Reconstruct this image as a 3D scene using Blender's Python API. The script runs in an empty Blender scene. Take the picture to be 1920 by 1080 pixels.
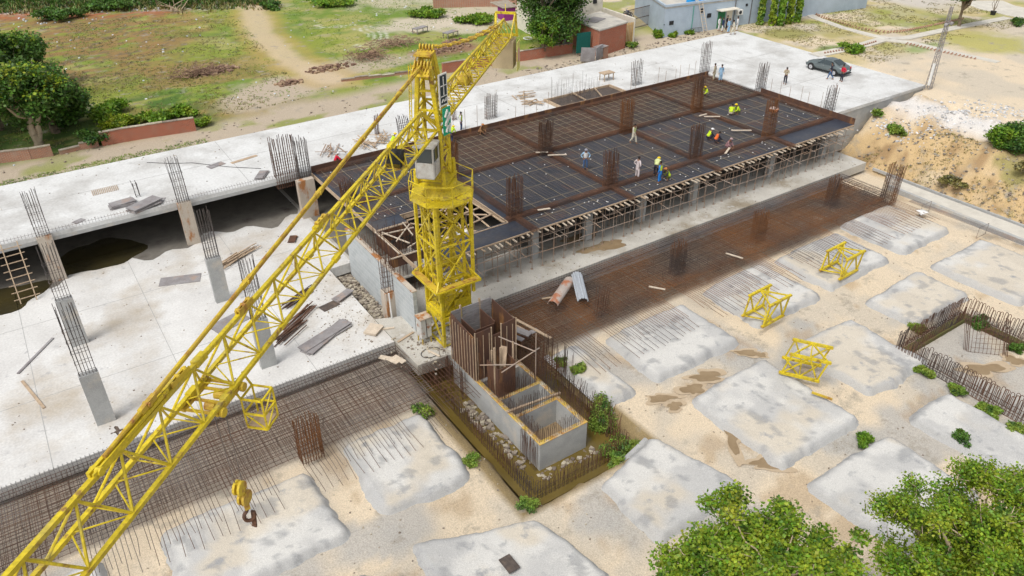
import bpy, math, random
import numpy as np
from mathutils import Vector
SC = bpy.context.scene
# ---------------------------------------------------------------- camera, sky, sun, exposure
FPX, PITCH, YAW, ROLL, CAMH = 1434.3, math.radians(32.37), math.radians(56.13), math.radians(-.342), 27.0
_fw = np.array([math.cos(YAW)*math.cos(PITCH), math.sin(YAW)*math.cos(PITCH), -math.sin(PITCH)])
_rt = np.array([math.sin(YAW), -math.cos(YAW), 0.]); _up = np.cross(_rt, _fw)
_R = math.cos(ROLL)*_rt+math.sin(ROLL)*_up; _U = -math.sin(ROLL)*_rt+math.cos(ROLL)*_up
cam = bpy.data.cameras.new('camera'); cam_o = bpy.data.objects.new('camera', cam)
SC.collection.objects.link(cam_o); SC.camera = cam_o
cam.sensor_width = 36; cam.lens = FPX/1920*36; cam.clip_start = .5; cam.clip_end = 6000
from mathutils import Matrix
cam_o.matrix_world = Matrix(((_R[0],_U[0],-_fw[0],0),(_R[1],_U[1],-_fw[1],0),(_R[2],_U[2],-_fw[2],CAMH),(0,0,0,1)))
W = bpy.data.worlds.new('World'); SC.world = W; W.use_nodes = True
nt = W.node_tree; sky = nt.nodes.new('ShaderNodeTexSky'); sky.sky_type = 'NISHITA'; sky.sun_disc = False
SUN_EL, SUN_AZ = math.radians(58), math.radians(200)     # azimuth the light comes FROM, counter-clockwise from +X
sky.sun_elevation = SUN_EL; sky.sun_rotation = math.radians(90)-SUN_AZ; sky.dust_density = 4.; sky.ozone_density = .6
hs = nt.nodes.new('ShaderNodeHueSaturation'); hs.inputs['Saturation'].default_value = .25
nt.links.new(sky.outputs[0], hs.inputs['Color']); nt.links.new(hs.outputs[0], nt.nodes['Background'].inputs[0])
nt.nodes['Background'].inputs[1].default_value = .15
sl = bpy.data.lights.new('sun', 'SUN'); sl.energy = 1.35; sl.angle = math.radians(18); sl.color = (1., .96, .9)
so = bpy.data.objects.new('sun', sl); SC.collection.objects.link(so)
so.rotation_euler = Vector((math.cos(SUN_AZ)*math.cos(SUN_EL), math.sin(SUN_AZ)*math.cos(SUN_EL), math.sin(SUN_EL))).to_track_quat('Z', 'Y').to_euler()
SC.view_settings.view_transform = 'Standard'; SC.view_settings.look = 'None'; SC.view_settings.gamma = 1
SC.view_settings.exposure = 0.24
# ---------------------------------------------------------------- helpers
rnd = random.Random(5); nr = np.random.default_rng(7)
COL = SC.collection
def at(px, py, z):
    "world point at height z that the photo shows at pixel px, py (survey of the site from the calibrated camera)"
    d = (px-960)/FPX*_R-(py-540)/FPX*_U+_fw; t = (z-CAMH)/d[2]
    return np.array([t*d[0], t*d[1], z])
def tag(o, label=None, cat=None, group=None, kind=None):
    for k, v in (('label', label), ('category', cat), ('group', group), ('kind', kind)):
        if v: o[k] = v
    return o
def empty(name, loc, label=None, cat=None, group=None, rz=0):
    o = bpy.data.objects.new(name, None); COL.objects.link(o); o.location = loc; o.rotation_euler = (0, 0, rz)
    o.empty_display_size = .3
    return tag(o, label, cat, group)
class MB:
    "collects boxes, bars and tubes of ONE part"
    def __init__(s): s.v = []; s.f = []; s.m = []; s.cur = 0
    def add(s, vs, fs):
        n = len(s.v); s.v += [tuple(map(float, p)) for p in vs]; s.f += [tuple(n+i for i in f) for f in fs]; s.m += [s.cur]*len(fs)
    def box(s, x0, x1, y0, y1, z0, z1):
        s.add([(x0,y0,z0),(x1,y0,z0),(x1,y1,z0),(x0,y1,z0),(x0,y0,z1),(x1,y0,z1),(x1,y1,z1),(x0,y1,z1)],
              [(3,2,1,0),(4,5,6,7),(0,1,5,4),(1,2,6,5),(2,3,7,6),(3,0,4,7)]); return s
    def bar(s, a, b, w, h=None, up=(0,0,1)):
        h = h or w; a = np.array(a, float); b = np.array(b, float); d = b-a; L = np.linalg.norm(d)
        if L < 1e-6: return s
        d /= L; u = np.array(up, float); sd = np.cross(d, u); n = np.linalg.norm(sd)
        if n < 1e-3: sd = np.cross(d, (1,0,0)); n = np.linalg.norm(sd)
        sd /= n; u = np.cross(sd, d); sd = sd*w/2; u = u*h/2
        s.add([a-sd-u, a+sd-u, a+sd+u, a-sd+u, b-sd-u, b+sd-u, b+sd+u, b-sd+u],
              [(3,2,1,0),(4,5,6,7),(0,1,5,4),(1,2,6,5),(2,3,7,6),(3,0,4,7)]); return s
    def rod(s, a, b, r):
        "thin three-sided bar for reinforcement"
        a = np.array(a, float); b = np.array(b, float); d = b-a; L = np.linalg.norm(d)
        if L < 1e-6: return s
        d /= L; t = np.array((0,0,1.)) if abs(d[2]) < .9 else np.array((1.,0,0))
        e = np.cross(d, t); e /= np.linalg.norm(e); g = np.cross(e, d)
        o = [r*(math.cos(k*2.094+1.57)*e+math.sin(k*2.094+1.57)*g) for k in range(3)]
        s.add([a+q for q in o]+[b+q for q in o], [(0,1,4,3),(1,2,5,4),(2,0,3,5),(3,4,5)]); return s
    def tube(s, a, b, r, n=8, r2=None, cap=True):
        r2 = r if r2 is None else r2
        a = np.array(a, float); b = np.array(b, float); d = b-a; L = np.linalg.norm(d)
        if L < 1e-6: return s
        d /= L; t = np.array((0,0,1.)) if abs(d[2]) < .9 else np.array((1.,0,0))
        e = np.cross(d, t); e /= np.linalg.norm(e); g = np.cross(e, d)
        o = [math.cos(2*math.pi*k/n)*e+math.sin(2*math.pi*k/n)*g for k in range(n)]
        s.add([a+q*r for q in o]+[b+q*r2 for q in o], [(k,(k+1)%n,n+(k+1)%n,n+k) for k in range(n)]+([tuple(range(n))[::-1], tuple(range(n,2*n))] if cap else [])); return s
    def path(s, pts, r, n=6):
        for a, b in zip(pts, pts[1:]): s.tube(a, b, r, n)
        return s
    def rods(s, pts, r):
        for a, b in zip(pts, pts[1:]): s.rod(a, b, r)
        return s
    def prism(s, poly, z0, z1):
        n = len(poly); s.add([(p[0],p[1],z0) for p in poly]+[(p[0],p[1],z1) for p in poly],
              [tuple(range(n))[::-1], tuple(range(n,2*n))]+[(k,(k+1)%n,n+(k+1)%n,n+k) for k in range(n)]); return s
    def build(s, name, mat, parent=None, org=None, smooth=False, world=False):
        "world=True: the coordinates given are world ones and are made local to the parent's base"
        o3 = np.zeros(3)
        if parent is not None and world: o3 = np.array(parent.location)
        if org is not None: o3 = np.array(org, float)
        me = bpy.data.meshes.new(name); me.from_pydata([(x-o3[0], y-o3[1], z-o3[2]) for x,y,z in s.v], [], s.f)
        for m in (mat if isinstance(mat, (list, tuple)) else [mat]): me.materials.append(m)
        if max(s.m, default=0): me.polygons.foreach_set('material_index', s.m)
        if smooth: me.polygons.foreach_set('use_smooth', [True]*len(me.polygons))
        o = bpy.data.objects.new(name, me); COL.objects.link(o)
        if parent is not None: o.parent = parent
        elif org is not None: o.location = org
        return o
def kids(o): return [c for c in o.children]
def copy_tree(o, parent=None):
    c = o.copy(); COL.objects.link(c)
    if parent is not None: c.parent = parent
    for k in kids(o): copy_tree(k, c)
    return c
def np_mesh(name, V, F, mat, parent=None, smooth=False, loc=None, mats=None):
    "V (n,3), F (m,k) numpy"
    me = bpy.data.meshes.new(name); k = F.shape[1]
    me.vertices.add(len(V)); me.vertices.foreach_set('co', np.ascontiguousarray(V, np.float32).ravel())
    me.loops.add(F.size); me.loops.foreach_set('vertex_index', np.ascontiguousarray(F, np.int32).ravel())
    me.polygons.add(len(F)); me.polygons.foreach_set('loop_start', np.arange(0, F.size, k, dtype=np.int32))
    me.polygons.foreach_set('loop_total', np.full(len(F), k, np.int32))
    if smooth: me.polygons.foreach_set('use_smooth', np.ones(len(F), bool))
    me.update(calc_edges=True); me.materials.append(mat)
    o = bpy.data.objects.new(name, me); COL.objects.link(o)
    if parent is not None: o.parent = parent
    if loc is not None: o.location = loc
    return o
def _h(i, j, s): 
    v = np.sin(i*127.1+j*311.7+s*74.7)*43758.5453
    return v-np.floor(v)
def vn(x, y, s=0):
    i = np.floor(x); j = np.floor(y); u = x-i; v = y-j; u = u*u*(3-2*u); v = v*v*(3-2*v)
    return (_h(i,j,s)*(1-u)+_h(i+1,j,s)*u)*(1-v)+(_h(i,j+1,s)*(1-u)+_h(i+1,j+1,s)*u)*v
def fbm(x, y, s=0, o=4):
    t = 0; a = .5; w = 0
    for k in range(o): t = t+a*vn(x*2**k, y*2**k, s+k); w += a; a *= .5
    return t/w
def ss(a, b, x): t = np.clip((x-a)/(b-a), 0, 1); return t*t*(3-2*t)
# ---------------------------------------------------------------- materials
def mat(name, c1, c2=None, scale=4., rough=.9, bump=0., c3=None, s3=.6, t3=(.55,.7), metal=0., stretch=None, fine=.12, fs=40., c4=None, s4=2., t4=(.62,.68), bs=None, spec=.3, attr=None, island=0., trans=0.):
    m = bpy.data.materials.new(name); m.use_nodes = True; n = m.node_tree; L = n.links.new; N = n.nodes.new
    bs_ = n.nodes['Principled BSDF']; bs_.inputs['Roughness'].default_value = rough; bs_.inputs['Metallic'].default_value = metal
    bs_.inputs['Specular IOR Level'].default_value = spec
    geo = N('ShaderNodeNewGeometry'); mp = N('ShaderNodeMapping'); L(geo.outputs['Position'], mp.inputs[0])
    if stretch: mp.inputs['Scale'].default_value = stretch
    def noise(sc, det=6., off=0, v=None):
        q = N('ShaderNodeTexNoise'); q.inputs['Scale'].default_value = sc; q.inputs['Detail'].default_value = det; q.inputs['Roughness'].default_value = .62
        L(v or mp.outputs[0], q.inputs['Vector']); return q.outputs['Fac']
    def ramp(f, a, b):
        r = N('ShaderNodeMapRange'); r.inputs[1].default_value = a; r.inputs[2].default_value = b; L(f, r.inputs[0]); return r.outputs[0]
    def mix(f, a, b, mode='MIX'):
        x = N('ShaderNodeMix'); x.data_type = 'RGBA'; x.blend_type = mode
        for sock, val in ((x.inputs[0], f), (x.inputs[6], a), (x.inputs[7], b)):
            if hasattr(val, 'is_linked'): L(val, sock)
            elif isinstance(val, (int, float)): sock.default_value = val
            else: sock.default_value = (*val, 1)
        return x.outputs[2]
    if attr:
        at_ = N('ShaderNodeAttribute'); at_.attribute_name = attr; col = at_.outputs['Color']
        if c2: col = mix(ramp(noise(scale), .45, .62), col, c2)
    else:
        col = mix(ramp(noise(scale), .36, .64), c1, c2 or c1)
    if c3: col = mix(ramp(noise(s3, 8), *t3), col, c3)
    if c4: col = mix(ramp(noise(s4, 10), *t4), col, c4)
    if island:
        hs = N('ShaderNodeHueSaturation'); L(col, hs.inputs['Color'])
        r = N('ShaderNodeMapRange'); r.inputs[3].default_value = 1-island; r.inputs[4].default_value = 1+island; L(geo.outputs['Random Per Island'], r.inputs[0]); L(r.outputs[0], hs.inputs['Value'])
        h2 = N('ShaderNodeMapRange'); h2.inputs[3].default_value = .5-island*.05; h2.inputs[4].default_value = .5+island*.03; L(geo.outputs['Random Per Island'], h2.inputs[0]); L(h2.outputs[0], hs.inputs['Hue'])
        col = hs.outputs[0]
    if fine:
        f = noise(fs, 4, v=geo.outputs['Position']); r = N('ShaderNodeMapRange'); r.inputs[1].default_value = .3; r.inputs[2].default_value = .7; r.inputs[3].default_value = 1-fine*1.6; r.inputs[4].default_value = 1+fine*1.3
        L(f, r.inputs[0]); cb = N('ShaderNodeCombineColor'); [L(r.outputs[0], cb.inputs[i]) for i in range(3)]
        col = mix(1., col, cb.outputs[0], 'MULTIPLY')
    L(col, bs_.inputs['Base Color'])
    if bump:
        b = N('ShaderNodeBump'); b.inputs['Strength'].default_value = 1; b.inputs['Distance'].default_value = bump; L(noise(bs or scale*4, 8), b.inputs['Height']); L(b.outputs[0], bs_.inputs['Normal'])
    if trans:
        tr = N('ShaderNodeBsdfTranslucent'); L(col, tr.inputs[0]); ms = N('ShaderNodeMixShader'); ms.inputs[0].default_value = trans
        L(bs_.outputs[0], ms.inputs[1]); L(tr.outputs[0], ms.inputs[2]); L(ms.outputs[0], n.nodes['Material Output'].inputs[0])
    return m
def brick_mat(name, c1, c2, mortar, sx=4.2, sy=12.):
    m = mat(name, c1, c2, 1.5); n = m.node_tree; L = n.links.new; N = n.nodes.new
    g = N('ShaderNodeNewGeometry'); sp = N('ShaderNodeSeparateXYZ'); L(g.outputs['Position'], sp.inputs[0])
    ad = N('ShaderNodeMath'); L(sp.outputs[0], ad.inputs[0]); L(sp.outputs[1], ad.inputs[1]); cb = N('ShaderNodeCombineXYZ'); L(ad.outputs[0], cb.inputs[0]); L(sp.outputs[2], cb.inputs[1])
    b = N('ShaderNodeTexBrick'); L(cb.outputs[0], b.inputs['Vector']); b.inputs['Scale'].default_value = 1; b.inputs['Brick Width'].default_value = 1/sx; b.inputs['Row Height'].default_value = 1/sy; b.inputs['Mortar Size'].default_value = .012
    b.inputs['Color1'].default_value = (*c1, 1); b.inputs['Color2'].default_value = (*c2, 1); b.inputs['Mortar'].default_value = (*mortar, 1)
    q = N('ShaderNodeTexNoise'); q.inputs['Scale'].default_value = 1.3; q.inputs['Detail'].default_value = 8; L(g.outputs['Position'], q.inputs['Vector'])
    r = N('ShaderNodeMapRange'); r.inputs[1].default_value = .5; r.inputs[2].default_value = .75; r.inputs[4].default_value = .35; L(q.outputs['Fac'], r.inputs[0])
    x = N('ShaderNodeMix'); x.data_type = 'RGBA'; L(r.outputs[0], x.inputs[0]); L(b.outputs['Color'], x.inputs[6]); x.inputs[7].default_value = (*mortar, 1)
    L(x.outputs[2], n.nodes['Principled BSDF'].inputs['Base Color']); return m
M = {}
M['ground'] = mat('ground_soil', (.5,.4,.3), None, 3, 1., .05, attr='Col', fine=.16, fs=16., bs=3, c4=(.30,.27,.22), s4=.7, t4=(.57,.72))
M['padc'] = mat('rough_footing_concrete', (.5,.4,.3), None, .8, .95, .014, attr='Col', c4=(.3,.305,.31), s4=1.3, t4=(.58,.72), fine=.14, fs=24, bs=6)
M['slab'] = mat('white_concrete', (.63,.635,.625), (.55,.55,.535), .4, .85, .004, c3=(.42,.41,.39), s3=.2, t3=(.5,.72), c4=(.34,.34,.34), s4=.8, t4=(.64,.8), fine=.07, fs=6)
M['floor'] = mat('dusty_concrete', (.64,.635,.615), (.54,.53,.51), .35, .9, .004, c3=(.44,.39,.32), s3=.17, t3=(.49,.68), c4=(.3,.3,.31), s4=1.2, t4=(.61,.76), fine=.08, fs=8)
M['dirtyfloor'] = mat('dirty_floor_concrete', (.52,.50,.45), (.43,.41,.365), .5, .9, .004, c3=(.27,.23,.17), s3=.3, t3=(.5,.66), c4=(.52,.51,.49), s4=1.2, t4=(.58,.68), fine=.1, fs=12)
M['concrete'] = mat('grey_concrete', (.42,.425,.415), (.34,.345,.34), 1.2, .9, .004, c3=(.5,.46,.4), s3=.8, fine=.1, fs=20)
M['rustcon'] = mat('rust_stained_concrete', (.52,.46,.38), (.42,.36,.3), 1.2, .9, .004, c3=(.36,.16,.06), s3=1.6, t3=(.5,.6), stretch=(1,1,.35))
M['pad'] = mat('rough_footing_concrete', (.54,.53,.505), (.40,.40,.39), .8, .95, .012, c3=(.52,.45,.35), s3=.28, t3=(.48,.62), c4=(.25,.26,.27), s4=.8, t4=(.54,.68), fine=.12, fs=30, bs=6)
M['yellow'] = mat('crane_yellow_paint', (.66,.52,.02), (.50,.38,.016), 1.1, .5, 0, c3=(.26,.15,.04), s3=2.6, t3=(.57,.66), c4=(.42,.35,.1), s4=.8, t4=(.55,.72), fine=.16, fs=9, spec=.4)
M['yellow2'] = mat('rusty_crane_yellow', (.60,.44,.03), (.48,.33,.05), 1.5, .6, 0, c3=(.3,.13,.04), s3=2.2, t3=(.5,.66))
M['rust'] = mat('rusty_rebar', (.095,.05,.034), (.15,.072,.04), .9, .85, 0, c3=(.07,.055,.05), s3=.22, t3=(.5,.62), fine=.2, fs=12)
M['rust2'] = mat('orange_brown_rebar', (.13,.058,.028), (.20,.085,.03), .45, .85, 0, c3=(.075,.055,.048), s3=.2, t3=(.46,.6), fine=.2, fs=12)
M['steel'] = mat('dark_grey_rebar', (.10,.098,.10), (.16,.13,.115), .8, .6, 0, c3=(.2,.11,.07), s3=.3, t3=(.55,.65))
M['mixbar'] = mat('grey_and_rust_rebar', (.085,.07,.062), (.15,.085,.055), .35, .75, 0, c3=(.16,.14,.13), s3=.25, t3=(.5,.62), fine=.2, fs=12)
M['damp'] = mat('damp_sand', (.44,.345,.235), (.49,.39,.275), 1.5, .9, 0)
M['greybar'] = mat('pale_grey_rebar', (.24,.235,.235), (.16,.15,.15), .8, .6, 0)
M['ochre'] = mat('ochre_tie_bar', (.31,.27,.19), (.22,.18,.13), 2, .8, 0)
M['slate'] = mat('slate_film_faced_plywood', (.034,.040,.056), (.05,.055,.07), .5, .45, 0, c3=(.075,.065,.06), s3=.25, t3=(.5,.7), fine=.15, fs=5)
M['brownply'] = mat('brown_plywood', (.10,.078,.066), (.065,.055,.05), .5, .6, 0, c3=(.17,.12,.085), s3=.7, t3=(.52,.7), fine=.2, fs=5)
M['shutter'] = mat('rusty_brown_shuttering', (.13,.065,.04), (.085,.048,.038), 1.5, .6, 0, c3=(.3,.15,.06), s3=1.2, t3=(.55,.66), stretch=(1,1,.25))
M['timber'] = mat('weathered_timber', (.5,.38,.26), (.36,.27,.19), 3, .85, 0, stretch=(1,1,1))
M['palewood'] = mat('pale_new_timber', (.62,.53,.42), (.5,.42,.33), 3, .85, 0)
M['greywood'] = mat('grey_old_plywood', (.3,.29,.29), (.22,.2,.2), 1.5, .8, 0, c3=(.36,.27,.22), s3=1.)
M['prop'] = mat('rusty_scaffold_tube', (.34,.29,.25), (.33,.22,.15), 1.2, .7, 0)
M['block'] = brick_mat('grey_block', (.44,.47,.48), (.38,.41,.42), (.56,.57,.56), 1.6, 3.2)
M['brick'] = brick_mat('red_brick', (.42,.10,.045), (.32,.08,.04), (.34,.24,.18))
M['brickold'] = brick_mat('weathered_brick', (.40,.16,.09), (.3,.13,.08), (.36,.3,.24))
M['water'] = mat('muddy_water', (.12,.085,.02), (.16,.115,.03), .5, .12, 0, spec=.5, fine=0)
M['darkwater'] = mat('dark_pool_water', (.035,.03,.015), (.05,.04,.015), .5, .08, 0, spec=.5, fine=0)
M['wet'] = mat('wet_brown_puddle', (.30,.22,.13), (.24,.17,.095), 1., .5, 0, fine=.1)
M['rubble'] = mat('broken_rubble', (.36,.32,.26), (.24,.2,.15), 2, .95, 0, island=.45)
M['shadefloor'] = mat('shaded_dirty_floor', (.12,.11,.095), (.2,.185,.16), .5, .8, 0, c3=(.07,.06,.05), s3=.5)  # dirty floor tone darkened to paint the shade under slab and deck
M['whiterub'] = mat('white_gravel', (.62,.62,.62), (.5,.5,.5), 2, .95, 0, island=.3)
M['litter'] = mat('litter', (.7,.7,.7), (.5,.55,.62), 3, .8, 0, island=.3)
M['dirtpile'] = mat('brown_debris', (.2,.13,.09), (.3,.2,.13), 2, .95, 0, island=.4)
M['bark'] = mat('bark', (.26,.2,.14), (.17,.13,.09), 3, .95, .02, stretch=(1,1,.3))
M['palebark'] = mat('pale_bark', (.5,.4,.28), (.36,.28,.19), 3, .95, .02, stretch=(1,1,.3))
def leafm(name, a, b, isl=.45, tr=.3, c3=None, c4=None): return mat(name, a, b, 1.1, .5, 0, island=isl, fine=0, trans=tr*.75, c3=c3, s3=.8, t3=(.5,.62), spec=.35, c4=(a[0]*.4, a[1]*.5, a[2]*.8), s4=1.3, t4=(.5,.62))  # dark noise patches in the colour paint shaded gaps between leaves
M['leaf'] = leafm('green_leaves', (.12,.26,.02), (.2,.34,.025), .33, .4, (.28,.36,.035))
M['leafy'] = leafm('yellow_green_leaves', (.19,.31,.02), (.3,.38,.025), .35, .4, (.38,.42,.03))
M['leafd'] = leafm('dark_leaves', (.07,.16,.025), (.11,.21,.03), .5, .35)
M['grassb'] = leafm('grass_blades', (.16,.28,.035), (.26,.33,.05), .35)
M['dryg'] = leafm('dry_grass', (.3,.24,.09), (.22,.22,.06), .35)
M['skin'] = mat('skin', (.22,.115,.07), (.25,.13,.08), 3, .6, 0, fine=0)
M['hair'] = mat('black_hair', (.012,.01,.01), None, 3, .5, 0, fine=0)
M['black'] = mat('black_rubber', (.02,.02,.02), (.03,.03,.03), 3, .7, 0)
M['dark'] = mat('dark_opening', (.025,.025,.028), None, 3, .7, 0)
M['glass'] = mat('tinted_glass', (.03,.045,.05), None, 3, .08, 0, spec=.8, fine=0)
M['carpaint'] = mat('grey_car_paint', (.15,.18,.185), (.13,.16,.165), 3, .3, 0, metal=.35, spec=.6, fine=0)
M['chrome'] = mat('bright_alloy', (.6,.6,.62), None, 3, .25, 0, metal=.8, fine=0)
M['white'] = mat('white_paint', (.75,.75,.73), (.66,.66,.64), 1.5, .7, 0)
M['cream'] = mat('cream_wall_paint', (.7,.66,.56), (.62,.58,.5), 1, .85, 0, c3=(.5,.47,.4), s3=.6)
M['blue_wall'] = mat('pale_blue_wall_paint', (.42,.5,.58), (.37,.44,.51), .7, .85, 0, c3=(.33,.4,.48), s3=.4, t3=(.5,.7))
M['roofc'] = mat('roof_screed', (.56,.53,.46), (.42,.4,.36), .8, .9, 0, c3=(.3,.29,.27), s3=.5)
M['cabwhite'] = mat('pale_cab_sheet', (.55,.55,.52), (.42,.4,.36), 2.5, .6, 0, c3=(.3,.2,.12), s3=3)
M['elec'] = mat('chipped_white_cabinet', (.58,.58,.55), (.46,.45,.42), 2, .7, 0, c3=(.33,.15,.08), s3=2.2, t3=(.55,.66))
M['ballast'] = mat('tan_ballast_concrete', (.52,.42,.25), (.45,.36,.22), 1, .85, 0)
def flat(name, c, r=.8): 
    if name not in M: M[name] = mat(name, c, tuple(k*.82 for k in c), 6, r, 0, fine=.06)
    return M[name]
# ---------------------------------------------------------------- the ground: one sheet to the horizon, with the excavation, its bank and the pit
def axis(lo, hi, st, far):
    a = list(np.arange(lo, hi+1e-6, st)); d = st; x = hi
    while x < far: d *= 1.35; x += d; a.append(x)
    d = st; x = lo
    while x > -far: d *= 1.35; x -= d; a.insert(0, x)
    return np.array(a)
XS = axis(-14, 112, .4, 2500); YS = axis(-2, 140, .4, 2500)
PIT = (14.75, 21.9, 20.4, 33.4)
def smin(v, a, b): return ss(a, b, v)
def BL(x): return 131.5-.55*(x-10)
def height(x, y):
    up = 2.75+.5*ss(60, 80, x)+.25*(fbm(x*.15, y*.15, 3)-.5)
    bank_toe = 61.6+1.2*(fbm(x*0+3, y*.25, 9)-.5); w = 4.2+2.5*fbm(x*0, y*.2, 4)
    right = ss(0, 1, (x-bank_toe)/w)*.78+.22*ss(0, 1, (x-bank_toe-w*.6)/9)
    right_up = ss(75.4, 75.8, x)
    e = np.where(y > 38.7, right_up, right)
    e = np.maximum(e, ss(64.0, 64.35, y))
    e = np.maximum(e, ss(-16, -26, y)); e = np.maximum(e, ss(-26, -36, x))
    low = -1.02+.10*(fbm(x*.5, y*.5, 1)-.5)+.05*(fbm(x*2, y*2, 2)-.5)
    bumpy = (e > .03)*(e < .99)*(y < 38.7)*(fbm(x*.7, y*.7, 6, 5)-.5)*1.9
    z = low*(1-e)+up*e+bumpy
    px0, px1, py0, py1 = PIT
    j = .5*(fbm(x*.8, y*.8, 12)-.5)
    d = np.minimum(np.minimum(x-px0+j, px1-x+j), np.minimum(y-py0+j, py1-y+j))
    z = z-1.25*ss(-.35, .35, d)
    # heaps: spoil behind the slab edge, rubble bank beyond the field
    z = z+.8*np.exp(-((y-BL(x))/3.)**2)*ss(38, 32, x)*(.5+fbm(x*.3, y*.3, 8))
    return z
XX, YY = np.meshgrid(XS, YS); ZZ = height(XX, YY)
def ground_z(x, y): return float(height(np.array([float(x)]), np.array([float(y)]))[0])
SAND = np.array((.61,.51,.375)); SAND2 = np.array((.52,.455,.36)); GRASS = np.array((.22,.26,.04)); GREEN = np.array((.105,.20,.03)); BRN = np.array((.27,.155,.065)); DIRT = np.array((.42,.35,.265)); GREY = np.array((.36,.355,.34)); WHT = np.array((.62,.61,.6)); DRK = np.array((.13,.105,.07)); STRAW = np.array((.45,.37,.16)); BANK = np.array((.50,.36,.19))
def colours(x, y, z):
    C = np.empty(x.shape+(3,)); C[:] = SAND
    def put(c, w): C[:] = C*(1-w[..., None])+np.array(c)*w[..., None]
    put(SAND2, ss(.45, .6, fbm(x*.35, y*.35, 21)))
    put(GREY, ss(.56, .66, fbm(x*.22, y*.22, 22))*(y < 38)*.75)
    put((.36,.25,.14), ss(.62, .7, fbm(x*.5, y*.5, 23))*(y < 38)*.5)
    inp = (x > PIT[0]-.8)*(x < PIT[1]+.8)*(y > PIT[2]-.8)*(y < PIT[3]+.6); put((.20,.14,.05), inp*.85)
    put((.17,.12,.06), (x > PIT[0]-.8)*(x < PIT[1]+.8)*(y > PIT[2]-.8)*(y < PIT[3]+.6)*ss(-1.3, -1.7, z))
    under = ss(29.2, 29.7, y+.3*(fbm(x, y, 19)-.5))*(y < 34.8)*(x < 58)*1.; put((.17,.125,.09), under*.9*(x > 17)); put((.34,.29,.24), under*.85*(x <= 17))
    # bank and spoil on the right
    b = ss(61, 62.5, x)*(y < 39); put(BANK, b); put(SAND, b*ss(.45, .6, fbm(x*.3, y*.3, 24))*.6); put(SAND*1.02, b*ss(71, 73, x)); put((.28,.18,.09), b*ss(.5, .64, fbm(x*.5, y*.8, 25))*ss(70, 66, x)*.8)
    put((.2,.21,.06), b*ss(.52, .64, fbm(x*.35+4, y*.35, 26))*ss(32, 24, y)*ss(70, 66, x)*.7)
    put(WHT, b*np.exp(-((x-70.3+.06*(y-32)+1.6*(fbm(x*.3, y*.3, 27)-.5))/1.7)**4)*ss(21, 27, y)*.85)
    # field beyond the slab
    f = ss(64.2, 64.6, y)*ss(72, 66, x+0*(y)-(y-70)*.1); g = fbm(x*.12, y*.12, 31); h = fbm(x*.5, y*.9, 32); v = fbm(x*1.6, y*2.6, 34)
    put(GRASS, f); put(GREEN, f*ss(.42, .62, g*.6+h*.4)*.7)
    put(STRAW, f*ss(.5, .68, fbm(x*.3, y*.3, 33))*.45)
    left = ss(25, 14, x-(y-100)*.35)*ss(80, 96, y); put(BRN, f*left*ss(.3, .58, h)*.85); put(BRN, f*ss(.5, .62, fbm(x*.13+5, y*.2, 39))*ss(34, 20, x)*.6); put(DRK, f*left*ss(.58, .66, v)*.6)
    put(DRK, f*ss(.64, .7, v)*.5*ss(45, 25, x))
    put((.34,.1,.04), f*np.exp(-((y-BL(x)+7)/2.5)**2)*ss(28, 18, x)*ss(.4, .55, h)*.8)
    put((.15,.12,.09), f*np.exp(-((y-BL(x)-.5)/3.6)**2)*ss(40, 30, x)*.9); put(WHT*.8, f*np.exp(-((y-BL(x)+4)/2.)**2)*ss(.46, .58, v)*ss(40, 30, x))
    put(SAND*.95, f*ss(0, 5, y-BL(x)-5))
    # trodden strip along the slab, and the track across the field
    put(DIRT, f*ss(71.5, 68.5, y+2.*(fbm(x*.25, y*.25, 35)-.5)-1.*(x > 20))); put(GRASS*.95, f*ss(.54, .64, fbm(x*.35, y*.5, 36))*ss(72, 66, y)*ss(.4,.5,y*0+.6)*.8)
    for cx, cy, rx, ry, c, w in ((24,76,7,5,DIRT,1.),(30.5,79.5,5,4,DIRT,.9),(19,73.5,4,3,DIRT,.8),(48,92,7,5,SAND2,.9),(44,79,5,2.5,(.24,.13,.09),.9),(36,79,4,3,DIRT,.8),(52,86,4,3,SAND2,.8),(40,86,4,2.5,DIRT,.5),(57,92,9,8,SAND2,.8),(62,110,20,14,SAND2,.7)):
        put(c, f*w*ss(1.1, .6, np.hypot((x-cx)/rx, (y-cy)/ry)+.7*(fbm(x*.5, y*.5, 37)-.5)))
    tr = [(36,122),(32,112),(28.5,98),(27.6,85),(28.5,76)]; d = np.full(x.shape, 99.)
    for (a, b_), (c, e) in zip(tr, tr[1:]):
        t = np.clip(((x-a)*(c-a)+(y-b_)*(e-b_))/((c-a)**2+(e-b_)**2), 0, 1); d = np.minimum(d, np.hypot(x-a-t*(c-a), y-b_-t*(e-b_)))
    put((.52,.41,.27), f*ss(2.6, 1., d+1.4*(fbm(x*.7, y*.7, 38)-.5))*.85); put((.42,.3,.1), f*np.exp(-((d-2.4)/1.)**2)*.5)
    for r0 in (5.2, 5.9, 6.7, 7.4):
        rr = np.hypot(x-29.5-5, y-92); put((.6,.58,.5), f*np.exp(-((rr-r0)/.16)**2)*(x > 36.0)*ss(.36, .5, h)*.8)
    put((.055,.12,.02), f*ss(7, 4.5, np.abs(y-76))*ss(18, 13, x)*ss(.35, .5, h)*.8)
    # gardens to the right
    r = ss(75.2, 75.9, x)*(y < 64.3)+f*0+ss(66, 70, x)*(y > 64.3); r = np.clip(r, 0, 1); q = fbm(x*.16, y*.16, 41)
    put(SAND, r); put(SAND2, r*ss(.45, .6, q)); put(STRAW, r*ss(.42, .56, fbm(x*.2, y*.2, 42))*ss(44, 50, y)*.8); put(GRASS, r*ss(.5, .62, fbm(x*.25+9, y*.25, 43))*ss(46, 52, y)*.75)
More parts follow.
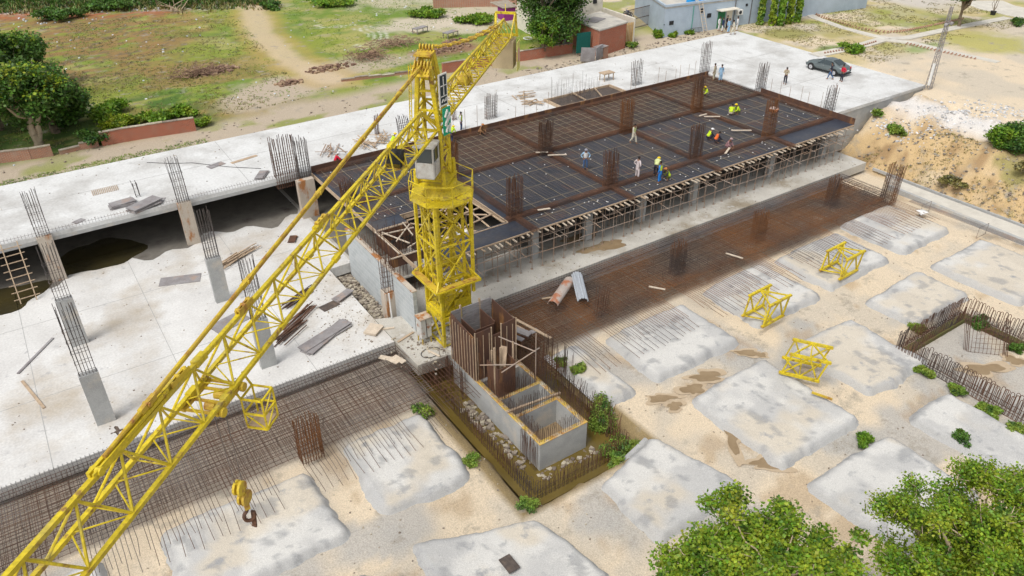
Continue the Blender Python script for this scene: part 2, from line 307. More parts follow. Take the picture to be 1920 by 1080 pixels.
    for cx, cy, rx, ry, c, w in ((96,44,7,6,(.36,.34,.07),.8),(101,58,9,5,(.3,.3,.08),.6),(81,60,4,3,(.24,.24,.07),.8),(87,57,5,3,(.3,.28,.09),.6),(79.5,52.5,3,1.6,GREEN,.8),(83,68,7,3.5,GREEN*1.2,.8),(92,70,6,3,GREEN*1.1,.7),(89,47,4,1.8,GREEN*1.3,.6),(104,38,8,5,GREY*1.1,.7)):
        put(c, r*w*ss(1.1, .5, np.hypot((x-cx)/rx, (y-cy)/ry)+.8*(fbm(x*.5, y*.5, 44)-.5)))
    put((.5,.46,.4), r*ss(104, 108, x)*ss(52, 60, y)); put(DIRT*1.1, ss(68.2, 67., x)*0+(x > 50)*(x < 78)*ss(64.2, 64.5, y)*ss(70.5, 68.5, y)*.9)
    return C
gx, gy = len(XS), len(YS); idx = np.arange(gx*gy).reshape(gy, gx)
GF = np.stack([idx[:-1,:-1], idx[:-1,1:], idx[1:,1:], idx[1:,:-1]], -1).reshape(-1, 4)
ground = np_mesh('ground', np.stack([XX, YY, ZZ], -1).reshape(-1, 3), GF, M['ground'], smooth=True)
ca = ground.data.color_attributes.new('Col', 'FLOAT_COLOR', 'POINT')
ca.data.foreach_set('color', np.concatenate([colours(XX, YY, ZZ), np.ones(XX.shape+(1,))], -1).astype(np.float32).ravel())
tag(ground, kind='structure')
def wobble_poly(cx, cy, rx, ry, n=40, k=.35, seed=0, rot=0.):
    r = random.Random(seed); ph = [r.random()*6.28 for _ in range(5)]; out = []
    for i in range(n):
        a = 2*math.pi*i/n; s = 1+k*(.5*math.sin(2*a+ph[0])+.35*math.sin(3*a+ph[1])+.3*math.sin(5*a+ph[2])+.2*math.sin(8*a+ph[3]))
        x, y = rx*s*math.cos(a), ry*s*math.sin(a); out.append((cx+x*math.cos(rot)-y*math.sin(rot), cy+x*math.sin(rot)+y*math.cos(rot)))
    return out
def sheet(poly, z, name, m, kind='structure'):
    b = MB(); b.add([(p[0],p[1],z) for p in poly], [tuple(range(len(poly)))]); return tag(b.build(name, m, org=(*poly[0], z)), kind=kind)
b = MB(); b.box(PIT[0]+.1, PIT[1]-.1, PIT[2]+.1, PIT[3]-.1, -1.75, -1.70); tag(b.build('pit_water', M['water'], org=(18,26,-1.75)), kind='structure')
# basement floors (their top is level zero)
b = MB(); b.prism([(-34,34.4),(14.65,34.4),(14.75,52),(14.75,64.1),(-34,64.1)], -.75, 0.); tag(b.build('basement_floor', M['floor'], org=(0,45,0)), kind='structure')
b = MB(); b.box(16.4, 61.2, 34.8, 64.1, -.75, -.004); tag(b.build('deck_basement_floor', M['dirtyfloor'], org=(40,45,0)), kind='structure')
b = MB(); b.box(14.75, 16.4, 44.5, 64.1, -.75, -.008); tag(b.build('passage_floor', M['floor'], org=(15,50,0)), kind='structure')
b = MB(); b.prism([(14.7,31.6),(20.6,31.0),(20.6,34.79),(14.7,37.2)], -.75, -.01); tag(b.build('crane_base_pavement', M['dirtyfloor'], org=(17,33,0)), kind='structure')
sheet([(-34,63.6)]+[(x, 53.7+.7*math.sin(x*.8)+.5*math.sin(x*2.1+1)) for x in np.arange(-34, 16.3, .5)]+[(16.3,54.5),(16.3,63.6)], .003, 'basement_dirt_and_shade', M['shadefloor'])  # dirt plus painted shade: dark sheet on the floor below the slab
sheet(wobble_poly(2.0, 55.6, 2.7, 2.5, seed=3, k=.2), .008, 'basement_pool_water', M['darkwater'])
sheet(wobble_poly(-5.2, 52.6, 3.4, 1.9, seed=8, k=.25, rot=.1), .006, 'edge_pool_water', M['darkwater'])
for i, (px, py, rx, ry, z) in enumerate([(1325,705,1.1,.5,-.93),(1300,728,.7,.6,-.93),(1240,745,.9,.35,-.93),(1265,760,.5,.4,-.93),(1400,660,.9,.3,-.93),(1425,664,.4,.3,-.93),(1370,815,.4,1.5,-.93),(1440,868,1.1,.4,-.93),(1845,690,1.3,.6,-.93),(1905,675,.7,.5,-.93)]):
    p = at(px, py, z); g_ = ground_z(p[0], p[1])+.03; sheet(wobble_poly(p[0]+.05, p[1], rx*1.12, ry*1.2, seed=20+i, k=.5, rot=-.6), g_+.002*i, 'damp_patch', M['damp']); sheet(wobble_poly(p[0], p[1], rx*.8, ry*.8, seed=20+i, k=.42, rot=-.6), g_+.03, 'puddle', M['wet'])
for i, (px, py, rx, ry) in enumerate([(1140,460,1.3,.7),(1105,468,.9,.4),(1090,445,1.6,.5),(1500,275,1.2,.4)]):
    p = at(px, py, .004); sheet(wobble_poly(p[0], p[1], rx, ry, seed=40+i, k=.35), .004+.003*i, 'floor_puddle', M['wet'])
sheet([(16.6,39.6),(61,39.2),(61,63.5),(16.6,63.5)], .0015, 'deck_floor_shade', M['shadefloor'])  # dark sheet that paints in the shade beneath the deck
# garden paths
def ribbon(pts, w, z, m, name, hgt=.05):
    b = MB()
    P = [np.array(p, float) for p in pts]; L = []; R = []
    for i, p in enumerate(P):
        d = P[min(i+1, len(P)-1)]-P[max(i-1, 0)]; d /= np.linalg.norm(d); n = np.array([-d[1], d[0]]); L.append(p+n*w/2); R.append(p-n*w/2)
    for i in range(len(P)-1):
        b.add([(*L[i],z-.3),(*R[i],z-.3),(*R[i],z),(*L[i],z),(*L[i+1],z-.3),(*R[i+1],z-.3),(*R[i+1],z),(*L[i+1],z)], [(3,2,6,7),(0,3,7,4),(1,5,6,2)])
    return tag(b.build(name, m, org=(*P[0], z)), kind='structure')
Pq = lambda *l: [tuple(at(x, y, 3.3)[:2]) for x, y in l]
M['path'] = mat('garden_path_concrete', (.6,.57,.5), (.5,.47,.41), 1., .9, 0)
ribbon(Pq((1490,10),(1525,32),(1580,52),(1635,66),(1668,72)), 1.1, 3.33, M['path'], 'garden_path')
ribbon(Pq((1668,72),(1700,71),(1790,52),(1890,33)), 1.2, 3.334, M['path'], 'garden_path')
ribbon(Pq((1655,74),(1710,80),(1790,99),(1872,117)), 1.1, 3.338, M['path'], 'garden_path')
ribbon(Pq((1660,72),(1620,84),(1575,94),(1525,104)), 1.5, 3.342, M['path'], 'garden_path')
ribbon(Pq((1840,2),(1870,14),(1945,30)), 6., 3.33, M['path'], 'side_road')
def edging(l, off):
    "line of tilted bricks set as teeth along a path"
    b = MB(); P = [np.array(p) for p in Pq(*l)]
    for a, c in zip(P, P[1:]):
        d = c-a; Ln = np.linalg.norm(d); d /= Ln; n = np.array([-d[1], d[0]])*off
        for k in range(int(Ln/.42)):
            p = a+d*(k+.5)*.42+n; b.bar((*(p-d*.1), 3.28), (*(p+d*.09), 3.5), .12, .12)
    return b.build('brick_edging', M['brickold'], org=(*P[0], 3.3))
for l, off, lab in ((((1500,18),(1530,33),(1590,52),(1640,62),(1668,64)), .75, 'toothed brick edging along the upper side of the curved path'), (((1668,64),(1700,62),(1760,50),(1820,37)), .7, 'toothed brick edging along the path running to the upper right corner'), (((1630,76),(1590,88),(1530,98)), .9, 'toothed brick edging along the wide path that ends at the car'), (((1690,84),(1760,100),(1830,116)), .8, 'toothed brick edging below the thin path running down to the right')):
    tag(edging(l, off), lab, 'edging')
# upper slab with its beam
t = empty('concrete_slab', (-34, 53.8, 2.85), 'long white suspended concrete slab with a grey car parked on it', 'slab')
b = MB(); b.prism([(-34,53.8),(60.7,53.8),(60.7,38.9),(75.4,38.9),(76.4,64.1),(-34,64.1)], 3.0, 3.3); b.build('slab', M['slab'], t, world=True)
b = MB(); b.box(-34, 60.7, 53.803, 54.2, 2.75, 2.999); b.build('edge_beam', M['concrete'], t, world=True)
b = MB(); b.box(-34, 75.6, 63.7, 64.0, -.004, 2.999); b.box(60.9, 61.2, 38.95, 53.8, 0, 2.999); b.box(61.2, 75.3, 38.95, 39.25, -.8, 2.999); b.build('retaining_wall', M['concrete'], t, world=True)
b = MB(); [b.box(-34, 14.6, y, y+.35, 2.6, 2.999) for y in (57.5, 60.6)]; [b.box(x, x+.35, 54.2, 63.6, 2.55, 2.9) for x in (-18.1,-9.6,-1.1,7.9)]; b.build('cross_beams', M['shadefloor'], t, world=True)  # beams coloured with the same painted shade as the floor below
M['joint'] = mat('dark_pour_joint', (.3,.3,.29), (.4,.4,.39), 2, .9, 0)
for a, c in (((13.0,53.9),(13.2,64.0)),((-8,59.4),(60.5,59.5)),((38.5,56.6),(38.6,64)),((61.0,46.3),(75.8,46.6)),((61.0,55.2),(76,55.3)),((66.5,39),(66.8,64))):
    tag(MB().bar((*a,3.302),(*c,3.302),.035,.008).build('pour_joint', M['joint'], org=(*a,3.3)), kind='structure')
for a, c in (((3.4,34.5),(3.5,53.7)),((-14,40.6),(14.6,40.5)),((9.8,34.5),(9.9,53.7)),((-3.6,34.5),(-3.5,53.7)),((-14,48.6),(14.6,48.5))):
    tag(MB().bar((*a,.002),(*c,.002),.03,.008).build('pour_joint', M['joint'], org=(*a,0)), kind='structure')
# block wall, trench rubble
t = empty('block_wall', (15.4, 35, 0), 'tall grey block wall beside the crane with rusty bars along its top', 'wall')
b = MB(); b.box(16.2, 16.45, 34.6, 44.3, -1.2, 2.75); b.build('blockwork', M['block'], t, world=True)
b = MB(); b.box(16.16, 16.5, 34.6, 44.3, 2.752, 2.83); b.build('coping', M['rustcon'], t, world=True)
b = MB()
for k in range(46): 
    y = 36.4+k*.17; b.rods([(16.3+.05*rnd.random(), y, 2.8), (16.3+.2*(rnd.random()-.5), y+.1*(rnd.random()-.5), 3.3+.5*rnd.random())], .013)
b.build('starter_bar', M['rust'], t, world=True)
def stones(name, m, pts, lab=None, cat=None, kind=None):
    "pts: x y z size"
    b = MB()
    for x, y, z, s in pts:
        a = [(nr.random(3)-.5)*np.array([s, s, s*.7]) for _ in range(1)][0]; q = nr.random((8, 3))*.5+.6; rz = nr.random()*6.28; c, sn = math.cos(rz), math.sin(rz)
        v = []
        for k, (i, j, l) in enumerate([(-1,-1,-1),(1,-1,-1),(1,1,-1),(-1,1,-1),(-1,-1,1),(1,-1,1),(1,1,1),(-1,1,1)]):
            X, Y, Z = i*s*.5*q[k,0], j*s*.4*q[k,1], l*s*.3*q[k,2]; v.append((x+X*c-Y*sn, y+X*sn+Y*c, z+Z))
        b.add(v, [(3,2,1,0),(4,5,6,7),(0,1,5,4),(1,2,6,5),(2,3,7,6),(3,0,4,7)])
    p = pts[0]; return tag(b.build(name, m, org=(p[0],p[1],p[2])), lab, cat, kind=kind)
def scatter(n, x0, x1, y0, y1, z, s0, s1, heap=0):
    out = []
    for _ in range(n):
        x = rnd.uniform(x0, x1); y = rnd.uniform(y0, y1); zz = z if z is not None else ground_z(x, y)
        e = heap*max(0, 1-((x-(x0+x1)/2)*2/(x1-x0))**2)*max(0, 1-((y-(y0+y1)/2)*2/(y1-y0))**2)
        out.append((x, y, zz+.03+e*rnd.random(), rnd.uniform(s0, s1)))
    return out
stones('trench_rubble', M['rubble'], scatter(700, 14.8, 16.2, 37.3, 44.5, -.95, .08, .3, .25), kind='stuff')
stones('pit_rubble', M['rubble'], scatter(60, 15.7, 16.5, 26.3, 29, -1.7, .1, .35, .2)+scatter(50, 15.9, 16.6, 23, 26, -1.7, .08, .3, .1)+scatter(40, 16.3, 19.9, 21.7, 22.25, -1.78, .08, .32, .1), kind='stuff')
stones('slope_gravel', M['whiterub'], [(x, y, ground_z(x, y)+.03, rnd.uniform(.06, .26)) for x, y in ((lambda a: (a, 33.8-.5*(a-69)+rnd.gauss(0, 1.6)))(rnd.uniform(65, 76)) for _ in range(500))], kind='stuff')
stones('bank_stones', M['rubble'], scatter(500, 62, 68, 20, 37, None, .05, .26), kind='stuff')
pts = []
for _ in range(300):
    u = rnd.random(); x = rnd.uniform(-6, 60); y = rnd.uniform(69, 118) if u < .5 else rnd.uniform(119, 127); pts.append((x, y, ground_z(x, y)+.03, rnd.uniform(.08, .22)*(1+(y-69)/90)))
stones('site_grit', M['rubble'], [(x, y, ground_z(x, y)+.02, rnd.uniform(.03, .1)) for x, y in ((rnd.uniform(-2, 58), rnd.uniform(7, 28)) for _ in range(1000)) if not (14.5 < x < 22.2 and 20 < y < 34)], kind='stuff')
stones('floor_grit', M['rubble'], [(x, y, .01, rnd.uniform(.03, .1)) for x, y in [(rnd.uniform(-10, 14.5), rnd.uniform(34.6, 53)) for _ in range(220)]+[(rnd.uniform(17, 60.5), rnd.uniform(35, 37)) for _ in range(300)]+[(rnd.gauss(13, 1.6), rnd.gauss(38, 2.2)) for _ in range(260)] if x < 14.6 or x > 17], kind='stuff')
stones('slab_grit', M['rubble'], [(x, y, 3.31, rnd.uniform(.03, .11)) for x, y in [(rnd.uniform(-6, 60), rnd.uniform(54.3, 64)) for _ in range(170)]], kind='stuff')
stones('field_litter', M['litter'], pts, kind='stuff')
pts = []
for cx, cy, rx, ry, n in ((19.3,86,2.6,1.6,150),(44,79.5,3.6,1.5,220),(47,81.5,2.2,1,90),(30,80,3,1.2,70),(24.5,77.5,1.6,.9,50),(52,83,1.5,1,40)):
    for _ in range(n):
        a = rnd.random()*6.28; r = rnd.random()**.6; x = cx+rx*r*math.cos(a); y = cy+ry*r*math.sin(a); pts.append((x, y, ground_z(x, y)+.3*(1-r)*rnd.random()+.03, rnd.uniform(.15, .5)))
stones('field_debris', M['dirtpile'], pts, kind='stuff')
stones('roadside_gravel', M['rubble'], scatter(320, 46, 74, 64.6, 67.2, None, .06, .28)+scatter(120, -5, 45, 65, 70, None, .05, .22), kind='stuff')
# ---------------------------------------------------------------- footing mounds
def mound(quad, lab, hgt=.5, seed=0, n=46):
    "rough concrete footing with rounded shoulders on a quadrilateral base"
    q = [np.array(p, float) for p in quad]; qc = sum(q)/4; q = [qc+(p-qc)*1.06 for p in q]; u, v = np.meshgrid(np.linspace(-.06, 1.06, n), np.linspace(-.06, 1.06, n))
    x = (1-u)*(1-v)*q[0][0]+u*(1-v)*q[1][0]+u*v*q[2][0]+(1-u)*v*q[3][0]; y = (1-u)*(1-v)*q[0][1]+u*(1-v)*q[1][1]+u*v*q[2][1]+(1-u)*v*q[3][1]
    lx = (np.linalg.norm(q[1]-q[0])+np.linalg.norm(q[2]-q[3]))/2; ly = (np.linalg.norm(q[3]-q[0])+np.linalg.norm(q[2]-q[1]))/2
    du = np.minimum(u, 1-u)*lx; dv = np.minimum(v, 1-v)*ly; rr = .55
    d = rr-np.hypot(np.maximum(rr-du, 0), np.maximum(rr-dv, 0)); d = np.where((du > rr)&(dv > rr), np.minimum(du, dv), d)
    d = d+.5*(fbm(x*.6+seed, y*.6, seed+50)-.5)+.2*(fbm(x*3+seed, y*3, seed+51)-.5)
    z = -1.12+(hgt+.12)*ss(-.06, .36, d)**.8+.07*(fbm(x*.5, y*.5, seed+52)-.5)+.05*(fbm(x*2.2, y*2.2, seed+53, 5)-.5)*(d > .1)
    idx = np.arange(n*n).reshape(n, n); F = np.stack([idx[:-1,:-1], idx[:-1,1:], idx[1:,1:], idx[1:,:-1]], -1).reshape(-1, 4)
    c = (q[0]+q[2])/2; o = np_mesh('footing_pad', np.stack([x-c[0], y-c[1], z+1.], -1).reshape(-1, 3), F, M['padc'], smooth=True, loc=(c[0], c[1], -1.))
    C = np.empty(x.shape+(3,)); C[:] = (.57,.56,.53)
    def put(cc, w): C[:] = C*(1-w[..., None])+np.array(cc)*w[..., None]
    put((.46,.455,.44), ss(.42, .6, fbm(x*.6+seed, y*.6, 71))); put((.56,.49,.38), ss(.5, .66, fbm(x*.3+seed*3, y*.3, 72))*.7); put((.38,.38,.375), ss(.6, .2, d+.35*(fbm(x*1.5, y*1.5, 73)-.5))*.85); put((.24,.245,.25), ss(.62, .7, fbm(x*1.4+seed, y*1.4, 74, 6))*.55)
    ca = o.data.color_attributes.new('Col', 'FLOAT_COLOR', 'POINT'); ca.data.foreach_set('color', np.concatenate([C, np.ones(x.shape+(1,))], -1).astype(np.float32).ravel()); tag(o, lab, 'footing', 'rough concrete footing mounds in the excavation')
    return o
Z0 = -.55
A4 = lambda *l: [tuple(at(x, y, Z0)[:2]) for x, y in l]
pads = [
 ((26.2,32.3,15.3,21.4), 'broad footing mound right of the brown puddles with a thin yellow bar lying on it'),
 ((18.0,23.7,15.2,21.6), 'footing mound in front of the leafy bushes at the pit corner'),
 ((8.9,15.0,15.0,21.5), 'large footing mound at the bottom with a dark rectangular sheet on it'),
 ((8.6,13.4,23.4,28.7), 'footing mound left of the pit under the ends of the left reinforcement mat'),
 ((-.2,6.6,23.3,28.3), 'footing mound under the hanging hook block'),
 ((25.9,32.5,23.7,28.6), 'footing mound with long bar ends over it just above the brown puddles'),
 ((34.8,40.7,24.0,28.9), 'footing mound with bar ends carrying the middle yellow lattice section'),
 ((42.2,48.9,24.0,29.0), 'footing mound with bar ends beside the farthest yellow lattice section'),
 ((50.6,56.7,24.2,29.6), 'footing mound nearest the white sheet and bent bars at the bank'),
 ((50.7,57.0,16.0,22.1), 'smooth footing mound at the right edge below the low kerb'),
 ((42.8,48.9,18.4,22.1), 'footing mound behind the overgrown hooped bars on the right'),
 ((34.5,39.9,15.9,21.3), 'dark stained footing mound between the nearest yellow lattice section and the hooped bars'),
 ((34.7,38.3,7.6,13.7), 'cracked two-tone footing mound in front of the hooped bars, above the right tree'),
 ((26.4,32.6,8.6,13.6), 'footing mound between the two leafy trees in the foreground'),
 ((21.9,24.3,23.6,28.9), 'small narrow footing mound behind the bushes at the core walls'),
 ((-8.8,-2.6,23.3,28.4), 'footing mound in the lower left corner under the boom tip'),
 ((.2,6.6,15.0,21.0), 'footing mound just showing at the bottom edge between two larger ones'),
]
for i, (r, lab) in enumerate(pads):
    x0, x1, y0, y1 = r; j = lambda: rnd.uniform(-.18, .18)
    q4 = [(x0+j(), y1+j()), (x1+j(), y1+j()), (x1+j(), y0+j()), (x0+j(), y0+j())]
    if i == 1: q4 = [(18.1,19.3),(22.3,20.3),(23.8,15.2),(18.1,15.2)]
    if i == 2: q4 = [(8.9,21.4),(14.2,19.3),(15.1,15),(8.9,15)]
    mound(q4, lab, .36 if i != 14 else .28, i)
# low kerb and path along the foot of the bank
t = empty('low_kerb', (59.5, 25, -1), 'low grey concrete kerb along the pale path at the foot of the bank', 'kerb')
b = MB(); b.bar((59.9, 31.5, -.85), (59.0, 12, -.85), .3, .5); b.build('kerb_wall', M['concrete'], t, world=True)
b = MB(); b.prism([(60.,31.6),(61.7,33),(61.5,12),(59.2,12)], -1.1, -.72); tag(b.build('bank_path', M['path'], org=(60,25,-1)), kind='structure')
b = MB(); b.bar((62., 34.5, -.7), (61.6, 12, -.7), .16, .22); tag(b.build('earth_edging', M['concrete'], org=(62,25,-1)), 'thin tan kerb between the pale path and the earth bank', 'kerb')
# ---------------------------------------------------------------- columns with starter bars
def cage(x, y, z0, z1, w, d, n=(6, 3), r=.018, lean=.10, ties=5, jit=.25, mb=None):
    b = mb or MB(); lx, ly = rnd.uniform(-lean, lean), rnd.uniform(-lean, lean)
    P = []
    for i in range(n[0]):
        for j in range(n[1]):
            if 0 < i < n[0]-1 and 0 < j < n[1]-1: continue
            P.append((x-w/2+w*i/(n[0]-1), y-d/2+d*j/(n[1]-1)))
    for px, py in P:
        top = z1+rnd.uniform(-jit, jit*.4); b.rods([(px, py, z0), (px+lx*.3+rnd.uniform(-.02,.02), py+ly*.3, (z0+top)/2), (px+lx+rnd.uniform(-.06,.06), py+ly+rnd.uniform(-.06,.06), top)], r)
    t = MB()
    for k in range(ties):
        z = z0+.12+(z1-z0)*.62*k/max(ties-1, 1); c = [(x-w/2-.02,y-d/2-.02,z),(x+w/2+.02,y-d/2-.02,z),(x+w/2+.02,y+d/2+.02,z),(x-w/2-.02,y+d/2+.02,z)]
        t.rods(c+[c[0]], .012)
    return b, t
def column(x, y, lab, w=.9, d=.38, h=3.18, bars=1.9, m='concrete', z0=0., n=(6,3), rust='steel', group='concrete columns of the lower storey'):
    t = empty('concrete_column', (x, y, z0), lab, 'column', group)
    MB().box(x-w/2, x+w/2, y-d/2, y+d/2, z0, z0+h).build('shaft', M[m], t, world=True)
    if bars:
        b, q = cage(x, y, z0+h-.02, z0+h+bars, w-.14, d-.12, n); b.build('starter_bars', M[rust], t, world=True); q.build('tie_hoops', M[rust], t, world=True)
    return t
p = at(200, 795, 0); column(-.85, 36.6, 'lowest free standing grey column at the left, topped by long dark bars', bars=4.1)
column(-.85, 44.8, 'middle one of the three lined up columns at the left, bars behind the lowest', m='concrete', bars=3.6)
column(-.8, 53.55, 'rust streaked column carrying the slab edge at the far left', h=3.32, m='rustcon', bars=3.3)
column(7.55, 44.7, 'free standing grey column in the middle of the white basement floor, rusty bars on top', bars=3.4)
column(7.7, 36.4, 'grey column behind the crane boom near the lower edge of the white floor', bars=4.0)
column(8.05, 53.55, 'column with rusty top under the slab edge beside a pile of grey sheets', h=3.32, bars=3.4, m='rustcon')
column(16.7, 52.9, 'rust streaked column at the back left corner of the formwork deck', h=3.1, bars=0, m='rustcon', w=1.3, d=.5)
column(16.0, 37.6, 'tan column with torn white plastic beside the grey block wall', h=2.0, bars=2.3, m='rustcon', w=.8, d=.75, z0=-.55, n=(5,4), rust='rust')
column(-.9, 62, 'hidden column in the dark basement below the white slab', bars=0)
for i, (x, l) in enumerate([(22.8,'nearest the crane'),(27.2,'second from the crane'),(32,'third from the crane'),(37.2,'fourth from the crane'),(42.7,'fifth from the crane'),(51.8,'sixth from the crane'),(58.9,'at its far right corner')]):
    column(x, 37.8, 'grey column under the front edge of the deck, '+l, bars=0, w=.6, d=.4, h=2.85)
# slab and deck cages
def free_cage(x, y, z0, h, w, d, lab, n=(6,3), m='rust', ties=6, group='rebar column cages on the deck and slab'):
    t = empty('rebar_cage', (x, y, z0), lab, 'rebar cage', group); b, q = cage(x, y, z0, z0+h, w, d, n, ties=ties, r=.027)
    b.build('vertical_bars', M[m], t, world=True); q.build('tie_hoops', M[m], t, world=True)
for a in [(26.0,46.9,2.9,'rusty cage on the deck just right of the crane mast head',(10,4)),(34.5,46.5,2.8,'rusty cage on the deck above the man in the blue shirt',(10,4)),(42.9,46.3,3.0,'rusty cage on the deck left of the man in the yellow vest and cream clothes',(10,4)),(51.7,46.7,3.4,'rusty cage on the deck left of the yellow helmeted crouching worker at the back',(10,5)),(52.1,38.8,3.3,'rusty cage below the orange bucket near the right end of the deck',(10,4))]:
    free_cage(a[0], a[1], 3.1, a[2], 1.0, .5, a[3], a[4], 'rust2')
for a in [(26.3,38.8,2.9,'dark cage on the deck beside the open hole next to the crane'),(34.8,38.8,2.8,'dark cage between the man in blue and the bareheaded man in pale clothes'),(43.6,38.9,3.0,'dark cage right of the group in yellow vests'),(18.0,47.6,1.6,'low dark cage on the deck behind the crane boom')]:
    free_cage(a[0], a[1], 3.1, a[2], 1.0, .5, a[3], (9,4), 'rust')
for a in [(35.1,55.5,2.2,'rusty cage on the white slab right of the crane signs',1.0),(26.9,56.3,1.7,'rusty cage on the white slab left of the crane head',.9),(52.1,55.3,2.4,'rusty cage on the white slab behind the deck edge board, left of the deck corner',1.0),(60.7,54.4,3.1,'tall cage at the back right corner of the deck',1.0),(60.9,47.2,2.6,'cage at the right deck edge, left of the man with a phone',1.0),(61.2,39.6,2.4,'cage at the front right corner of the edge board on the slab',1.1)]:
    free_cage(a[0], a[1], 3.3, a[2], a[4], .4, a[3], (6,3), 'steel')
free_cage(15.7, 53.9, 2.4, 4.0, 1.7, .5, 'wide rusty cage left of the corner of the deck on the slab edge', (11,3), 'rust')
free_cage(16.9, 53.4, 2.4, 3.8, .9, .5, 'dark cage at the very corner of the deck beside the wide rusty one', (6,3), 'steel')
free_cage(5.6, 56.4, 3.3, 1.3, .25, .25, 'four thin bars standing alone on the white slab at the left', (2,2), 'steel', 2)
free_cage(32.2, 57, 3.3, 2.0, .3, .2, 'thin group of bars on the slab beside the crane signs', (3,2), 'rust', 2)
free_cage(25.0, 57.6, 3.3, 1.8, .3, .2, 'thin group of bars on the slab left of the crane head', (3,2), 'rust', 2)
# raft reinforcement mats
def mat_net(name, x0, x1, y0, y1, z, sx, sy, r, m, parent, skip=None, jit=.04):
    b = MB()
    for k in range(int((x1-x0)/sx)+1):
        x = x0+k*sx+rnd.uniform(-jit, jit); b.rod((x, y0, z+rnd.uniform(-.01,.01)), (x+rnd.uniform(-jit,jit), y1, z), r)
    for k in range(int((y1-y0)/sy)+1):
        y = y0+k*sy+rnd.uniform(-jit, jit)*.6; b.rod((x0, y, z+2*r), (x1, y+rnd.uniform(-jit,jit)*.6, z+2*r), r)
    return b.build(name, m, parent, world=True)
def raft(x0, x1, y0, y1, lab, m1, m2, ends=2.6, cond=None):
    t = empty('raft_reinforcement', (x0, y0, -1), lab, 'reinforcement mat')
    mat_net('top_mat', x0, x1, y0, y1, -.13, .2, .2, .015, m1, t, jit=.06); dens = 1. if x0 > 0 else 1.25; mat_net('middle_mat', x0, x1, y0+.2, y1-.5, -.42, .37*dens, .34*dens, .013, m2, t, jit=.1); mat_net('bottom_mat', x0, x1, y0, y1, -.8, .26*dens, .26*dens, .013, m2, t, jit=.08)
    b = MB()       # chairs and stirrups between the mats
    for k in range(int((x1-x0)*(9 if x0 > 0 else 4))):
        x, y = rnd.uniform(x0, x1), rnd.uniform(y0+.1, y1-.2); b.rod((x, y, -.8), (x+rnd.uniform(-.15,.15), y+rnd.uniform(-.15,.15), -.13), .012)
    tag(b.build('spacer_bars', m1, t, world=True), kind='stuff')
    b = MB(); k = 0; x = x0+.2
    while x < x1-.2:
        g = math.sin(x*1.9)+.6*math.sin(x*.7+1); ln = (ends*(1.0 if int(x/.2) % 2 else .66))+rnd.uniform(-.15, .15)
        if g > -.75 and (cond is None or cond(x)): b.rods([(x, y0+1, -.36), (x, y0, -.37), (x+rnd.uniform(-.05,.05), y0-ln*.55, -.38), (x+rnd.uniform(-.08,.08), y0-ln, -.42)], .016)
        x += .2
    tag(b.build('projecting_bars', m1, t, world=True), kind='stuff')
    return t
tl = raft(-12., 14.5, 29.3, 34.2, 'grey and brown reinforcement mat beside the white floor at the lower left', M['mixbar'], M['rust'], 3.3)
tr_ = raft(21.6, 57.6, 29.6, 34.6, 'long rust brown reinforcement mat in front of the formwork deck', M['rust2'], M['rust2'], 4.1)
b = MB()   # vertical mats hooked along the slab edges
for k in range(int(26.5/.2)): b.rods([(-12+k*.2, 34.25, -.75), (-12+k*.2, 34.3, .02), (-12+k*.2, 34.5, .03)], .013)
for z in (-.6,-.4,-.2,0): b.rod((-12, 34.28, z), (14.5, 34.28, z), .013)
b.build('edge_bars', M['greybar'], tl, world=True)
b = MB()
for k in range(int(36/.22)): b.rods([(21.6+k*.22, 34.68, -.75), (21.6+k*.22, 34.7, .08)], .013)
for z in (-.6,-.4,-.2,0): b.rod((21.6, 34.7, z), (57.6, 34.7, z), .013)
for k in range(12): b.rod((21.6, 33.4+.1*k, -.1), (57.6, 33.4+.1*k, -.1), .011)
b.build('edge_bars', M['greybar'], tr_, world=True)
t = empty('raft_reinforcement', (19.7, 27, -1), 'short rust brown mat between the core walls and the weeds', 'reinforcement mat')
mat_net('top_mat', 19.75, 21.5, 27.0, 34.5, -.15, .2, .2, .015, M['rust'], t); mat_net('bottom_mat', 19.75, 21.5, 27.0, 34.5, -.8, .2, .2, .014, M['rust'], t)
t = empty('hanging_bars', (14.5, 30, -.5), 'loose long rusty bars reaching from the left mat over the muddy pit', 'reinforcement')
b = MB()
for k in range(12): x = 13.0+k*.22; b.rods([(x+.9, 34.2, -.1), (x+1.2, 31, -.2), (x+1.4+.1*rnd.random(), 27.2+rnd.random(), -.55)], .016)
for k in range(5): b.rod((14.4, 30.2-.5*k, -.2), (16.3, 30.1-.5*k, -.25), .016)
b.build('long_bars', M['rust'], t, world=True)
free_cage(27.4, 30.6, -.8, 2.1, .7, .4, 'thin group of dark bars in the brown mat beside the corrugated form', (4,3), 'rust', 3, 'column cages standing in the raft reinforcement')
for x, y, l in [(35,31.5,'nearest the crane, beside a short white stake'),(43.3,31.5,'second from the crane'),(53.1,32.3,'at the far end below the deck corner')]:
    free_cage(x, y, -.8, 2.5, 1.0, .55, 'rusty column cage in the brown mat, '+l, (9,4), 'rust2', 7, 'column cages standing in the raft reinforcement')
free_cage(57.2, 29.9, -.8, 3.3, .9, .9, 'tallest rusty cage at the far right end of the brown mat', (7,6), 'rust2', 7, 'column cages standing in the raft reinforcement')
free_cage(7.2, 28.9, -.8, 2.6, 1.1, .6, 'dark cage with splayed bars standing in the left mat below the crane basket', (9,4), 'rust2', 7, 'column cages standing in the raft reinforcement')
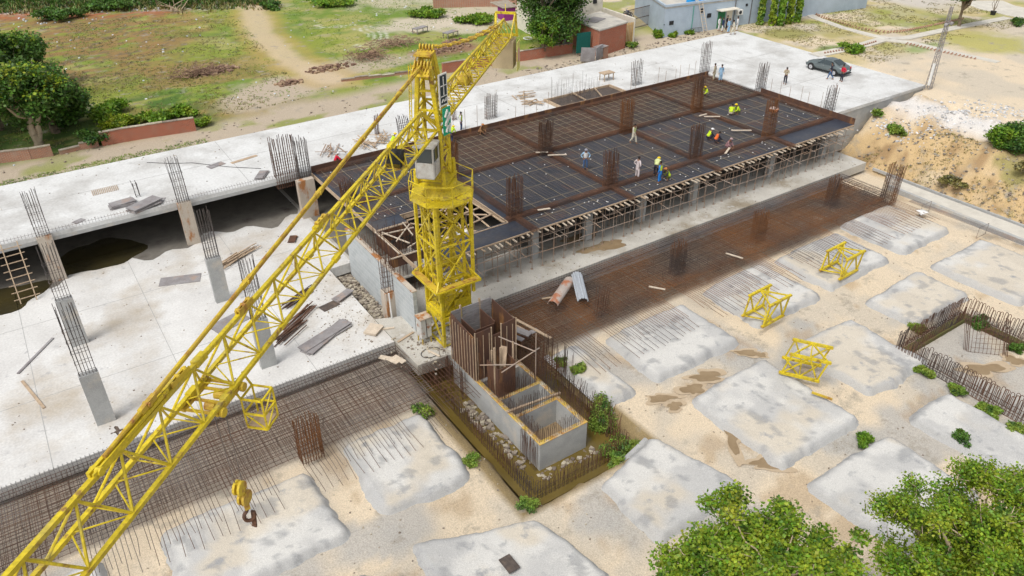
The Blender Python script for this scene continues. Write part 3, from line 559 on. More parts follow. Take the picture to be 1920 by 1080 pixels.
# ---------------------------------------------------------------- core walls in the pit, with shuttering
t = empty('core_walls', (18, 22.4, -1.7), 'grey concrete core walls in the muddy pit with stained tops and many thin bars', 'core walls')
CX0, CX1, CY0, CY1 = 16.65, 19.65, 22.4, 31.0; wth = .24
b = MB(); b.box(CX0, CX1, CY0, CY0+wth, -1.75, .06); b.box(CX0, CX0+wth, CY0+wth, CY1, -1.75, .06); b.box(CX1-wth, CX1, CY0+wth, CY1, -1.75, .06)
b.box(CX0+wth, CX1-wth, 24.7, 24.92, -1.75, .06); b.box(CX0+wth, CX1-wth, 26.3, 26.5, -1.75, .06); b.box(CX0+wth, CX1-wth, 28.2, 28.4, -1.75, .06); b.build('wall', M['concrete'], t, world=True)
M['foam'] = mat('rust_and_foam_wall_top', (.55,.5,.38), (.5,.25,.05), 3.5, .9, .01, c3=(.6,.42,.08), s3=1.4, t3=(.45,.6), c4=(.25,.09,.03), s4=4)
b = MB(); e = .02; b.box(CX0-e, CX1+e, CY0-e, CY0+wth, .062, .10); b.box(CX0-e, CX0+wth, CY0+wth+.003, CY1, .062, .10); b.box(CX1-wth, CX1+e, CY0+wth+.003, CY1, .062, .10)
b.box(CX0+wth+.003, CX1-wth-.003, 24.7, 24.92, .062, .10); b.box(CX0+wth+.003, CX1-wth-.003, 26.3, 26.5, .062, .10); b.build('wall_top', M['foam'], t, world=True)
MB().box(CX0+wth+.003, CX1-wth-.003, CY0+wth+.003, CY1, -1.74, -1.5).build('inner_floor', M['wet'], t, world=True)
b = MB()
def fringe(b, a, c, z0, z1, st=.12, r=.011, two=.14):
    a = np.array(a, float); c = np.array(c, float); L = np.linalg.norm(c-a); d = (c-a)/L; n = np.array([-d[1], d[0]])
    for k in range(int(L/st)+1):
        for s in (-1, 1):
            p = a+d*st*k+n*s*two/2; b.rods([(*p, z0), (*(p+nr.normal(0, .012, 2)), (z0+z1)/2), (*(p+nr.normal(0, .03, 2)), z1+rnd.uniform(-.2, .1))], r)
fringe(b, (CX0+.12, CY0+.12), (CX0+.12, 30.8), .06, 1.15); fringe(b, (CX1-.12, CY0+.12), (CX1-.12, 30.8), .06, 1.25); fringe(b, (CX0+.3, CY0+.12), (CX1-.3, CY0+.12), .06, 1.0)
fringe(b, (CX0+.4, 24.8), (CX1-.4, 24.8), .06, 1.15); fringe(b, (CX0+.4, 26.4), (CX1-.4, 26.4), .06, 1.2); b.build('starter_bars', M['rust'], t, world=True)
b = MB(); fringe(b, (CX0-.15, CY0+.1), (CX0-.15, 23.9), -1.7, .2, .13, .014, .1); b.build('outer_bars', M['rust'], t, world=True)
t = empty('shuttering', (18, 28.5, 0), 'tall rusty plywood shuttering box on top of the core walls beside the crane foot', 'formwork')
b = MB(); T = .05
for (x0, y0, x1, y1, h0, h1) in [(16.62,28.45,16.62,30.9,3.0,3.25),(16.67,28.42,17.7,28.42,3.25,3.3),(17.75,28.42,18.3,28.42,2.7,2.75),(18.35,28.42,19.3,28.42,3.2,3.3),(19.33,28.45,19.33,30.9,3.1,3.2),(17.3,29.4,17.3,30.9,2.6,2.6),(17.35,29.35,18.5,29.35,2.7,2.7),(18.55,29.4,18.55,30.9,2.8,2.8)]:
    dx, dy = (T, 0) if x0 == x1 else (0, T); b.add([(x0,y0,.11),(x1+dx,y0+dy,.11) if dx else (x1,y0,.11),(x1+dx,y1,.11) if dx else (x1,y1+dy,.11),(x0,y1,.11) if dx else (x0,y1+dy,.11),(x0,y0,h0),(x1+dx,y0,h0 if dx else h1) if dx else (x1,y0,h1),(x1+dx,y1,h1) if dx else (x1,y1+dy,h1),(x0,y1,h1) if dx else (x0,y1+dy,h0)], [(3,2,1,0),(4,5,6,7),(0,1,5,4),(1,2,6,5),(2,3,7,6),(3,0,4,7)])
b.build('panels', M['shutter'], t, world=True)
b = MB()
for x in (16.66, 17.7, 18.32, 19.3): b.bar((x, 28.38, .11), (x, 28.38, 3.35), .05)
for x in (17.3,18.55): b.bar((x, 30.95, .11), (x, 30.95, 3.5), .09)
for k in range(9): b.bar((16.57, 28.5+k*.3, .12), (16.57, 28.5+k*.3, 3.0), .035)
for k in range(7): b.bar((16.8+k*.38, 28.39, .12), (16.8+k*.38, 28.39, 3.0 if k != 3 else 2.6), .03)
b.build('studs', M['timber'], t, world=True)
b = MB()
for k, (x0, x1) in enumerate(((16.7,17.28),(17.4,18.5),(18.6,19.3))):
    for q in range(9): b.box(x0, x1, 30.9, 30.95, 1.0+q*.26, 1.22+q*.26)
b.build('back_boards', M['greywood'], t, world=True)
t = empty('shuttering', (17.3, 26.8, 0), 'small brown plywood column box with poles tied across it on the core walls', 'formwork')
b = MB(); b.box(16.95, 17.0, 26.6, 27.7, .1, 1.9); b.box(17.0, 18.0, 26.55, 26.6, .1, 1.95); b.box(18.0, 18.05, 26.6, 27.7, .1, 2.1); b.build('panels', M['shutter'], t, world=True)
b = MB(); [b.bar((x, y, .1), (x, y, h), .08) for x, y, h in ((16.93,26.9,3.2),(17.5,27.2,2.8),(18.1,26.9,3.1),(17.2,27.6,2.5))]; b.bar((17.55,27.1,1.6),(17.8,27.3,2.7),.35,.03); b.build('posts', M['timber'], t, world=True)
b = MB(); b.tube((16.2,27.2,2.2),(18.2,26.2,2.0),.035); b.tube((16.9,26.2,2.05),(19.6,26.6,2.25),.035); b.tube((18.1,28.3,2.6),(19.2,26.4,2.3),.035); b.tube((19.3,26.5,.1),(19.3,26.5,3.4),.03); b.build('poles', M['prop'], t, world=True)
o = MB().bar((16.6,25.3,.16),(19.8,24.9,.22),.14,.08).build('timber_beam', M['timber'], org=(16.6,25.3,.16)); tag(o, 'long timber laid across the middle opening of the core walls', 'plank')
# hooped starter bars round the pit and round the right hand core
def hoops(name, pts, z0, z1, st, lab, m='rust', r=.014):
    t = empty(name, (*pts[0], z0), lab, 'hooped bars'); b = MB()
    for a, c in zip(pts, pts[1:]):
        a = np.array(a, float); c = np.array(c, float); L = np.linalg.norm(c-a); d = (c-a)/L
        for k in range(int(L/st)):
            p = a+d*st*(k+.5); w = st*.34; zt = z1+rnd.uniform(-.14, .1); j = nr.normal(0, .035, 2)
            q = [(*(p-d*w), z0), (*(p-d*w+j), zt-.08), (*(p-d*w*.55+j), zt), (*(p+d*w*.55+j), zt), (*(p+d*w+j), zt-.08), (*(p+d*w), z0)]
            b.rods(q, r)
    b.build('hooped_bars', M[m], t, world=True)
    b = MB()
    for a, c in zip(pts, pts[1:]):
        for z in (z0+.15, z0+.45): b.rod((*a, z), (*c, z), r)
    b.build('runner_bars', M[m], t, world=True)
    return t
hoops('hooped_bars', [(15.35,32.2),(15.2,20.9),(21.3,20.9),(21.6,27.2)], -1.9, -.55, .26, 'ring of rusty hooped bars standing round the muddy pit')
hoops('hooped_bars', [(15.6,31.8),(15.5,21.2),(21.0,21.2),(21.2,27.0)], -1.9, -.75, .3, 'inner ring of rusty bars standing in the muddy water')
b = MB()
for k in range(46): y = 21.6+k*.13; b.rods([(20.9+.6*rnd.random(), y, -1.8), (21.2+.5*rnd.random(), y, -.2+rnd.random()*.5)], .015)
for k in range(60): x, y = rnd.uniform(19.9, 22.2), rnd.uniform(26.5, 29.2); b.rods([(x, y, -1.), (x+.1*rnd.random(), y, .55+rnd.random()*.5)], .014)
tag(b.build('upright_bars', M['rust'], org=(21,24,-1.7)), 'dense thicket of upright rusty bars along the right side of the core walls', 'reinforcement')
b = MB()
for k in range(30): x, y = rnd.uniform(16.0, 16.6), rnd.uniform(29.2, 31.8); b.rods([(x, y, -1.8), (x, y, .2+.3*rnd.random())], .014)
for k in range(26): b.rods([(14.9+k*.07, 31.45-k*.003, -1.8), (14.9+k*.07, 31.4, .1+.2*rnd.random())], .013)
tag(b.build('upright_bars', M['rust'], org=(15.5,31,-1.7)), 'row of upright rusty bars between the crane base pad and the muddy pit', 'reinforcement')
t1 = hoops('hooped_bars', [(46.9,10.0),(46.6,17.7),(39.5,17.7),(39.3,9.4)], -1.15, .4, .22, 'rusty hooped bars with grass growing round them at the right edge', r=.022)
t2 = hoops('hooped_bars', [(46.2,10.0),(46.0,17.1),(40.1,17.1),(40.0,9.4)], -1.15, .1, .26, 'inner row of shorter rusty hooped bars at the right edge', r=.02)
b = MB(); b.box(39.6,46.6,17.0,17.5,-1.2,-.75); b.box(46.1,46.6,9,17,-1.2,-.75); 
M['moss'] = mat('mossy_dark_soil', (.12,.085,.04), (.10,.11,.03), 2, 1, .03)
tag(b.build('mossy_upstand', M['moss'], org=(43,17,-1.2)), 'dark mossy upstand inside the hooped bars at the right', 'upstand')
t = empty('rebar_cage', (44.3, 14.9, -1), 'leaning splayed column cage inside the hooped bars at the right edge', 'rebar cage')
b = MB()
for g, (x0, y0) in enumerate(((43.2,15.2),(44.6,13.6))):
    for k in range(10): b.rod((x0+.05*(k%3), y0+.03*k, -1.0), (x0+.55+.05*(k%3), y0+.75+.04*k, 1.0), .016)
for k in range(9): b.rod((43.3+.15*k, 15.1-.16*k, -1.), (43.9+.15*k, 15.8-.16*k, 1.), .015)
b.build('bars', M['rust'], t, world=True)
b = MB(); [b.rod((43.25+.06*q, 15.2, -1+.3*q), (44.75+.08*q, 13.7+.1*q, -1+.3*q), .01) for q in range(6)]; b.build('tie_hoops', M['rust'], t, world=True)
b = MB(); [b.rods([(47.5+.22*k, 13.2-.3*k, -1), (47.5+.22*k, 13.2-.3*k, -.1+.1*rnd.random())], .013) for k in range(8)]; b.rod((47.3,13.4,-.5),(49.5,10.8,-.5),.013)
# ---------------------------------------------------------------- formwork deck
DZ = 3.08
HX0, HX1, HY0, HY1 = 19.9, 25.4, 38.3, 43.4          # hole beside the crane
t = empty('formwork_deck', (17.6, 36.4, 2.85), 'large dark plywood formwork deck on props with workers on it', 'formwork deck')
def panel(x0, x1, y0, y1, m): return MB().box(x0, x1, y0, y1, DZ-.03, DZ).build('plywood_bay', M[m], t, world=True)
gx_ = [17.6, 26.2, 34.7, 43.5, 52.1, 60.6]; gy_ = [36.5, 38.5, 46.7, 53.7]
for i in range(5):
    for j in range(3):
        m = 'brownply' if j == 2 and i > 0 else 'slate'
        x0, x1, y0, y1 = gx_[i]+.003, gx_[i+1]-.003, gy_[j]+.003, gy_[j+1]-.003
        if i == 0 and j == 1: panel(x0, x1, 43.4, y1, m); panel(25.4, x1, y0, 43.39, m); panel(x0, 19.9, 42.2, 43.39, m)
        elif i == 0 and j == 0: panel(19.6, x1, y0, y1, m)
        else: panel(x0, x1, y0, y1, m)
b = MB(); b.box(17.6, 60.6, 53.72, 53.79, 2.9, 3.6); b.box(60.62, 60.68, 36.5, 46.9, 2.9, 3.62); b.build('edge_board', M['shutter'], t, world=True)
b = MB(); b.box(HX0, HX1, HY0-.06, HY0, 2.75, 3.14); b.box(HX1, HX1+.06, HY0, HY1, 2.75, 3.14); b.box(HX0, HX1, HY1, HY1+.06, 2.75, 3.14); b.box(17.6, 19.85, 42.1, 42.16, 2.6, 3.2); b.box(17.55,17.6,36.5,53.7,2.8,3.1); b.build('hole_edge_board', M['timber'], t, world=True)
b = MB(); b.bar((17.6, 36.5, DZ-.06), (60.6, 36.5, DZ-.06), .1, .1); b.build('front_ledger', M['timber'], t, world=True)
b = MB()
for y in np.arange(37.2, 53.5, 1.2):
    x0 = 25.5 if 38.2 < y < 43.5 else (17.8 if y > 42 else 19.7); b.bar((x0, y, DZ-.16), (60.5, y, DZ-.16), .1, .12)
b.build('bearers', M['greywood'], t, world=True)
# reinforcement on the deck, a mesh per bay
bayl = [[None]*3 for _ in range(5)]
nm = ['left', 'second', 'third', 'fourth', 'right']; rw = ['narrow front', 'middle', 'back']
for i in range(5):
    for j in range(3):
        if i == 4 and j == 0: continue
        if i == 0 and j == 0: continue
        x0, x1, y0, y1 = gx_[i]+.3, gx_[i+1]-.3, gy_[j]+.25, gy_[j+1]-.25
        if i == 0 and j == 1: y0 = 43.7
        tt = empty('bay_mesh', (x0, y0, DZ), '%s rebar mesh on the deck, %s row, %s' % ('brown' if j == 2 and i > 0 else 'blue grey', rw[j], ('bay right behind the crane','second bay from the crane','third bay from the crane','fourth bay from the crane','last bay at the right end')[i]), 'rebar mesh')
        b = MB(); c = MB(); brown = j == 2 and i > 0
        if brown:
            for y in np.arange(y0, y1, .2): b.rod((x0, y, DZ+.03), (x1, y, DZ+.03), .013)
            for x in np.arange(x0, x1, .25): b.rod((x, y0, DZ+.05), (x, y1, DZ+.05), .012)
            for y in np.arange(y0+.3, y1, .95): c.bar((x0, y, DZ+.08), (x1, y+rnd.uniform(-.05,.05), DZ+.08), .022, .02)
            for x in np.arange(x0+.3, x1, .8): c.bar((x, y0, DZ+.09), (x+rnd.uniform(-.05,.05), y1, DZ+.09), .022, .02)
        else:
            for y in np.arange(y0, y1, .21): b.rod((x0, y, DZ+.03), (x1, y+rnd.uniform(-.02,.02), DZ+.03), .018)
            for x in np.arange(x0, x1, .5): b.rod((x, y0, DZ+.015), (x, y1, DZ+.015), .010)
            for x in np.arange(x0+.4, x1, 1.35): c.bar((x, y0, DZ+.06), (x+rnd.uniform(-.05,.05), y1, DZ+.06), .028, .02)
            for y in np.arange(y0+.9, y1, 2.3): c.bar((x0, y, DZ+.06), (x0+(x1-x0)*rnd.choice((1,.7,1)), y, DZ+.06), .025, .02)
        b.build('main_bars', M['rust' if brown else 'steel'], tt, world=True); c.build('tie_bars', M['ochre'], tt, world=True)
        if not brown:
            s = MB()
            for _ in range(12): x, y = rnd.uniform(x0, x1), rnd.uniform(y0, y1); MB().box(x, x+.07, y, y+.07, DZ+.06, DZ+.10).build('spacer_block', M['white'], tt, world=True)
def beam_cage(a, c, lab, off=0):
    tt = empty('beam_cage', (*a, DZ-.1), lab, 'beam cage', 'beam cages dividing the deck into bays'); b = MB(); q = MB()
    a = np.array(a, float); c = np.array(c, float); L = np.linalg.norm(c-a); d = (c-a)/L; n = np.array([-d[1], d[0]])
    for s in (-.2,-.1,0,.1,.2):
        for z in (DZ+.2, DZ+.02): b.rod((*(a+n*s), z+off), (*(c+n*s), z+off), .017)
    for k in range(int(L/.11)):
        p = a+d*k*.11; r_ = [(*(p-n*.24), DZ+.0), (*(p-n*.24), DZ+.22+off), (*(p+n*.24), DZ+.22+off), (*(p+n*.24), DZ+.0)]; q.rods(r_, .009)
    b.build('long_bars', M['rust'], tt, world=True); q.build('stirrups', M['rust'], tt, world=True)
for i, l in ((1,'first beam cage right of the crane crossing the deck front to back'),(2,'second beam cage crossing the deck, passing right of the blue shirted man'),(3,'third beam cage crossing the deck, passing behind the group in yellow vests'),(4,'fourth beam cage crossing the deck, right of the three crouching workers')):
    beam_cage((gx_[i], 36.1), (gx_[i], 53.5), l)
beam_cage((25.4, 38.5), (60.4, 38.5), 'long beam cage near the front edge of the deck', .03); beam_cage((17.7, 46.7), (60.4, 46.7), 'long beam cage through the middle of the deck', .03)
beam_cage((17.8, 53.4), (60.3, 53.4), 'beam cage along the back edge board of the deck', .03); beam_cage((60.2, 38.8), (60.2, 53.2), 'beam cage along the right end of the deck')
# timbers sticking out of the front edge
jl = 'short timber end sticking out under the front edge of the deck'
x = 20.0; k = 0
while x < 60.3:
    ln = rnd.choice((.15, .2, .3, .35, .5)); o = MB().bar((x, 37.5, DZ-.17), (x+rnd.uniform(-.1,.1), 36.35-ln, DZ-.17+rnd.uniform(-.04,.05)), .08, .075).build('timber_joist', M['palewood' if k % 4 else 'timber'], org=(x, 36.4, DZ-.2))
    tag(o, jl, 'timber joist', 'timber ends along the front edge of the deck'); x += rnd.uniform(.38, .62); k += 1
# steel props in rows, their horizontal ties
k = 0
for y, st in ((36.6, .95), (37.4, 1.15), (38.5, 1.3), (39.6, 1.6)):
    x = 20.1+rnd.random()
    while x < 60.4:
        if not (y > 38.3 and x < 25.4) :
            t3 = empty('scaffold_prop', (x, y, 0), 'thin rusty steel prop standing under the front part of the deck', 'prop', 'scaffold props under the deck')
            lx, ly = rnd.uniform(-.12,.12), rnd.uniform(-.1,.1)
            MB().tube((x, y, .02), (x+lx*.5, y+ly*.5, 1.7), .028, 6).build('outer_tube', M['prop'], t3, world=True); MB().tube((x+lx*.5, y+ly*.5, 1.7), (x+lx, y+ly, DZ-.22), .021, 6).build('inner_tube', M['prop'], t3, world=True)
            MB().box(x-.08, x+.08, y-.08, y+.08, 0, .02).build('foot_plate', M['prop'], t3, world=True)
        x += st*rnd.uniform(.85, 1.15)
for z, y in ((1.15, 36.5), (2.2, 36.7), (1.9, 36.45), (1.5, 37.9), (2.4, 37.7)):
    x = 19.8
    while x < 59.5:
        ln = rnd.uniform(4.5, 6.2); o = MB().tube((x, y, z+rnd.uniform(-.1,.1)), (min(x+ln, 60.6), y, z+rnd.uniform(-.12,.12)), .027, 6).build('brace_tube', M['prop'], org=(x, y, z)); tag(o, 'long horizontal scaffold tube tying the props under the deck', 'brace tube', 'horizontal brace tubes under the deck'); x += ln-.4
x = 20.6
while x < 60:
    z = rnd.choice((1.6, 2.1, 2.45)); o = MB().tube((x, 38.2, z+.1), (x+rnd.uniform(-.3,.3), 35.6+rnd.random()*.4, z-.05), .026, 6).build('cross_tube', M['prop'], org=(x, 36, z)); tag(o, 'short scaffold tube pointing out between the props', 'brace tube', 'short cross tubes under the deck'); x += rnd.uniform(.9, 1.6)
# beams in the hole beside the crane
t = empty('hole_timbers', (HX0, HY0, 2.7), 'crossed round timbers spanning the open hole in the deck next to the crane', 'timbers')
for a, c in (((19.9,43.2),(25.3,43.0)),((25.2,43.2),(25.3,38.5)),((22,43.2),(25.2,40.6)),((20.6,41.2),(25.3,41.6)),((21,39.2),(25.2,40)),((20.2,42.5),(23.5,38.5)),((22.6,38.4),(23.0,43.2)),((20.2,38.7),(25.3,38.6)),((24.2,38.5),(24.4,43))):
    z = rnd.uniform(2.6, 3.0); MB().tube((*a, z), (*c, z+.1), .06, 7).build('timber', M['timber'], t, world=True)
for i, (x, y) in enumerate([(rnd.uniform(20.4,25.2), rnd.uniform(38.7,43)) for _ in range(16)]):
    t3 = empty('scaffold_prop', (x, y, 0), 'prop standing in the dark below the hole in the deck', 'prop', 'scaffold props under the deck'); MB().tube((x, y, 0), (x, y, 2.75), .03, 6).build('outer_tube', M['prop'], t3, world=True)
p = (21.7, 39.0); t = empty('cement_sacks', (*p, 2.9), 'white and grey sacks piled on a board beside the crane mast', 'sacks')
for k, (dx, dy, dz) in enumerate(((0,0,0),(.1,.05,.16),(.45,-.1,.0),(.05,.1,.32))):
    bm = MB(); bm.bar((p[0]+dx-.35, p[1]+dy, 2.95+dz+.08), (p[0]+dx+.35, p[1]+dy+.1, 2.95+dz+.08), .45, .15); bm.build('sack', M['white'], t, world=True)
MB().box(20.9, 22.9, 38.5, 39.5, 2.88, 2.93).build('board', M['palewood'], t, world=True)
# stair shaft formwork left of the crane
t = empty('shaft_formwork', (17.8, 40.5, 0), 'brown plywood beam box with thin bars around the shaft left of the crane', 'formwork')
b = MB(); b.box(17.4, 17.46, 38.6, 42.1, 2.2, 3.1); b.box(17.46, 19.8, 42.04, 42.098, 2.2, 3.1); b.box(19.8,19.86,38.4,42.1,2.3,3.1); b.box(16.6, 19.8, 38.5, 38.56, 2.3, 2.9); b.build('panels', M['shutter'], t, world=True)
b = MB(); [b.bar(a, c, .07) for a, c in (((17.4,38.6,3.14),(17.4,42.1,3.14)),((17.4,42.1,3.14),(19.8,42.1,3.14)),((16.7,38.5,3.0),(19.7,38.5,3.0)),((18.0,40.2,3.1),(19.7,41.6,3.25)),((17.7,41.7,3.2),(18.6,39.5,3.1)),((19.2,40.2,3.2),(19.4,42,3.3)),((17.6,41.5,3.15),(19.8,41.2,3.15)),((18.3,39.2,3.0),(19.5,39.6,3.05)))]; b.build('timbers', M['palewood'], t, world=True)
b = MB()
for k in range(90): x = rnd.uniform(16.6, 19.6); y = rnd.choice((rnd.uniform(38.6, 39), rnd.uniform(41.2, 42), rnd.uniform(38.6,42))); b.rods([(x, y, 0), (x+rnd.uniform(-.1,.1), y+rnd.uniform(-.1,.1), 3.2+rnd.random()*.9)], .013)
for k in range(10): b.rod((16.6, 39+.3*k, 2.0+.1*(k%3)), (19.7, 39+.3*k, 2.2), .012)
b.build('bars', M['rust'], t, world=True)
MB().box(16.5, 19.8, 38.6, 42.0, 1.2, 1.3).build('shaft_floor', M['roofc'], t, world=True)
# recess box in the white slab behind the deck
t = empty('beam_opening', (44.5, 55.5, 3.3), 'timber edged opening with tall thin bars in the white slab behind the deck', 'opening')
b = MB(); b.box(41.6, 49.6, 56.4, 56.5, 3.304, 3.5); b.box(41.6, 41.7, 53.85, 56.4, 3.304, 3.6); b.box(49.5, 49.6, 53.85, 56.4, 3.304, 3.55); b.bar((41.6,53.9,3.5),(49.6,53.9,3.5),.1,.1); b.bar((44.6,53.9,3.58),(44.9,56.4,3.58),.1,.1); b.bar((46.6,54,3.55),(47.6,56.4,3.55),.1,.1); b.build('timber_edges', M['timber'], t, world=True)
MB().box(41.7, 49.5, 53.96, 56.395, 3.3, 3.31).build('opening_bottom', M['brownply'], t, world=True)
b = MB()
for k in range(60): x = rnd.uniform(41.8, 46.5); y = rnd.choice((54.1, 56.2, 55.2)); b.rods([(x, y, 3.2), (x+rnd.uniform(-.06,.06), y, 4.1+rnd.random()*1.6)], .011)
for k in range(14): x = rnd.uniform(44, 46); b.rods([(x, rnd.uniform(54, 55.4), 3.2), (x, 55, 4.2)], .02)
b.build('thin_bars', M['steel'], t, world=True)
xs = [29.5, 30.6, 31.8, 33.0, 37.0, 38.0, 39.3, 40.6, 50.6, 51.2, 54.2, 55.2, 56.6, 57.2, 58.4, 59.3]
for x in xs: tag(MB().rods([(x, 54.4, 3.3), (x+rnd.uniform(-.05,.05), 54.4, 4.3+rnd.random()*.9)], .022).build('guard_post', M['prop'], org=(x, 54.4, 3.3)), 'thin upright bar behind the back edge board of the deck', 'post', 'thin posts along the back edge board')
for y in (40.4, 41.8, 42.6, 43.9, 45.0, 46.1): tag(MB().rods([(61.1, y, 3.3), (61.1, y+.03, 4.4+rnd.random()*.5)], .022).build('guard_post', M['prop'], org=(61.1, y, 3.3)), 'thin upright bar along the right edge board of the deck', 'post', 'thin posts along the right edge board')
# ---------------------------------------------------------------- tower crane
CX, CY = 17.75, 33.13; JD = math.radians(44.36); jd = np.array([math.cos(JD), math.sin(JD)]); jn = np.array([-jd[1], jd[0]])
JX, JY = 17.5, 33.3
def J(s, q, z): p = np.array([JX, JY])+jd*s+jn*q; return (p[0], p[1], z)
cr = empty('tower_crane', (CX, CY, 0), 'tall yellow lattice tower crane whose boom reaches over the site to the lower left', 'crane')
def lattice_mast(b, w, z0, z1, st, leg=.13, br=.06, cross=True):
    c = [(CX-w/2, CY-w/2), (CX+w/2, CY-w/2), (CX+w/2, CY+w/2), (CX-w/2, CY+w/2)]
    for p in c: b.bar((*p, z0), (*p, z1), leg)
    n = max(1, round((z1-z0)/st)); h = (z1-z0)/n
    for k in range(n):
        za, zb = z0+k*h, z0+(k+1)*h
        for i in range(4):
            p, q = c[i], c[(i+1)%4]
            b.bar((*p, zb), (*q, zb), br*1.3)
            if cross: b.bar((*p, za), (*q, zb), br); b.bar((*q, za), (*p, zb), br)
            else: b.bar((*(p if k % 2 else q), za), (*(q if k % 2 else p), zb), br)
    for i in range(4): b.bar((*c[i], z0), (*c[(i+1)%4], z0), br*1.4)
    return b
b = MB(); lattice_mast(b, 1.8, 0.0, 4.4, 2.2, .17, .09, False)
for a, c in ((( -.9,-.9),(.9,-.9)),((.9,-.9),(.9,.9)),((-.9,-.9),(-.9,.9)),((-.9,.9),(.9,.9))): b.bar((CX+a[0],CY+a[1],1.9),(CX+c[0],CY+c[1],1.9),.2,.28)
b.build('base_section', M['yellow'], cr, world=True)
lattice_mast(MB(), 1.5, 2.0, 9.4, 1.25, .13, .06).build('mast', M['yellow'], cr, world=True)
b = lattice_mast(MB(), 2.2, 4.1, 9.3, 2.6, .16, .075)
for s in (-1, 1): b.bar((CX+s*1.1, CY-1.1, 3.3), (CX+s*1.1, CY-1.1, 4.2), .15); b.bar((CX-1.1, CY+s*.4, 4.1), (CX-1.1, CY+s*.4, 9.3), .08)
b.build('climbing_sleeve', M['yellow'], cr, world=True)
b = MB(); b.add([(CX-1.0,CY-.95,2.2),(CX+.95,CY-.95,2.2),(CX+.95,CY-.4,3.0),(CX-.6,CY-.95,3.0)], [(0,1,2,3)]); b.box(CX-.9, CX+.9, CY-.9, CY+.9, 2.25, 2.45); b.box(CX-.1,CX+.9,CY-.98,CY-.9,2.2,3.0); b.build('ram_beam', M['yellow'], cr, world=True)
def grille(b, x0, x1, y0, y1, z): b.box(x0, x1, y0, y1, z, z+.06)
b = MB()
for q in ((-1.5,1.35,-1.5,-1.15),(-1.5,1.35,1.15,1.35),(-1.5,-1.15,-1.146,1.146),(1.15,1.35,-1.146,1.146)): grille(b, CX+q[0], CX+q[1], CY+q[2], CY+q[3], 4.25)
b.build('work_platform', M['yellow2'], cr, world=True)
b = MB()
for i in range(4):
    c = [(-1.5,-1.5),(1.35,-1.5),(1.35,1.35),(-1.5,1.35)]; p, q = c[i], c[(i+1)%4]; b.bar((CX+p[0],CY+p[1],4.2),(CX+q[0],CY+q[1],4.2),.1)
    b.bar((CX+p[0]*.66,CY+p[1]*.66,4.9),(CX+p[0],CY+p[1],4.25),.07)
b.build('platform_frame', M['yellow'], cr, world=True)
# octagonal platform, drum and slewing ring
def ngon(r, n=8, ph=.3927): return [(CX+r*math.cos(2*math.pi*k/n+ph+.2), CY+r*math.sin(2*math.pi*k/n+ph+.2)) for k in range(n)]
O = ngon(1.78); Oi = ngon(1.05)
b = MB()
for k in range(8): p, q, r_, s = O[k], O[(k+1)%8], Oi[(k+1)%8], Oi[k]; b.add([(*p,9.3),(*q,9.3),(*r_,9.3),(*s,9.3),(*p,9.36),(*q,9.36),(*r_,9.36),(*s,9.36)], [(3,2,1,0),(4,5,6,7),(0,1,5,4),(2,3,7,6)]); b.bar((*p,9.3),(*q,9.3),.05,.09)
b.build('ring_platform', M['yellow'], cr, world=True)
b = MB()
for k in range(8):
    p, q = O[k], O[(k+1)%8]; b.tube((*p,9.36),(*p,10.4),.028,6)
    for z in (9.85, 10.4): b.tube((*p,z),(*q,z),.025,6)
b.build('railing', M['yellow'], cr, world=True)
b = MB(); n = 16
for (r0, z0, r1, z1) in ((1.0,9.37,.72,9.85),(.85,9.85,.85,10.12)): b.tube((CX,CY,z0),(CX,CY,z1),r0,n,r1)
b.build('slewing_drum', M['yellow'], cr, world=True)
def RB(b, s0, s1, q0, q1, z0, z1):   # box turned with the boom
    v = [J(s, q, z) for z in (z0, z1) for s, q in ((s0,q0),(s1,q0),(s1,q1),(s0,q1))]
    b.add(v, [(3,2,1,0),(4,5,6,7),(0,1,5,4),(1,2,6,5),(2,3,7,6),(3,0,4,7)]); return b
b = MB(); RB(b, -1.1, 1.1, -.9, .9, 10.15, 10.27)
for s in (-.95, .95):
    for q in (-.75, .75): b.tube(J(s,q,10.27), J(s,q,10.95), .12, 10); b.tube(J(s,q,10.95), J(s,q,11.05), .09, 10)
b.build('slewing_platform', M['yellow'], cr, world=True)
b = MB()
for s in (-.7, .7):
    for q in (-.62, .62): b.bar(J(s,q,10.3), J(s,q,13.2), .15)
for q in (-.62, .62):
    for z0, z1 in ((10.3, 11.7), (11.7, 13.2)): b.bar(J(-.7,q,z0), J(.7,q,z1), .08); b.bar(J(.7,q,z0), J(-.7,q,z1), .08); b.bar(J(-.7,q,z1), J(.7,q,z1), .1)
for s in (-.7, .7):
    for z in (10.4, 11.7, 13.15): b.bar(J(s,-.62,z), J(s,.62,z), .12)
    b.bar(J(s,-.62,10.4), J(s,.62,11.7), .08); b.bar(J(s,.62,10.4), J(s,-.62,11.7), .08)
b.build('slewing_frame', M['yellow'], cr, world=True)
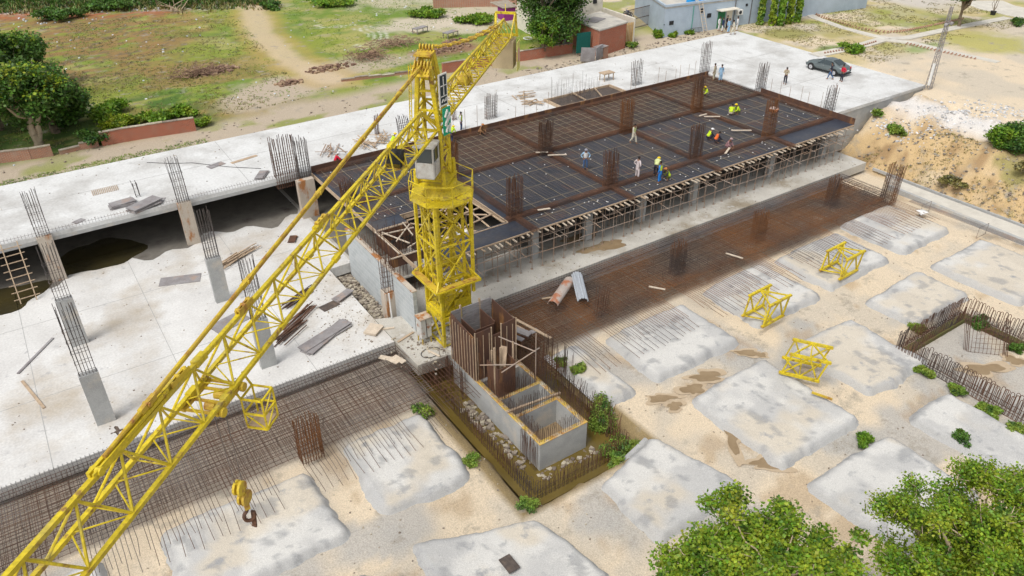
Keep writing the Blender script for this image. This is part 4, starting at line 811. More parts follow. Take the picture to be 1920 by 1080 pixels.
# cab
cab = MB(); c0, c1, q0, q1, z0, z1 = -1.95, -.85, -.62, .5, 10.95, 12.75
c0, c1, q0, q1, z0, z1 = -1.75, -.8, -.5, .4, 11.0, 12.6
for (a, c, d, e) in (((c0,q0),(c1,q0),z0,z0+.8),((c1,q0),(c1,q1),z0,z1),((c0,q1),(c1,q1),z0,z1),((c0,q0),(c0,q1),z0,z0+.8)):
    RB(cab, min(a[0],c[0])-.02, max(a[0],c[0])+.02, min(a[1],c[1])-.02, max(a[1],c[1])+.02, d, e)
RB(cab, c0-.1, c1+.1, q0-.1, q1+.1, z1, z1+.08); RB(cab, c0, c1, q0, q1, z0-.06, z0)
for s, q in ((c0,q0),(c1,q0),(c0,q1)): cab.bar(J(s,q,z0), J(s,q,z1), .07)
cabo = cab.build('cab', M['cabwhite'], cr, world=True)
def sub(b, name, m, par):
    o = b.build(name, m); o.data.transform(Matrix.Translation((-CX, -CY, 0))); o.parent = par; return o
sub(RB(RB(MB(), c0+.05, c1-.05, q0-.005, q0+.01, z0+.82, z1-.02), c0-.005, c0+.01, q0+.05, q1-.05, z0+.82, z1-.02), 'window', M['glass'], cabo)
sub(RB(MB(), c0+.2, c1-.4, q0-.06, q0-.03, z0+.1, z0+.75), 'guard_panel', M['chrome'] if False else flat('pale_mesh', (.5,.48,.45)), cabo)
sub(RB(RB(MB(), c0+.4, c1-.2, q1-.5, q1-.1, z0+.05, z0+.5), c1-.3, c1-.2, q1-.5, q1-.1, z0+.5, z0+1.2), 'seat', M['black'], cabo)
# head
b = MB(); top = [(-.75,-.28,16.5),(-.75,.28,16.5),(-.1,-.28,16.95),(-.1,.28,16.95)]
for s, q, i in ((-.75,-.6,0),(-.75,.6,1),(.75,-.6,2),(.75,.6,3)): b.bar(J(s,q,13.2), J(*top[i]), .2)
for q, i in ((-.6,0),(.6,1)):
    for t0, t1 in ((.0,.3),(.3,.6),(.6,.95)):
        A = lambda s, t, j: np.array(J(s,q,13.2))*(1-t)+np.array(J(*top[j]))*t
        b.bar(A(-.75,t0,i), A(.75,t1,i+2), .09); b.bar(A(-.75,t1,i), A(.75,t1,i+2), .1); b.bar(A(.75,t0,i+2), A(-.75,t1,i), .07)
for s, i, j in ((-.75,0,1),(.75,2,3)):
    for t in (.3,.6,.9):
        a = np.array(J(s,-.6,13.2))*(1-t)+np.array(J(*top[i]))*t; c = np.array(J(s,.6,13.2))*(1-t)+np.array(J(*top[j]))*t; b.bar(a, c, .1)
    b.bar(J(s,-.6,13.3), np.array(J(s,.6,13.2))*.7+np.array(J(*top[j]))*.3, .08)
b.build('tower_head', M['yellow'], cr, world=True)
b = MB(); RB(b, -.9, .1, -.42, .42, 16.85, 16.95)
for k in range(5): b.tube(J(-1.0,-.36+.16*k,16.5), J(-1.0,-.30+.16*k,16.5), .2, 12); 
for k in range(5): b.tube(J(-.1,-.36+.16*k,17.12), J(-.1,-.30+.16*k,17.12), .15, 12)
b.bar(J(-1.0,-.5,16.4), J(-1.0,.5,16.4), .12); b.bar(J(-1.45,0,16.05), J(-.95,0,16.35), .9, .05)
for k in range(6): b.bar(J(-1.35,-.4+.16*k,16.2), J(-.2,-.4+.16*k,17.0), .05)
b.build('pulley_block', M['yellow2'], cr, world=True)
b = MB(); b.path([J(-.95,.75,13.2), J(-.85,.6,16.5)], .025); b.path([J(-.8,.9,13.2), J(-.75,.75,16.4)], .025)
for k in range(12): z = 13.4+k*.25; b.bar(J(-.95+.006*k,.75-.01*k,z), J(-.8+.006*k,.9-.01*k,z), .03)
b.build('ladder', M['yellow'], cr, world=True)
# boom: triangular lattice with one top chord
def boom(b, s0, s1, hw, zb, zt, st, chord=.12, dg=.065, thin=.04, endtop=0.):
    sg = 1 if s1 > s0 else -1; n = int(abs(s1-s0)/st)
    e = s0+sg*n*st
    tp0, tp1 = s0+sg*st*.5+endtop*sg, e-sg*st*.5
    b.bar(J(tp0,0,zt), J(tp1,0,zt), chord*1.05); 
    for q in (-hw, hw): b.bar(J(s0,q,zb), J(e,q,zb), chord)
    for k in range(n):
        a = s0+sg*k*st; c = a+sg*st; m = a+sg*st*.5
        for q in (-hw, hw): b.tube(J(a,q,zb+.03), J(m,0,zt-.03), dg*.55, 6, cap=False); b.tube(J(m,0,zt-.03), J(c,q,zb+.03), dg*.55, 6, cap=False)
        b.tube(J(a,-hw,zb), J(m,hw,zb), thin*.55, 5, cap=False); b.tube(J(m,hw,zb), J(c,-hw,zb), thin*.55, 5, cap=False); b.tube(J(a,-hw,zb), J(a,hw,zb), thin*.55, 5, cap=False)
    return b
ZB, ZT, HW = 13.2, 14.4, .52
b = boom(MB(), -.9, -44, HW, ZB, ZT, 1.55)
for k in range(5): s = -6.0-7.75*k; b.bar(J(s-.25,0,ZT+.02), J(s+.25,0,ZT+.02), .2, .2); [b.bar(J(s-.2,q,ZB), J(s+.2,q,ZB), .18) for q in (-HW, HW)]
b.bar(J(-1.65,0,ZT), J(-.7,-.5,13.5), .1); b.bar(J(-1.65,0,ZT), J(-.7,.5,13.5), .1)
jib = b.build('boom', M['yellow'], cr, world=True)
b = MB()
for s, z, q in ((-29.6,ZT+.1,.08),(-22.4,ZT+.1,.08),(-19.0,ZT+.1,.06),(-13.4,ZT+.1,.06)):
    b = MB(); b.bar(J(s-.4,q,z), J(s+.4,q,z), .06, .16); b.bar(J(s-.4,q-.12,z), J(s+.4,q-.12,z), .03, .2); [b.tube(J(s+u,q-.13,z+.04), J(s+u,q+.04,z+.04), .07, 8) for u in (-.3,0,.3)]
    b.build('rope_guide', M['yellow2'], cr, world=True)
b = MB(); b.bar(J(-25.9,.06,ZT+.12), J(-22.6,.06,ZT+.14), .09, .14); b.bar(J(-25.9,-.07,ZT+.12), J(-23.0,-.07,ZT+.2), .05, .1); b.tube(J(-25.7,-.14,ZT+.08), J(-25.7,.14,ZT+.08), .11, 8); b.build('tie_bracket', M['yellow'], cr, world=True)
b = MB(); A = np.array(J(-1.2,0,16.45)); B = np.array(J(-25.4,0,ZT+.2))
b.tube(A+(0,0,.06), B+(0,0,.02), .055, 8); b.tube(A-(0,0,.1), B-(0,0,.02), .04, 8)
for t_ in (.13,.32,.5,.72,.93): p = A*(1-t_)+B*t_; d = (B-A)/np.linalg.norm(B-A); b.bar(p-d*.3, p+d*.3, .12, .16); b.tube(p-(jn[0]*.1,jn[1]*.1,0), p+(jn[0]*.1,jn[1]*.1,0), .07, 8)
b.build('boom_tie', M['yellow2'], cr, world=True)
# counter jib with winch, ballast and ties
boom(MB(), .9, 18.4, HW, ZB, ZT, 1.45, .12, .06).build('counter_boom', M['yellow'], cr, world=True)
b = MB()
for k in range(34): b.bar(J(1.2+k*.5,-HW,ZB-.03), J(1.2+k*.5,HW,ZB-.03), .09, .03)
b.build('walkway_slats', M['yellow2'], cr, world=True)
b = MB(); e = 18.2
for q in (-.8, .8): b.bar(J(e,q,ZB-.1), J(e-.1,q*.85,ZB+1.5), .13); b.bar(J(e-1.0,q*.65,ZB), J(e-.1,q*.85,ZB+1.5), .09)
b.bar(J(e-.1,-.72,ZB+1.5), J(e-.1,.72,ZB+1.5), .15); b.bar(J(e,-.8,ZB), J(e,.8,ZB), .15); b.bar(J(e-.1,0,ZB+1.5), J(e+.3,.1,ZB+2.), .05); b.build('end_frame', M['yellow'], cr, world=True)
b = MB()
for k, q in enumerate((-.12, .12)):
    p0 = np.array(J(-.1,q,17.1)); p1 = np.array(J(15.8,q,ZT+.1)); n = 9; pts = []
    for i in range(n+1): t_ = i/n; p = p0*(1-t_)+p1*t_; p[2] -= 1.3*t_*(1-t_); pts.append(p)
    b.path(pts, .045)
    for p in pts[1:-1]: b.tube(p-(.12,.0,0), p+(.12,.0,0), .09, 6)
b.build('counter_tie', M['yellow2'], cr, world=True)
b = MB()
for k in range(3): RB(b, 17.1+k*.42, 17.5+k*.42, -.7, .8, 11.1, 13.0)
b.bar(J(17.3,-.35,13.0),J(17.3,-.35,13.15),.1); b.bar(J(18.1,.35,13.0),J(18.1,.35,13.15),.1)
b.build('ballast', M['ballast'], cr, world=True)
t4 = MB(); RB(t4, 17.3, 18.3, -.98, -.95, 10.9, 12.9); o = t4.build('banner', flat('banner_yellow', (.72,.68,.2)), cr, world=True)
sub(RB(MB(), 17.5, 18.1, -1.0, -.985, 11.5, 12.4), 'print', flat('banner_pink', (.7,.4,.32)), o)
b = MB(); b.tube(J(6.2,-.28,ZB+.35), J(6.2,.28,ZB+.35), .26, 12); RB(b, 6.6, 7.3, -.3, .3, ZB+.05, ZB+.5); RB(b, -5.9,-5.0,-.3,.3,ZB+.05,ZB+.3); b.build('winch', M['yellow2'], cr, world=True)
b = MB(); b.tube(J(-5.4,-.3,ZB+.5), J(-5.4,.3,ZB+.5), .3, 12); RB(b, -5.9, -5.6, -.32, .32, ZB+.1, ZB+.7); b.build('trolley_winch', M['black'], cr, world=True)
# signs on the head
M['signw'] = flat('sign_white', (.75,.75,.72)); M['signg'] = flat('sign_green', (.02,.36,.2)); M['signd'] = flat('sign_dark', (.035,.05,.055)); 
SD = np.array([math.cos(math.radians(24)), math.sin(math.radians(24)), 0]); SN = np.array([SD[1], -SD[0], 0])
def sign(o0, w, h, m, name):
    b = MB(); o0 = np.array(o0); v = [o0, o0+SD*w, o0+SD*w+(0,0,h), o0+(0,0,h)]; b.add([p for p in v]+[p-SN*.06 for p in v], [(0,1,2,3),(7,6,5,4),(0,4,5,1),(1,5,6,2),(2,6,7,3),(3,7,4,0)]); return b.build(name, m, cr, world=True), o0
def strokes(o0, par, L, m, name, w, off=.012):
    b = MB()
    for (x0, z0, x1, z1) in L: b.bar(o0+SD*x0+(0,0,z0)+SN*off, o0+SD*x1+(0,0,z1)+SN*off, w, w*1., up=SN)
    return sub2(b, name, m, par)
def sub2(b, name, m, par): o = b.build(name, m); o.data.transform(Matrix.Translation((-CX, -CY, 0))); o.parent = par; return o
s1, o1 = sign((JX+.0, JY-.98, 14.35), .66, 1.6, M['signw'], 'sign_board')
f_ = MB(); p = o1+SN*.01; v = [p+SD*.07+(0,0,.08), p+SD*.59+(0,0,.08), p+SD*.59+(0,0,1.53), p+SD*.07+(0,0,1.53)]; f_.add(v, [(0,1,2,3)]); sub2(f_, 'dark_field', M['signd'], s1)
strokes(o1, s1, [(.33,.55,.33,1.45),(.1,1.02,.56,1.02),(.1,.5,.56,.5),(.14,.2,.24,.36),(.24,.36,.34,.2),(.34,.2,.44,.34),(.44,.22,.55,.3),(.46,.36,.54,.36)], M['signw'], 'white_marks', .035, .02)
s2, o2 = sign((JX+.14, JY-1.0, 12.85), .6, 1.4, M['signg'], 'sign_board')
strokes(o2, s2, [(.1,.95,.3,1.3),(.12,.6,.5,1.1),(.1,.5,.48,.95),(.15,.15,.3,.5),(.42,.1,.5,.55)], M['signw'], 'white_marks', .1, .02)
# trolley, basket, ropes and hook
ST = -21.35
b = MB(); [b.bar(J(ST-.7,q,ZB-.2), J(ST+.7,q,ZB-.2), .08, .12) for q in (-.5,.5)]; [b.bar(J(ST+u,-.5,ZB-.2), J(ST+u,.5,ZB-.2), .07) for u in (-.65,-.2,.3,.65)]; [b.tube(J(ST+s,q*.66,ZB-.2), J(ST+s,q*.56,ZB-.2), .14, 10) for s in (-.55,.55) for q in (-1,1)]; b.tube(J(ST-.2,-.15,ZB-.38), J(ST-.2,.15,ZB-.38), .14, 10); b.tube(J(ST+.3,-.15,ZB-.38), J(ST+.3,.15,ZB-.38), .14, 10); b.build('trolley', M['yellow2'], cr, world=True)
b = MB(); s0, s1_, qa, qb, za, zb_ = ST+.3, ST+.95, -1.25, -.62, 11.7, 12.75
for s in (s0, s1_):
    for q in (qa, qb): b.bar(J(s,q,za), J(s+(0.0),q,zb_), .05)
for z in (za, (za+zb_)/2, zb_):
    b.bar(J(s0,qa,z), J(s1_,qa,z), .05); b.bar(J(s0,qb,z), J(s1_,qb,z), .05); b.bar(J(s0,qa,z), J(s0,qb,z), .05); b.bar(J(s1_,qa,z), J(s1_,qb,z), .05)
b.bar(J(s0,qa,za), J(s1_,qa,(za+zb_)/2), .035); b.bar(J(s0,qa,(za+zb_)/2), J(s1_,qa,zb_), .035); b.bar(J(s0,qa,za), J(s0,qb,(za+zb_)/2), .035)
b.bar(J(s0,qb,zb_), J(s0,-.4,ZB), .05); b.bar(J(s1_,qb,zb_), J(s1_,-.4,ZB), .05)
bk = b.build('maintenance_basket', M['yellow'], cr, world=True); sub(RB(MB(), s0+.03, s1_-.03, qa+.03, qb-.03, za+.03, za+.07), 'basket_floor', M['timber'], bk)
HK = J(ST+.05, 0, 0); HZ = 9.1
hb = MB(); hx, hy = HK[0], HK[1]
for z, r, off in ((HZ+.25,.24,-.03),(HZ-.28,.26,.08)):
    hb.tube((hx-jn[0]*.12+jd[0]*off, hy-jn[1]*.12+jd[1]*off, z), (hx-jn[0]*.04+jd[0]*off, hy-jn[1]*.04+jd[1]*off, z), r, 12); hb.tube((hx+jn[0]*.04+jd[0]*off, hy+jn[1]*.04+jd[1]*off, z), (hx+jn[0]*.12+jd[0]*off, hy+jn[1]*.12+jd[1]*off, z), r, 12)
hb.bar((hx,hy,HZ-.5),(hx,hy,HZ+.45),.12,.2); hb.bar((hx+.05,hy,HZ-.72),(hx+.05,hy,HZ-.5),.16,.16)
hk = hb.build('hook_block', M['yellow2'], cr, world=True)
h2 = MB(); pts = [(hx+.05+.17*math.sin(a), hy, HZ-1.05-.17*math.cos(a)*1.3) for a in np.linspace(-2.8, 1.9, 9)]; h2.path([(hx+.05,hy,HZ-.72)]+pts, .06); h2.bar((hx+.12,hy,HZ-1.6),(hx+.2,hy+.05,HZ-.98),.16,.06); sub(h2, 'hook', M['rust'], hk)
h3 = MB(); [h3.tube((hx+q, hy, HZ+.4), (hx+q*1.6, hy, ZB-.45), .013, 4) for q in (-.1, .1)]; sub(h3, 'hoist_ropes', M['steel'], hk)
# cabinet, cable heap and rope ring on the base pad
t = empty('electric_cabinet', (16.2, 33.5, 0), 'chipped white metal cabinet on legs at the foot of the crane', 'cabinet')
MB().box(15.85, 16.5, 33.1, 33.75, .45, 1.75).build('cabinet_body', M['elec'], t, world=True); MB().box(15.8, 16.55, 33.05, 33.8, 1.752, 1.82).build('roof', M['rustcon'], t, world=True)
b = MB(); [b.bar((x,y,0),(x,y,.449),.05) for x in (15.9,16.45) for y in (33.15,33.7)]; b.build('leg', M['yellow2'], t, world=True)
MB().box(16.16,16.19,33.08,33.1,.5,1.7).build('door_seam', M['dark'], t, world=True)
b = MB()
for k in range(14): b.path([(17.5+.35*math.cos(a+k)+rnd.uniform(-.1,.1), 31.7+.3*math.sin(a+k)+.1*k%.3, .05+.03*k) for a in np.linspace(0,6.28,12)], .03, 5)
tag(b.build('cable_heap', M['black'], org=(17.5,31.7,0)), 'black heap of cable beside the crane foot', 'cable')
tag(MB().path([(15.9+.6*math.cos(a), 32.2+.45*math.sin(a), .03) for a in np.linspace(0,5.2,20)], .02, 5).build('loose_cable', M['black'], org=(15.9,32.2,0)), 'thin loose cable looped on the pale crane base pad', 'cable')
# ---------------------------------------------------------------- yellow lattice sections on the ground
def mast_section(x, y, z, rz, lab, tilt=0., L=1.9, w=1.5):
    t = empty('crane_section', (x, y, z), lab, 'crane section', 'yellow crane mast sections lying on the mounds', rz)
    P = [(-L/2,-w/2,0),(-L/2,w/2,0),(-L/2+tilt,w/2,w*.92),(-L/2+tilt,-w/2,w*.92)]; Q = [(a+L,b_,c) for a,b_,c in P]
    [MB().bar((a[0]-.12,a[1],a[2]+.07), (c[0]+.12,c[1],c[2]+.07), .15).build('chord', M['yellow'], t) for a, c in zip(P, Q)]
    b = MB(); mid = lambda a, c: tuple((u+v)/2 for u, v in zip(a, c))
    U = lambda p: (p[0], p[1], p[2]+.07)
    for i in range(4):
        j = (i+1) % 4; m_ = mid(P[i], Q[i]); b.bar(U(m_), U(P[j]), .08); b.bar(U(m_), U(Q[j]), .08)
        if i in (1, 3): b.bar(U(P[i]), U(P[j]), .09); b.bar(U(Q[i]), U(Q[j]), .09)
        else: b.bar(U(mid(P[i],Q[i])), U(mid(P[j],Q[j])), .07)
    b.bar(U(P[0]), U(Q[2]), .06); b.build('bracing', M['yellow'], t)
    [MB().tube(U((p[0]+s,p[1]-.09,p[2])), U((p[0]+s,p[1]+.09,p[2])), .06, 8).build('connector_lug', M['yellow2'], t) for p, s in [(p, -.1) for p in P]+[(q, .1) for q in Q]]
for px, py, rz, lab in ((1572,508,.05,'yellow lattice crane section farthest back on the mounds'),(1430,594,.05,'middle one of the three yellow lattice crane sections'),(1500,694,-1.0,'yellow lattice crane section nearest the camera, lying at another angle')):
    p = at(px, py, -.5); mast_section(p[0], p[1], ground_z(p[0], p[1])+.52, rz, lab, .35)
p = at(1540,745,-.5); tag(MB().bar((p[0]-.2,p[1]+.5,-.4),(p[0]+.25,p[1]-.5,-.42),.12,.09).build('yellow_brace', M['yellow2'], org=p), 'short yellow bar lying on the broad mound in front of the nearest lattice section', 'steel bar')
# ---------------------------------------------------------------- loose boards, pipes and piles
def board(px, py, z, l, w, rz, m, lab, h=.03, cat='board', name='plywood_board', n=1):
    p = at(px, py, z); t = None; b = MB(); d = np.array([math.cos(rz), math.sin(rz)])
    for k in range(n): 
        o = nr.normal(0, .06, 2)*(k > 0); q = np.array([p[0], p[1]])+o; e = d if k == 0 else np.array([math.cos(rz+rnd.uniform(-.12,.12)), math.sin(rz+rnd.uniform(-.12,.12))])
        b.bar((*(q-e*l/2), z+h/2+.006+k*(h+.004)), (*(q+e*l/2), z+h/2+.006+k*(h+.004)), w, h)
    return tag(b.build(name, M[m], org=(p[0], p[1], z)), lab, cat)
board(338,525,0,2.6,1.1,-.35,'greywood','grey plywood sheet on the white floor left of the middle column')
board(612,634,0,3.6,.75,.42,'greywood','long grey plywood stack at the lower edge of the white floor, behind the boom',.05,n=4)
board(643,558,0,1.3,.55,.4,'greywood','small stack of grey planks near the trench',.04,n=5); board(618,574,0,1.2,.7,.2,'brownply','pinkish brown sheet behind the boom near the long plank stack')
board(700,620,0,1.0,.8,.7,'palewood','pale stack of small boards near the crane base',.05,n=4); board(430,605,0,2.2,1.3,.3,'greywood','grey sheet seen through the boom beside the lower column')
board(725,672,-.06,.9,.35,-.9,'palewood','first of three pale boards on the mesh beside the crane pad'); board(735,676,-.02,.9,.3,-1.2,'palewood','middle of three pale boards on the mesh beside the crane pad'); board(748,674,.02,.9,.35,-1.3,'palewood','last of three pale boards on the mesh beside the crane pad')
for px, py, l, rz, m, lab in ((68,667,3.4,.9,'greywood','long dark plank lying alone at the far left of the white floor'),(62,740,3.3,-1.35,'timber','long brown plank near the left edge below the other plank'),(715,618,1.6,-.4,'palewood','pale plank bridging the rubble trench')):
    board(px, py, 0, l, .14, rz, m, lab, .06, 'plank', 'plank')
for i, (px, py, l, rz, lab) in enumerate(((455,480,3.2,.5,'pile of long thin planks right of the middle column'),(560,600,3.0,.6,'bundle of thin rusty bars crossing behind the boom'),(545,625,2.6,.55,'bundle of thin bars below the boom near the floor edge'),(430,490,2.5,.6,'short pile of thin planks against the middle column'),(560,560,2.8,.5,'thin red brown bars on the floor behind the boom'))):
    b = MB(); p = at(px, py, 0)
    for k in range(9): o = nr.normal(0, .22, 2); a = rz+rnd.uniform(-.1,.1); d = np.array([math.cos(a), math.sin(a)]); q = p[:2]+o; b.bar((*(q-d*l/2), .03+.03*k), (*(q+d*l/2*rnd.uniform(.6,1.1)), .03+.03*k), .07, .03)
    tag(b.build('plank_pile', M['timber' if i in (0,3) else 'rust'], org=p), lab, 'pile')
board(548,450,0,.9,.5,1.,'shutter','reddish bundle on the white floor below the dark basement opening',.05,n=3); board(545,380,3.3-3.3,.1,.1,0,'black','dark scrap deep in the basement opening')
board(272,448-60,3.3,2.1,1.0,.4,'greywood','heap of grey sheets on the white slab beside a rusty column head',.05,n=6); board(230,385,3.3,1.6,.8,.1,'greywood','smaller heap of grey sheets on the slab at the left of the larger heap',.05,n=5)
board(148,415,3.3,.7,.5,.5,'greywood','small dark sheet on the white slab at the left'); board(300,376,3.3,.8,.6,1.1,'greywood','small grey sheet beside the slab edge column')
b = MB(); p = at(198,357,3.3)
for k in range(15): b.bar((p[0]-.9+.12*k, p[1]-.5, 3.33), (p[0]-.9+.12*k+.05, p[1]+.5, 3.33), .05, .03)
tag(b.build('slatted_mat', M['timber'], org=p), 'small brown slatted mat on the white slab at the left', 'mat')
board(405,310,3.3,1.3,.7,.3,'greywood','pinkish board on the slab left of the wide cage'); board(458,299,3.3,2.2,.35,.2,'timber','long brown board on the slab left of the wide cage'); board(490,330,3.3,1.5,.6,.9,'greywood','dark scrap boards on the slab near the wide cage',.05,n=3)
for i, (px, py, lab) in enumerate(((620,285,'scattered bars and poles on the slab behind the deck corner'),(680,272,'heap of pale planks on the slab behind the crane boom'),(720,262,'thin planks on the slab left of the crane mast head'))):
    b = MB(); p = at(px, py, 3.3)
    for k in range(12): a = rnd.uniform(.6, 2.6); d = np.array([math.cos(a), math.sin(a)]); q = p[:2]+nr.normal(0, .5, 2); l = rnd.uniform(1, 3); b.bar((*(q-d*l/2), 3.34+.03*k), (*(q+d*l/2), 3.36+.05*k*rnd.random()), .08, .03)
    tag(b.build('plank_pile', M['timber' if i else 'prop'], org=p), lab, 'pile')
for px, py, lab in ((985,182,'crossed timber trestle lying on the slab near the opening'),(1000,195,'small trestle of boards left of the opening in the slab')):
    b = MB(); p = at(px, py, 3.3)
    for k in range(8): a = rnd.uniform(0, 3.1); d = np.array([math.cos(a), math.sin(a)])*rnd.uniform(.5,1.2); q = p[:2]+nr.normal(0, .4, 2); b.bar((*(q-d), 3.36+.04*k), (*(q+d), 3.36+.04*k), .1, .05)
    tag(b.build('timber_trestle', M['timber'], org=p), lab, 'trestle')
t = empty('trestle_table', at(1137,150,3.3), 'small wooden table standing on the slab behind the opening', 'table'); MB().box(-.7,.7,-.45,.45,.72,.8).build('tabletop', M['timber'], t)
for sx in (-.6,.6):
    for sy in (-.35,.35): MB().bar((sx,sy,0),(sx*.95,sy,.72),.07).build('leg', M['timber'], t)
for px, py, l, rz, lab in ((1045,291,1.5,-.5,'pale plank on the deck beside the cage above the blue shirted man'),(1016,286,1.,-.5,'short pale plank just left of that longer one near the deck cage'),(1339,258,1.1,-.3,'x'),):
    if lab != 'x': board(px, py, DZ+.25, l, .16, rz, 'palewood', lab, .05, 'plank', 'plank')
for px, py, l, rz, lab in ((1335,219,1.4,-.6,'pale plank on the beam cage left of the crouching pair'),(1318,216,.9,.0,'short pale plank beside the longer one near the crouching pair'),(1390,245,1.7,-.6,'pale plank on the beam cage between the crouching groups'),(1364,283,1.4,.5,'pale plank below the three crouching workers'),(1020,393,.9,-.3,'short plank on the near deck right of the dark cage')):
    board(px, py, DZ+.25, l, .16, rz, 'palewood', lab, .05, 'plank', 'plank')
# half pipe, corrugated sheet, planks on the brown mat
def shell(a, c, r, n, amp, name, part, m, lab, cat, flatn=.85):
    "half round sheet between two ends, with real thickness"
    a = np.array(a); c = np.array(c); d = (c-a)/np.linalg.norm(c-a); sd = np.cross(d, (0,0,1)); t = empty(name, a, lab, cat); v = []; f = []; m_ = n+1
    for e in (a, c):
        for rr in (r, r-.03):
            for k in range(n+1): g = math.pi*k/n; q = rr+amp*(k % 2); v.append(e+sd*math.cos(g)*q+np.array((0,0,1))*math.sin(g)*q*flatn)
    for k in range(n): f += [(k,k+1,2*m_+k+1,2*m_+k), (m_+k+1,m_+k,3*m_+k,3*m_+k+1), (k+1,k,m_+k,m_+k+1), (2*m_+k,2*m_+k+1,3*m_+k+1,3*m_+k)]
    b = MB(); b.add(v, f); b.build(part, m, t, world=True)
shell(at(1068,526,-.08), at(1036,572,-.08), .36, 14, 0, 'half_pipe', 'curved_sheet', mat('pipe_rust', (.5,.44,.38), (.42,.36,.32), 1, .8, 0, c3=(.42,.17,.09), s3=1.2, t3=(.5,.6)), 'rust stained grey half pipe form lying on the brown mat', 'pipe')
shell(at(1081,516,.1), at(1093,566,-.08), .32, 12, .06, 'corrugated_form', 'ribbed_sheet', flat('zinc_sheet', (.42,.45,.49), .4), 'silvery corrugated column form lying beside the half pipe', 'form')
t = empty('shutter_stack', (19.9, 30.8, 0), 'stack of grey and brown column shutters behind the shuttering box', 'formwork'); b = MB(); b.bar((19.6,32.6,.35),(20.6,29.6,.35),.35,.3); b.bar((20.1,32.7,.3),(21.3,29.9,.3),.5,.2); b.build('shutters', M['shutter'], t, world=True)
b = MB(); b.bar((20.15,32.7,.45),(21.35,29.9,.45),.5,.06); b.bar((19.62,32.6,.53),(20.62,29.6,.53),.33,.05); b.build('grey_faces', M['greywood'], t, world=True)
for (x0,y0,x1,y1,w,m,lab) in ((21.6,33.6,22.5,29.4,.18,'timber','long reddish plank on the mat between the shutter stack and the half pipe'),(21.2,33.2,21.7,31.0,.1,'timber','thin pole on the mat beside the long reddish plank'),(31.3,30.4,31.9,29.5,.12,'palewood','short white stake near the middle of the brown mat'),(38.8,30.6,39.2,29.4,.12,'palewood','thin pale stake farther along the brown mat'),(24.6,33.2,25.6,32.8,.12,'timber','short plank left of the half pipe')):
    tag(MB().bar((x0,y0,.0),(x1,y1,.02),w,.06).build('plank', M[m], org=(x0,y0,0)), lab, 'plank')
board(997,585+38,-.05,.9,.35,.1,'greywood','pale grooved board on the mat right of the shuttering box')
p = at(955,1058,-.5); tag(MB().box(p[0]-.28,p[0]+.28,p[1]-.42,p[1]+.42,-.48,-.44).build('dark_sheet', M['brownply'], org=p), 'dark rectangular sheet lying on the bottom footing mound', 'sheet')
p = at(1727,398,-.5); b = MB(); b.add([(p[0]-.5,p[1]-.3,-.5),(p[0]+.4,p[1]-.4,-.45),(p[0]+.6,p[1]+.2,-.5),(p[0]-.1,p[1]+.4,-.42),(p[0]-.1,p[1],-.3)], [(0,1,4),(1,2,4),(2,3,4),(3,0,4)]); tag(b.build('white_sheet', M['white'], org=p), 'crumpled white sheet by the bent bars near the bank', 'sheet')
b = MB()
for k in range(6): b.rod((57.8+.12*k, 28.5, -.35), (58.1+.12*k, 19.5, -.4), .016)
for y in (27.2, 22.6): b.rods([(57.5,y,-1),(57.5,y,-.1),(58.8,y,-.1),(58.8,y,-1),(57.5,y,-1)], .018)
tag(b.build('bar_bundle', M['steel'], org=(57.8,24,-1)), 'bundle of long bars held by bent frames along the foot of the bank', 'reinforcement')
tag(MB().tube((15.65,36.7,-.5),(15.55,36.6,1.9),.05,8).build('downpipe', M['white'], org=(15.6,36.6,-.5)), 'torn white plastic strip beside the tan column', 'plastic strip')
# ladders and grid in the basement opening at the far left
b = MB()
for x in (-3.3,-2.4): b.bar((x,51.6,.02),(x+.1,53.2,3.6),.06)
for k in range(8): b.bar((-3.6,51.7+.2*k,.3+.42*k),(-2.1,51.7+.2*k,.35+.42*k),.045)
tag(b.build('scaffold_ladder', M['timber'], org=(-3,51.6,0)), 'pale bamboo ladder leaning in the basement opening at the left edge', 'ladder')
b = MB()
for k in range(110): b.rods([(-5+.2*k, 53.85, 3.3), (-5+.2*k, 53.86, 3.52), (-5+.2*k, 54.1, 3.52)], .011)
b.rod((-5, 53.86, 3.5), (17, 53.86, 3.5), .011)
tag(b.build('slab_edge_bars', M['steel'], org=(0,53.86,3.3)), 'row of short bent bars along the front edge of the white slab', 'reinforcement')
pts = [(12, 63.5), (14, 60), (17,58), (11,56.5)]; tag(MB().path([(7.5,62.5,3.33),(9,61.2,3.33),(10.4,60.4,3.33),(12.5,58,3.33),(14.5,56.2,3.33)], .02, 4).build('long_cable', M['black'], org=(10,60,3.3)), 'thin dark cable winding over the white slab at the left', 'cable')
# small bird in the air beside the boom
def bird_at(p):
    t = empty('bird', p, 'small dark brown bird in flight just left of the crane boom', 'bird'); b = MB()
    R_ = [(-.14,.012),(-.10,.03),(-.03,.045),(.04,.04),(.09,.024),(.115,.03),(.14,.02),(.165,.004)]
    for (x0, r0), (x1, r1) in zip(R_, R_[1:]): b.tube((x0,0,.01*x0), (x1,0,.02*x1), r0, 8, r1, cap=False)
    b.add([(-.13,-.015,0),(-.13,.015,0),(-.23,.04,0),(-.23,-.04,0)], [(0,1,2,3)]); b.build('body', flat('bird_brown', (.12,.09,.07)), t)
    for s in (-1, 1):
        w = MB(); w.add([(.05,.03*s,.01),(-.05,.03*s,.01),(-.09,.16*s,.06),(-.05,.28*s,.03),(.03,.15*s,.07)], [(0,1,2,3,4)]); w.build('wing', flat('bird_brown', (.12,.09,.07)), t)
bird_at(tuple(at(222,808,10.)))

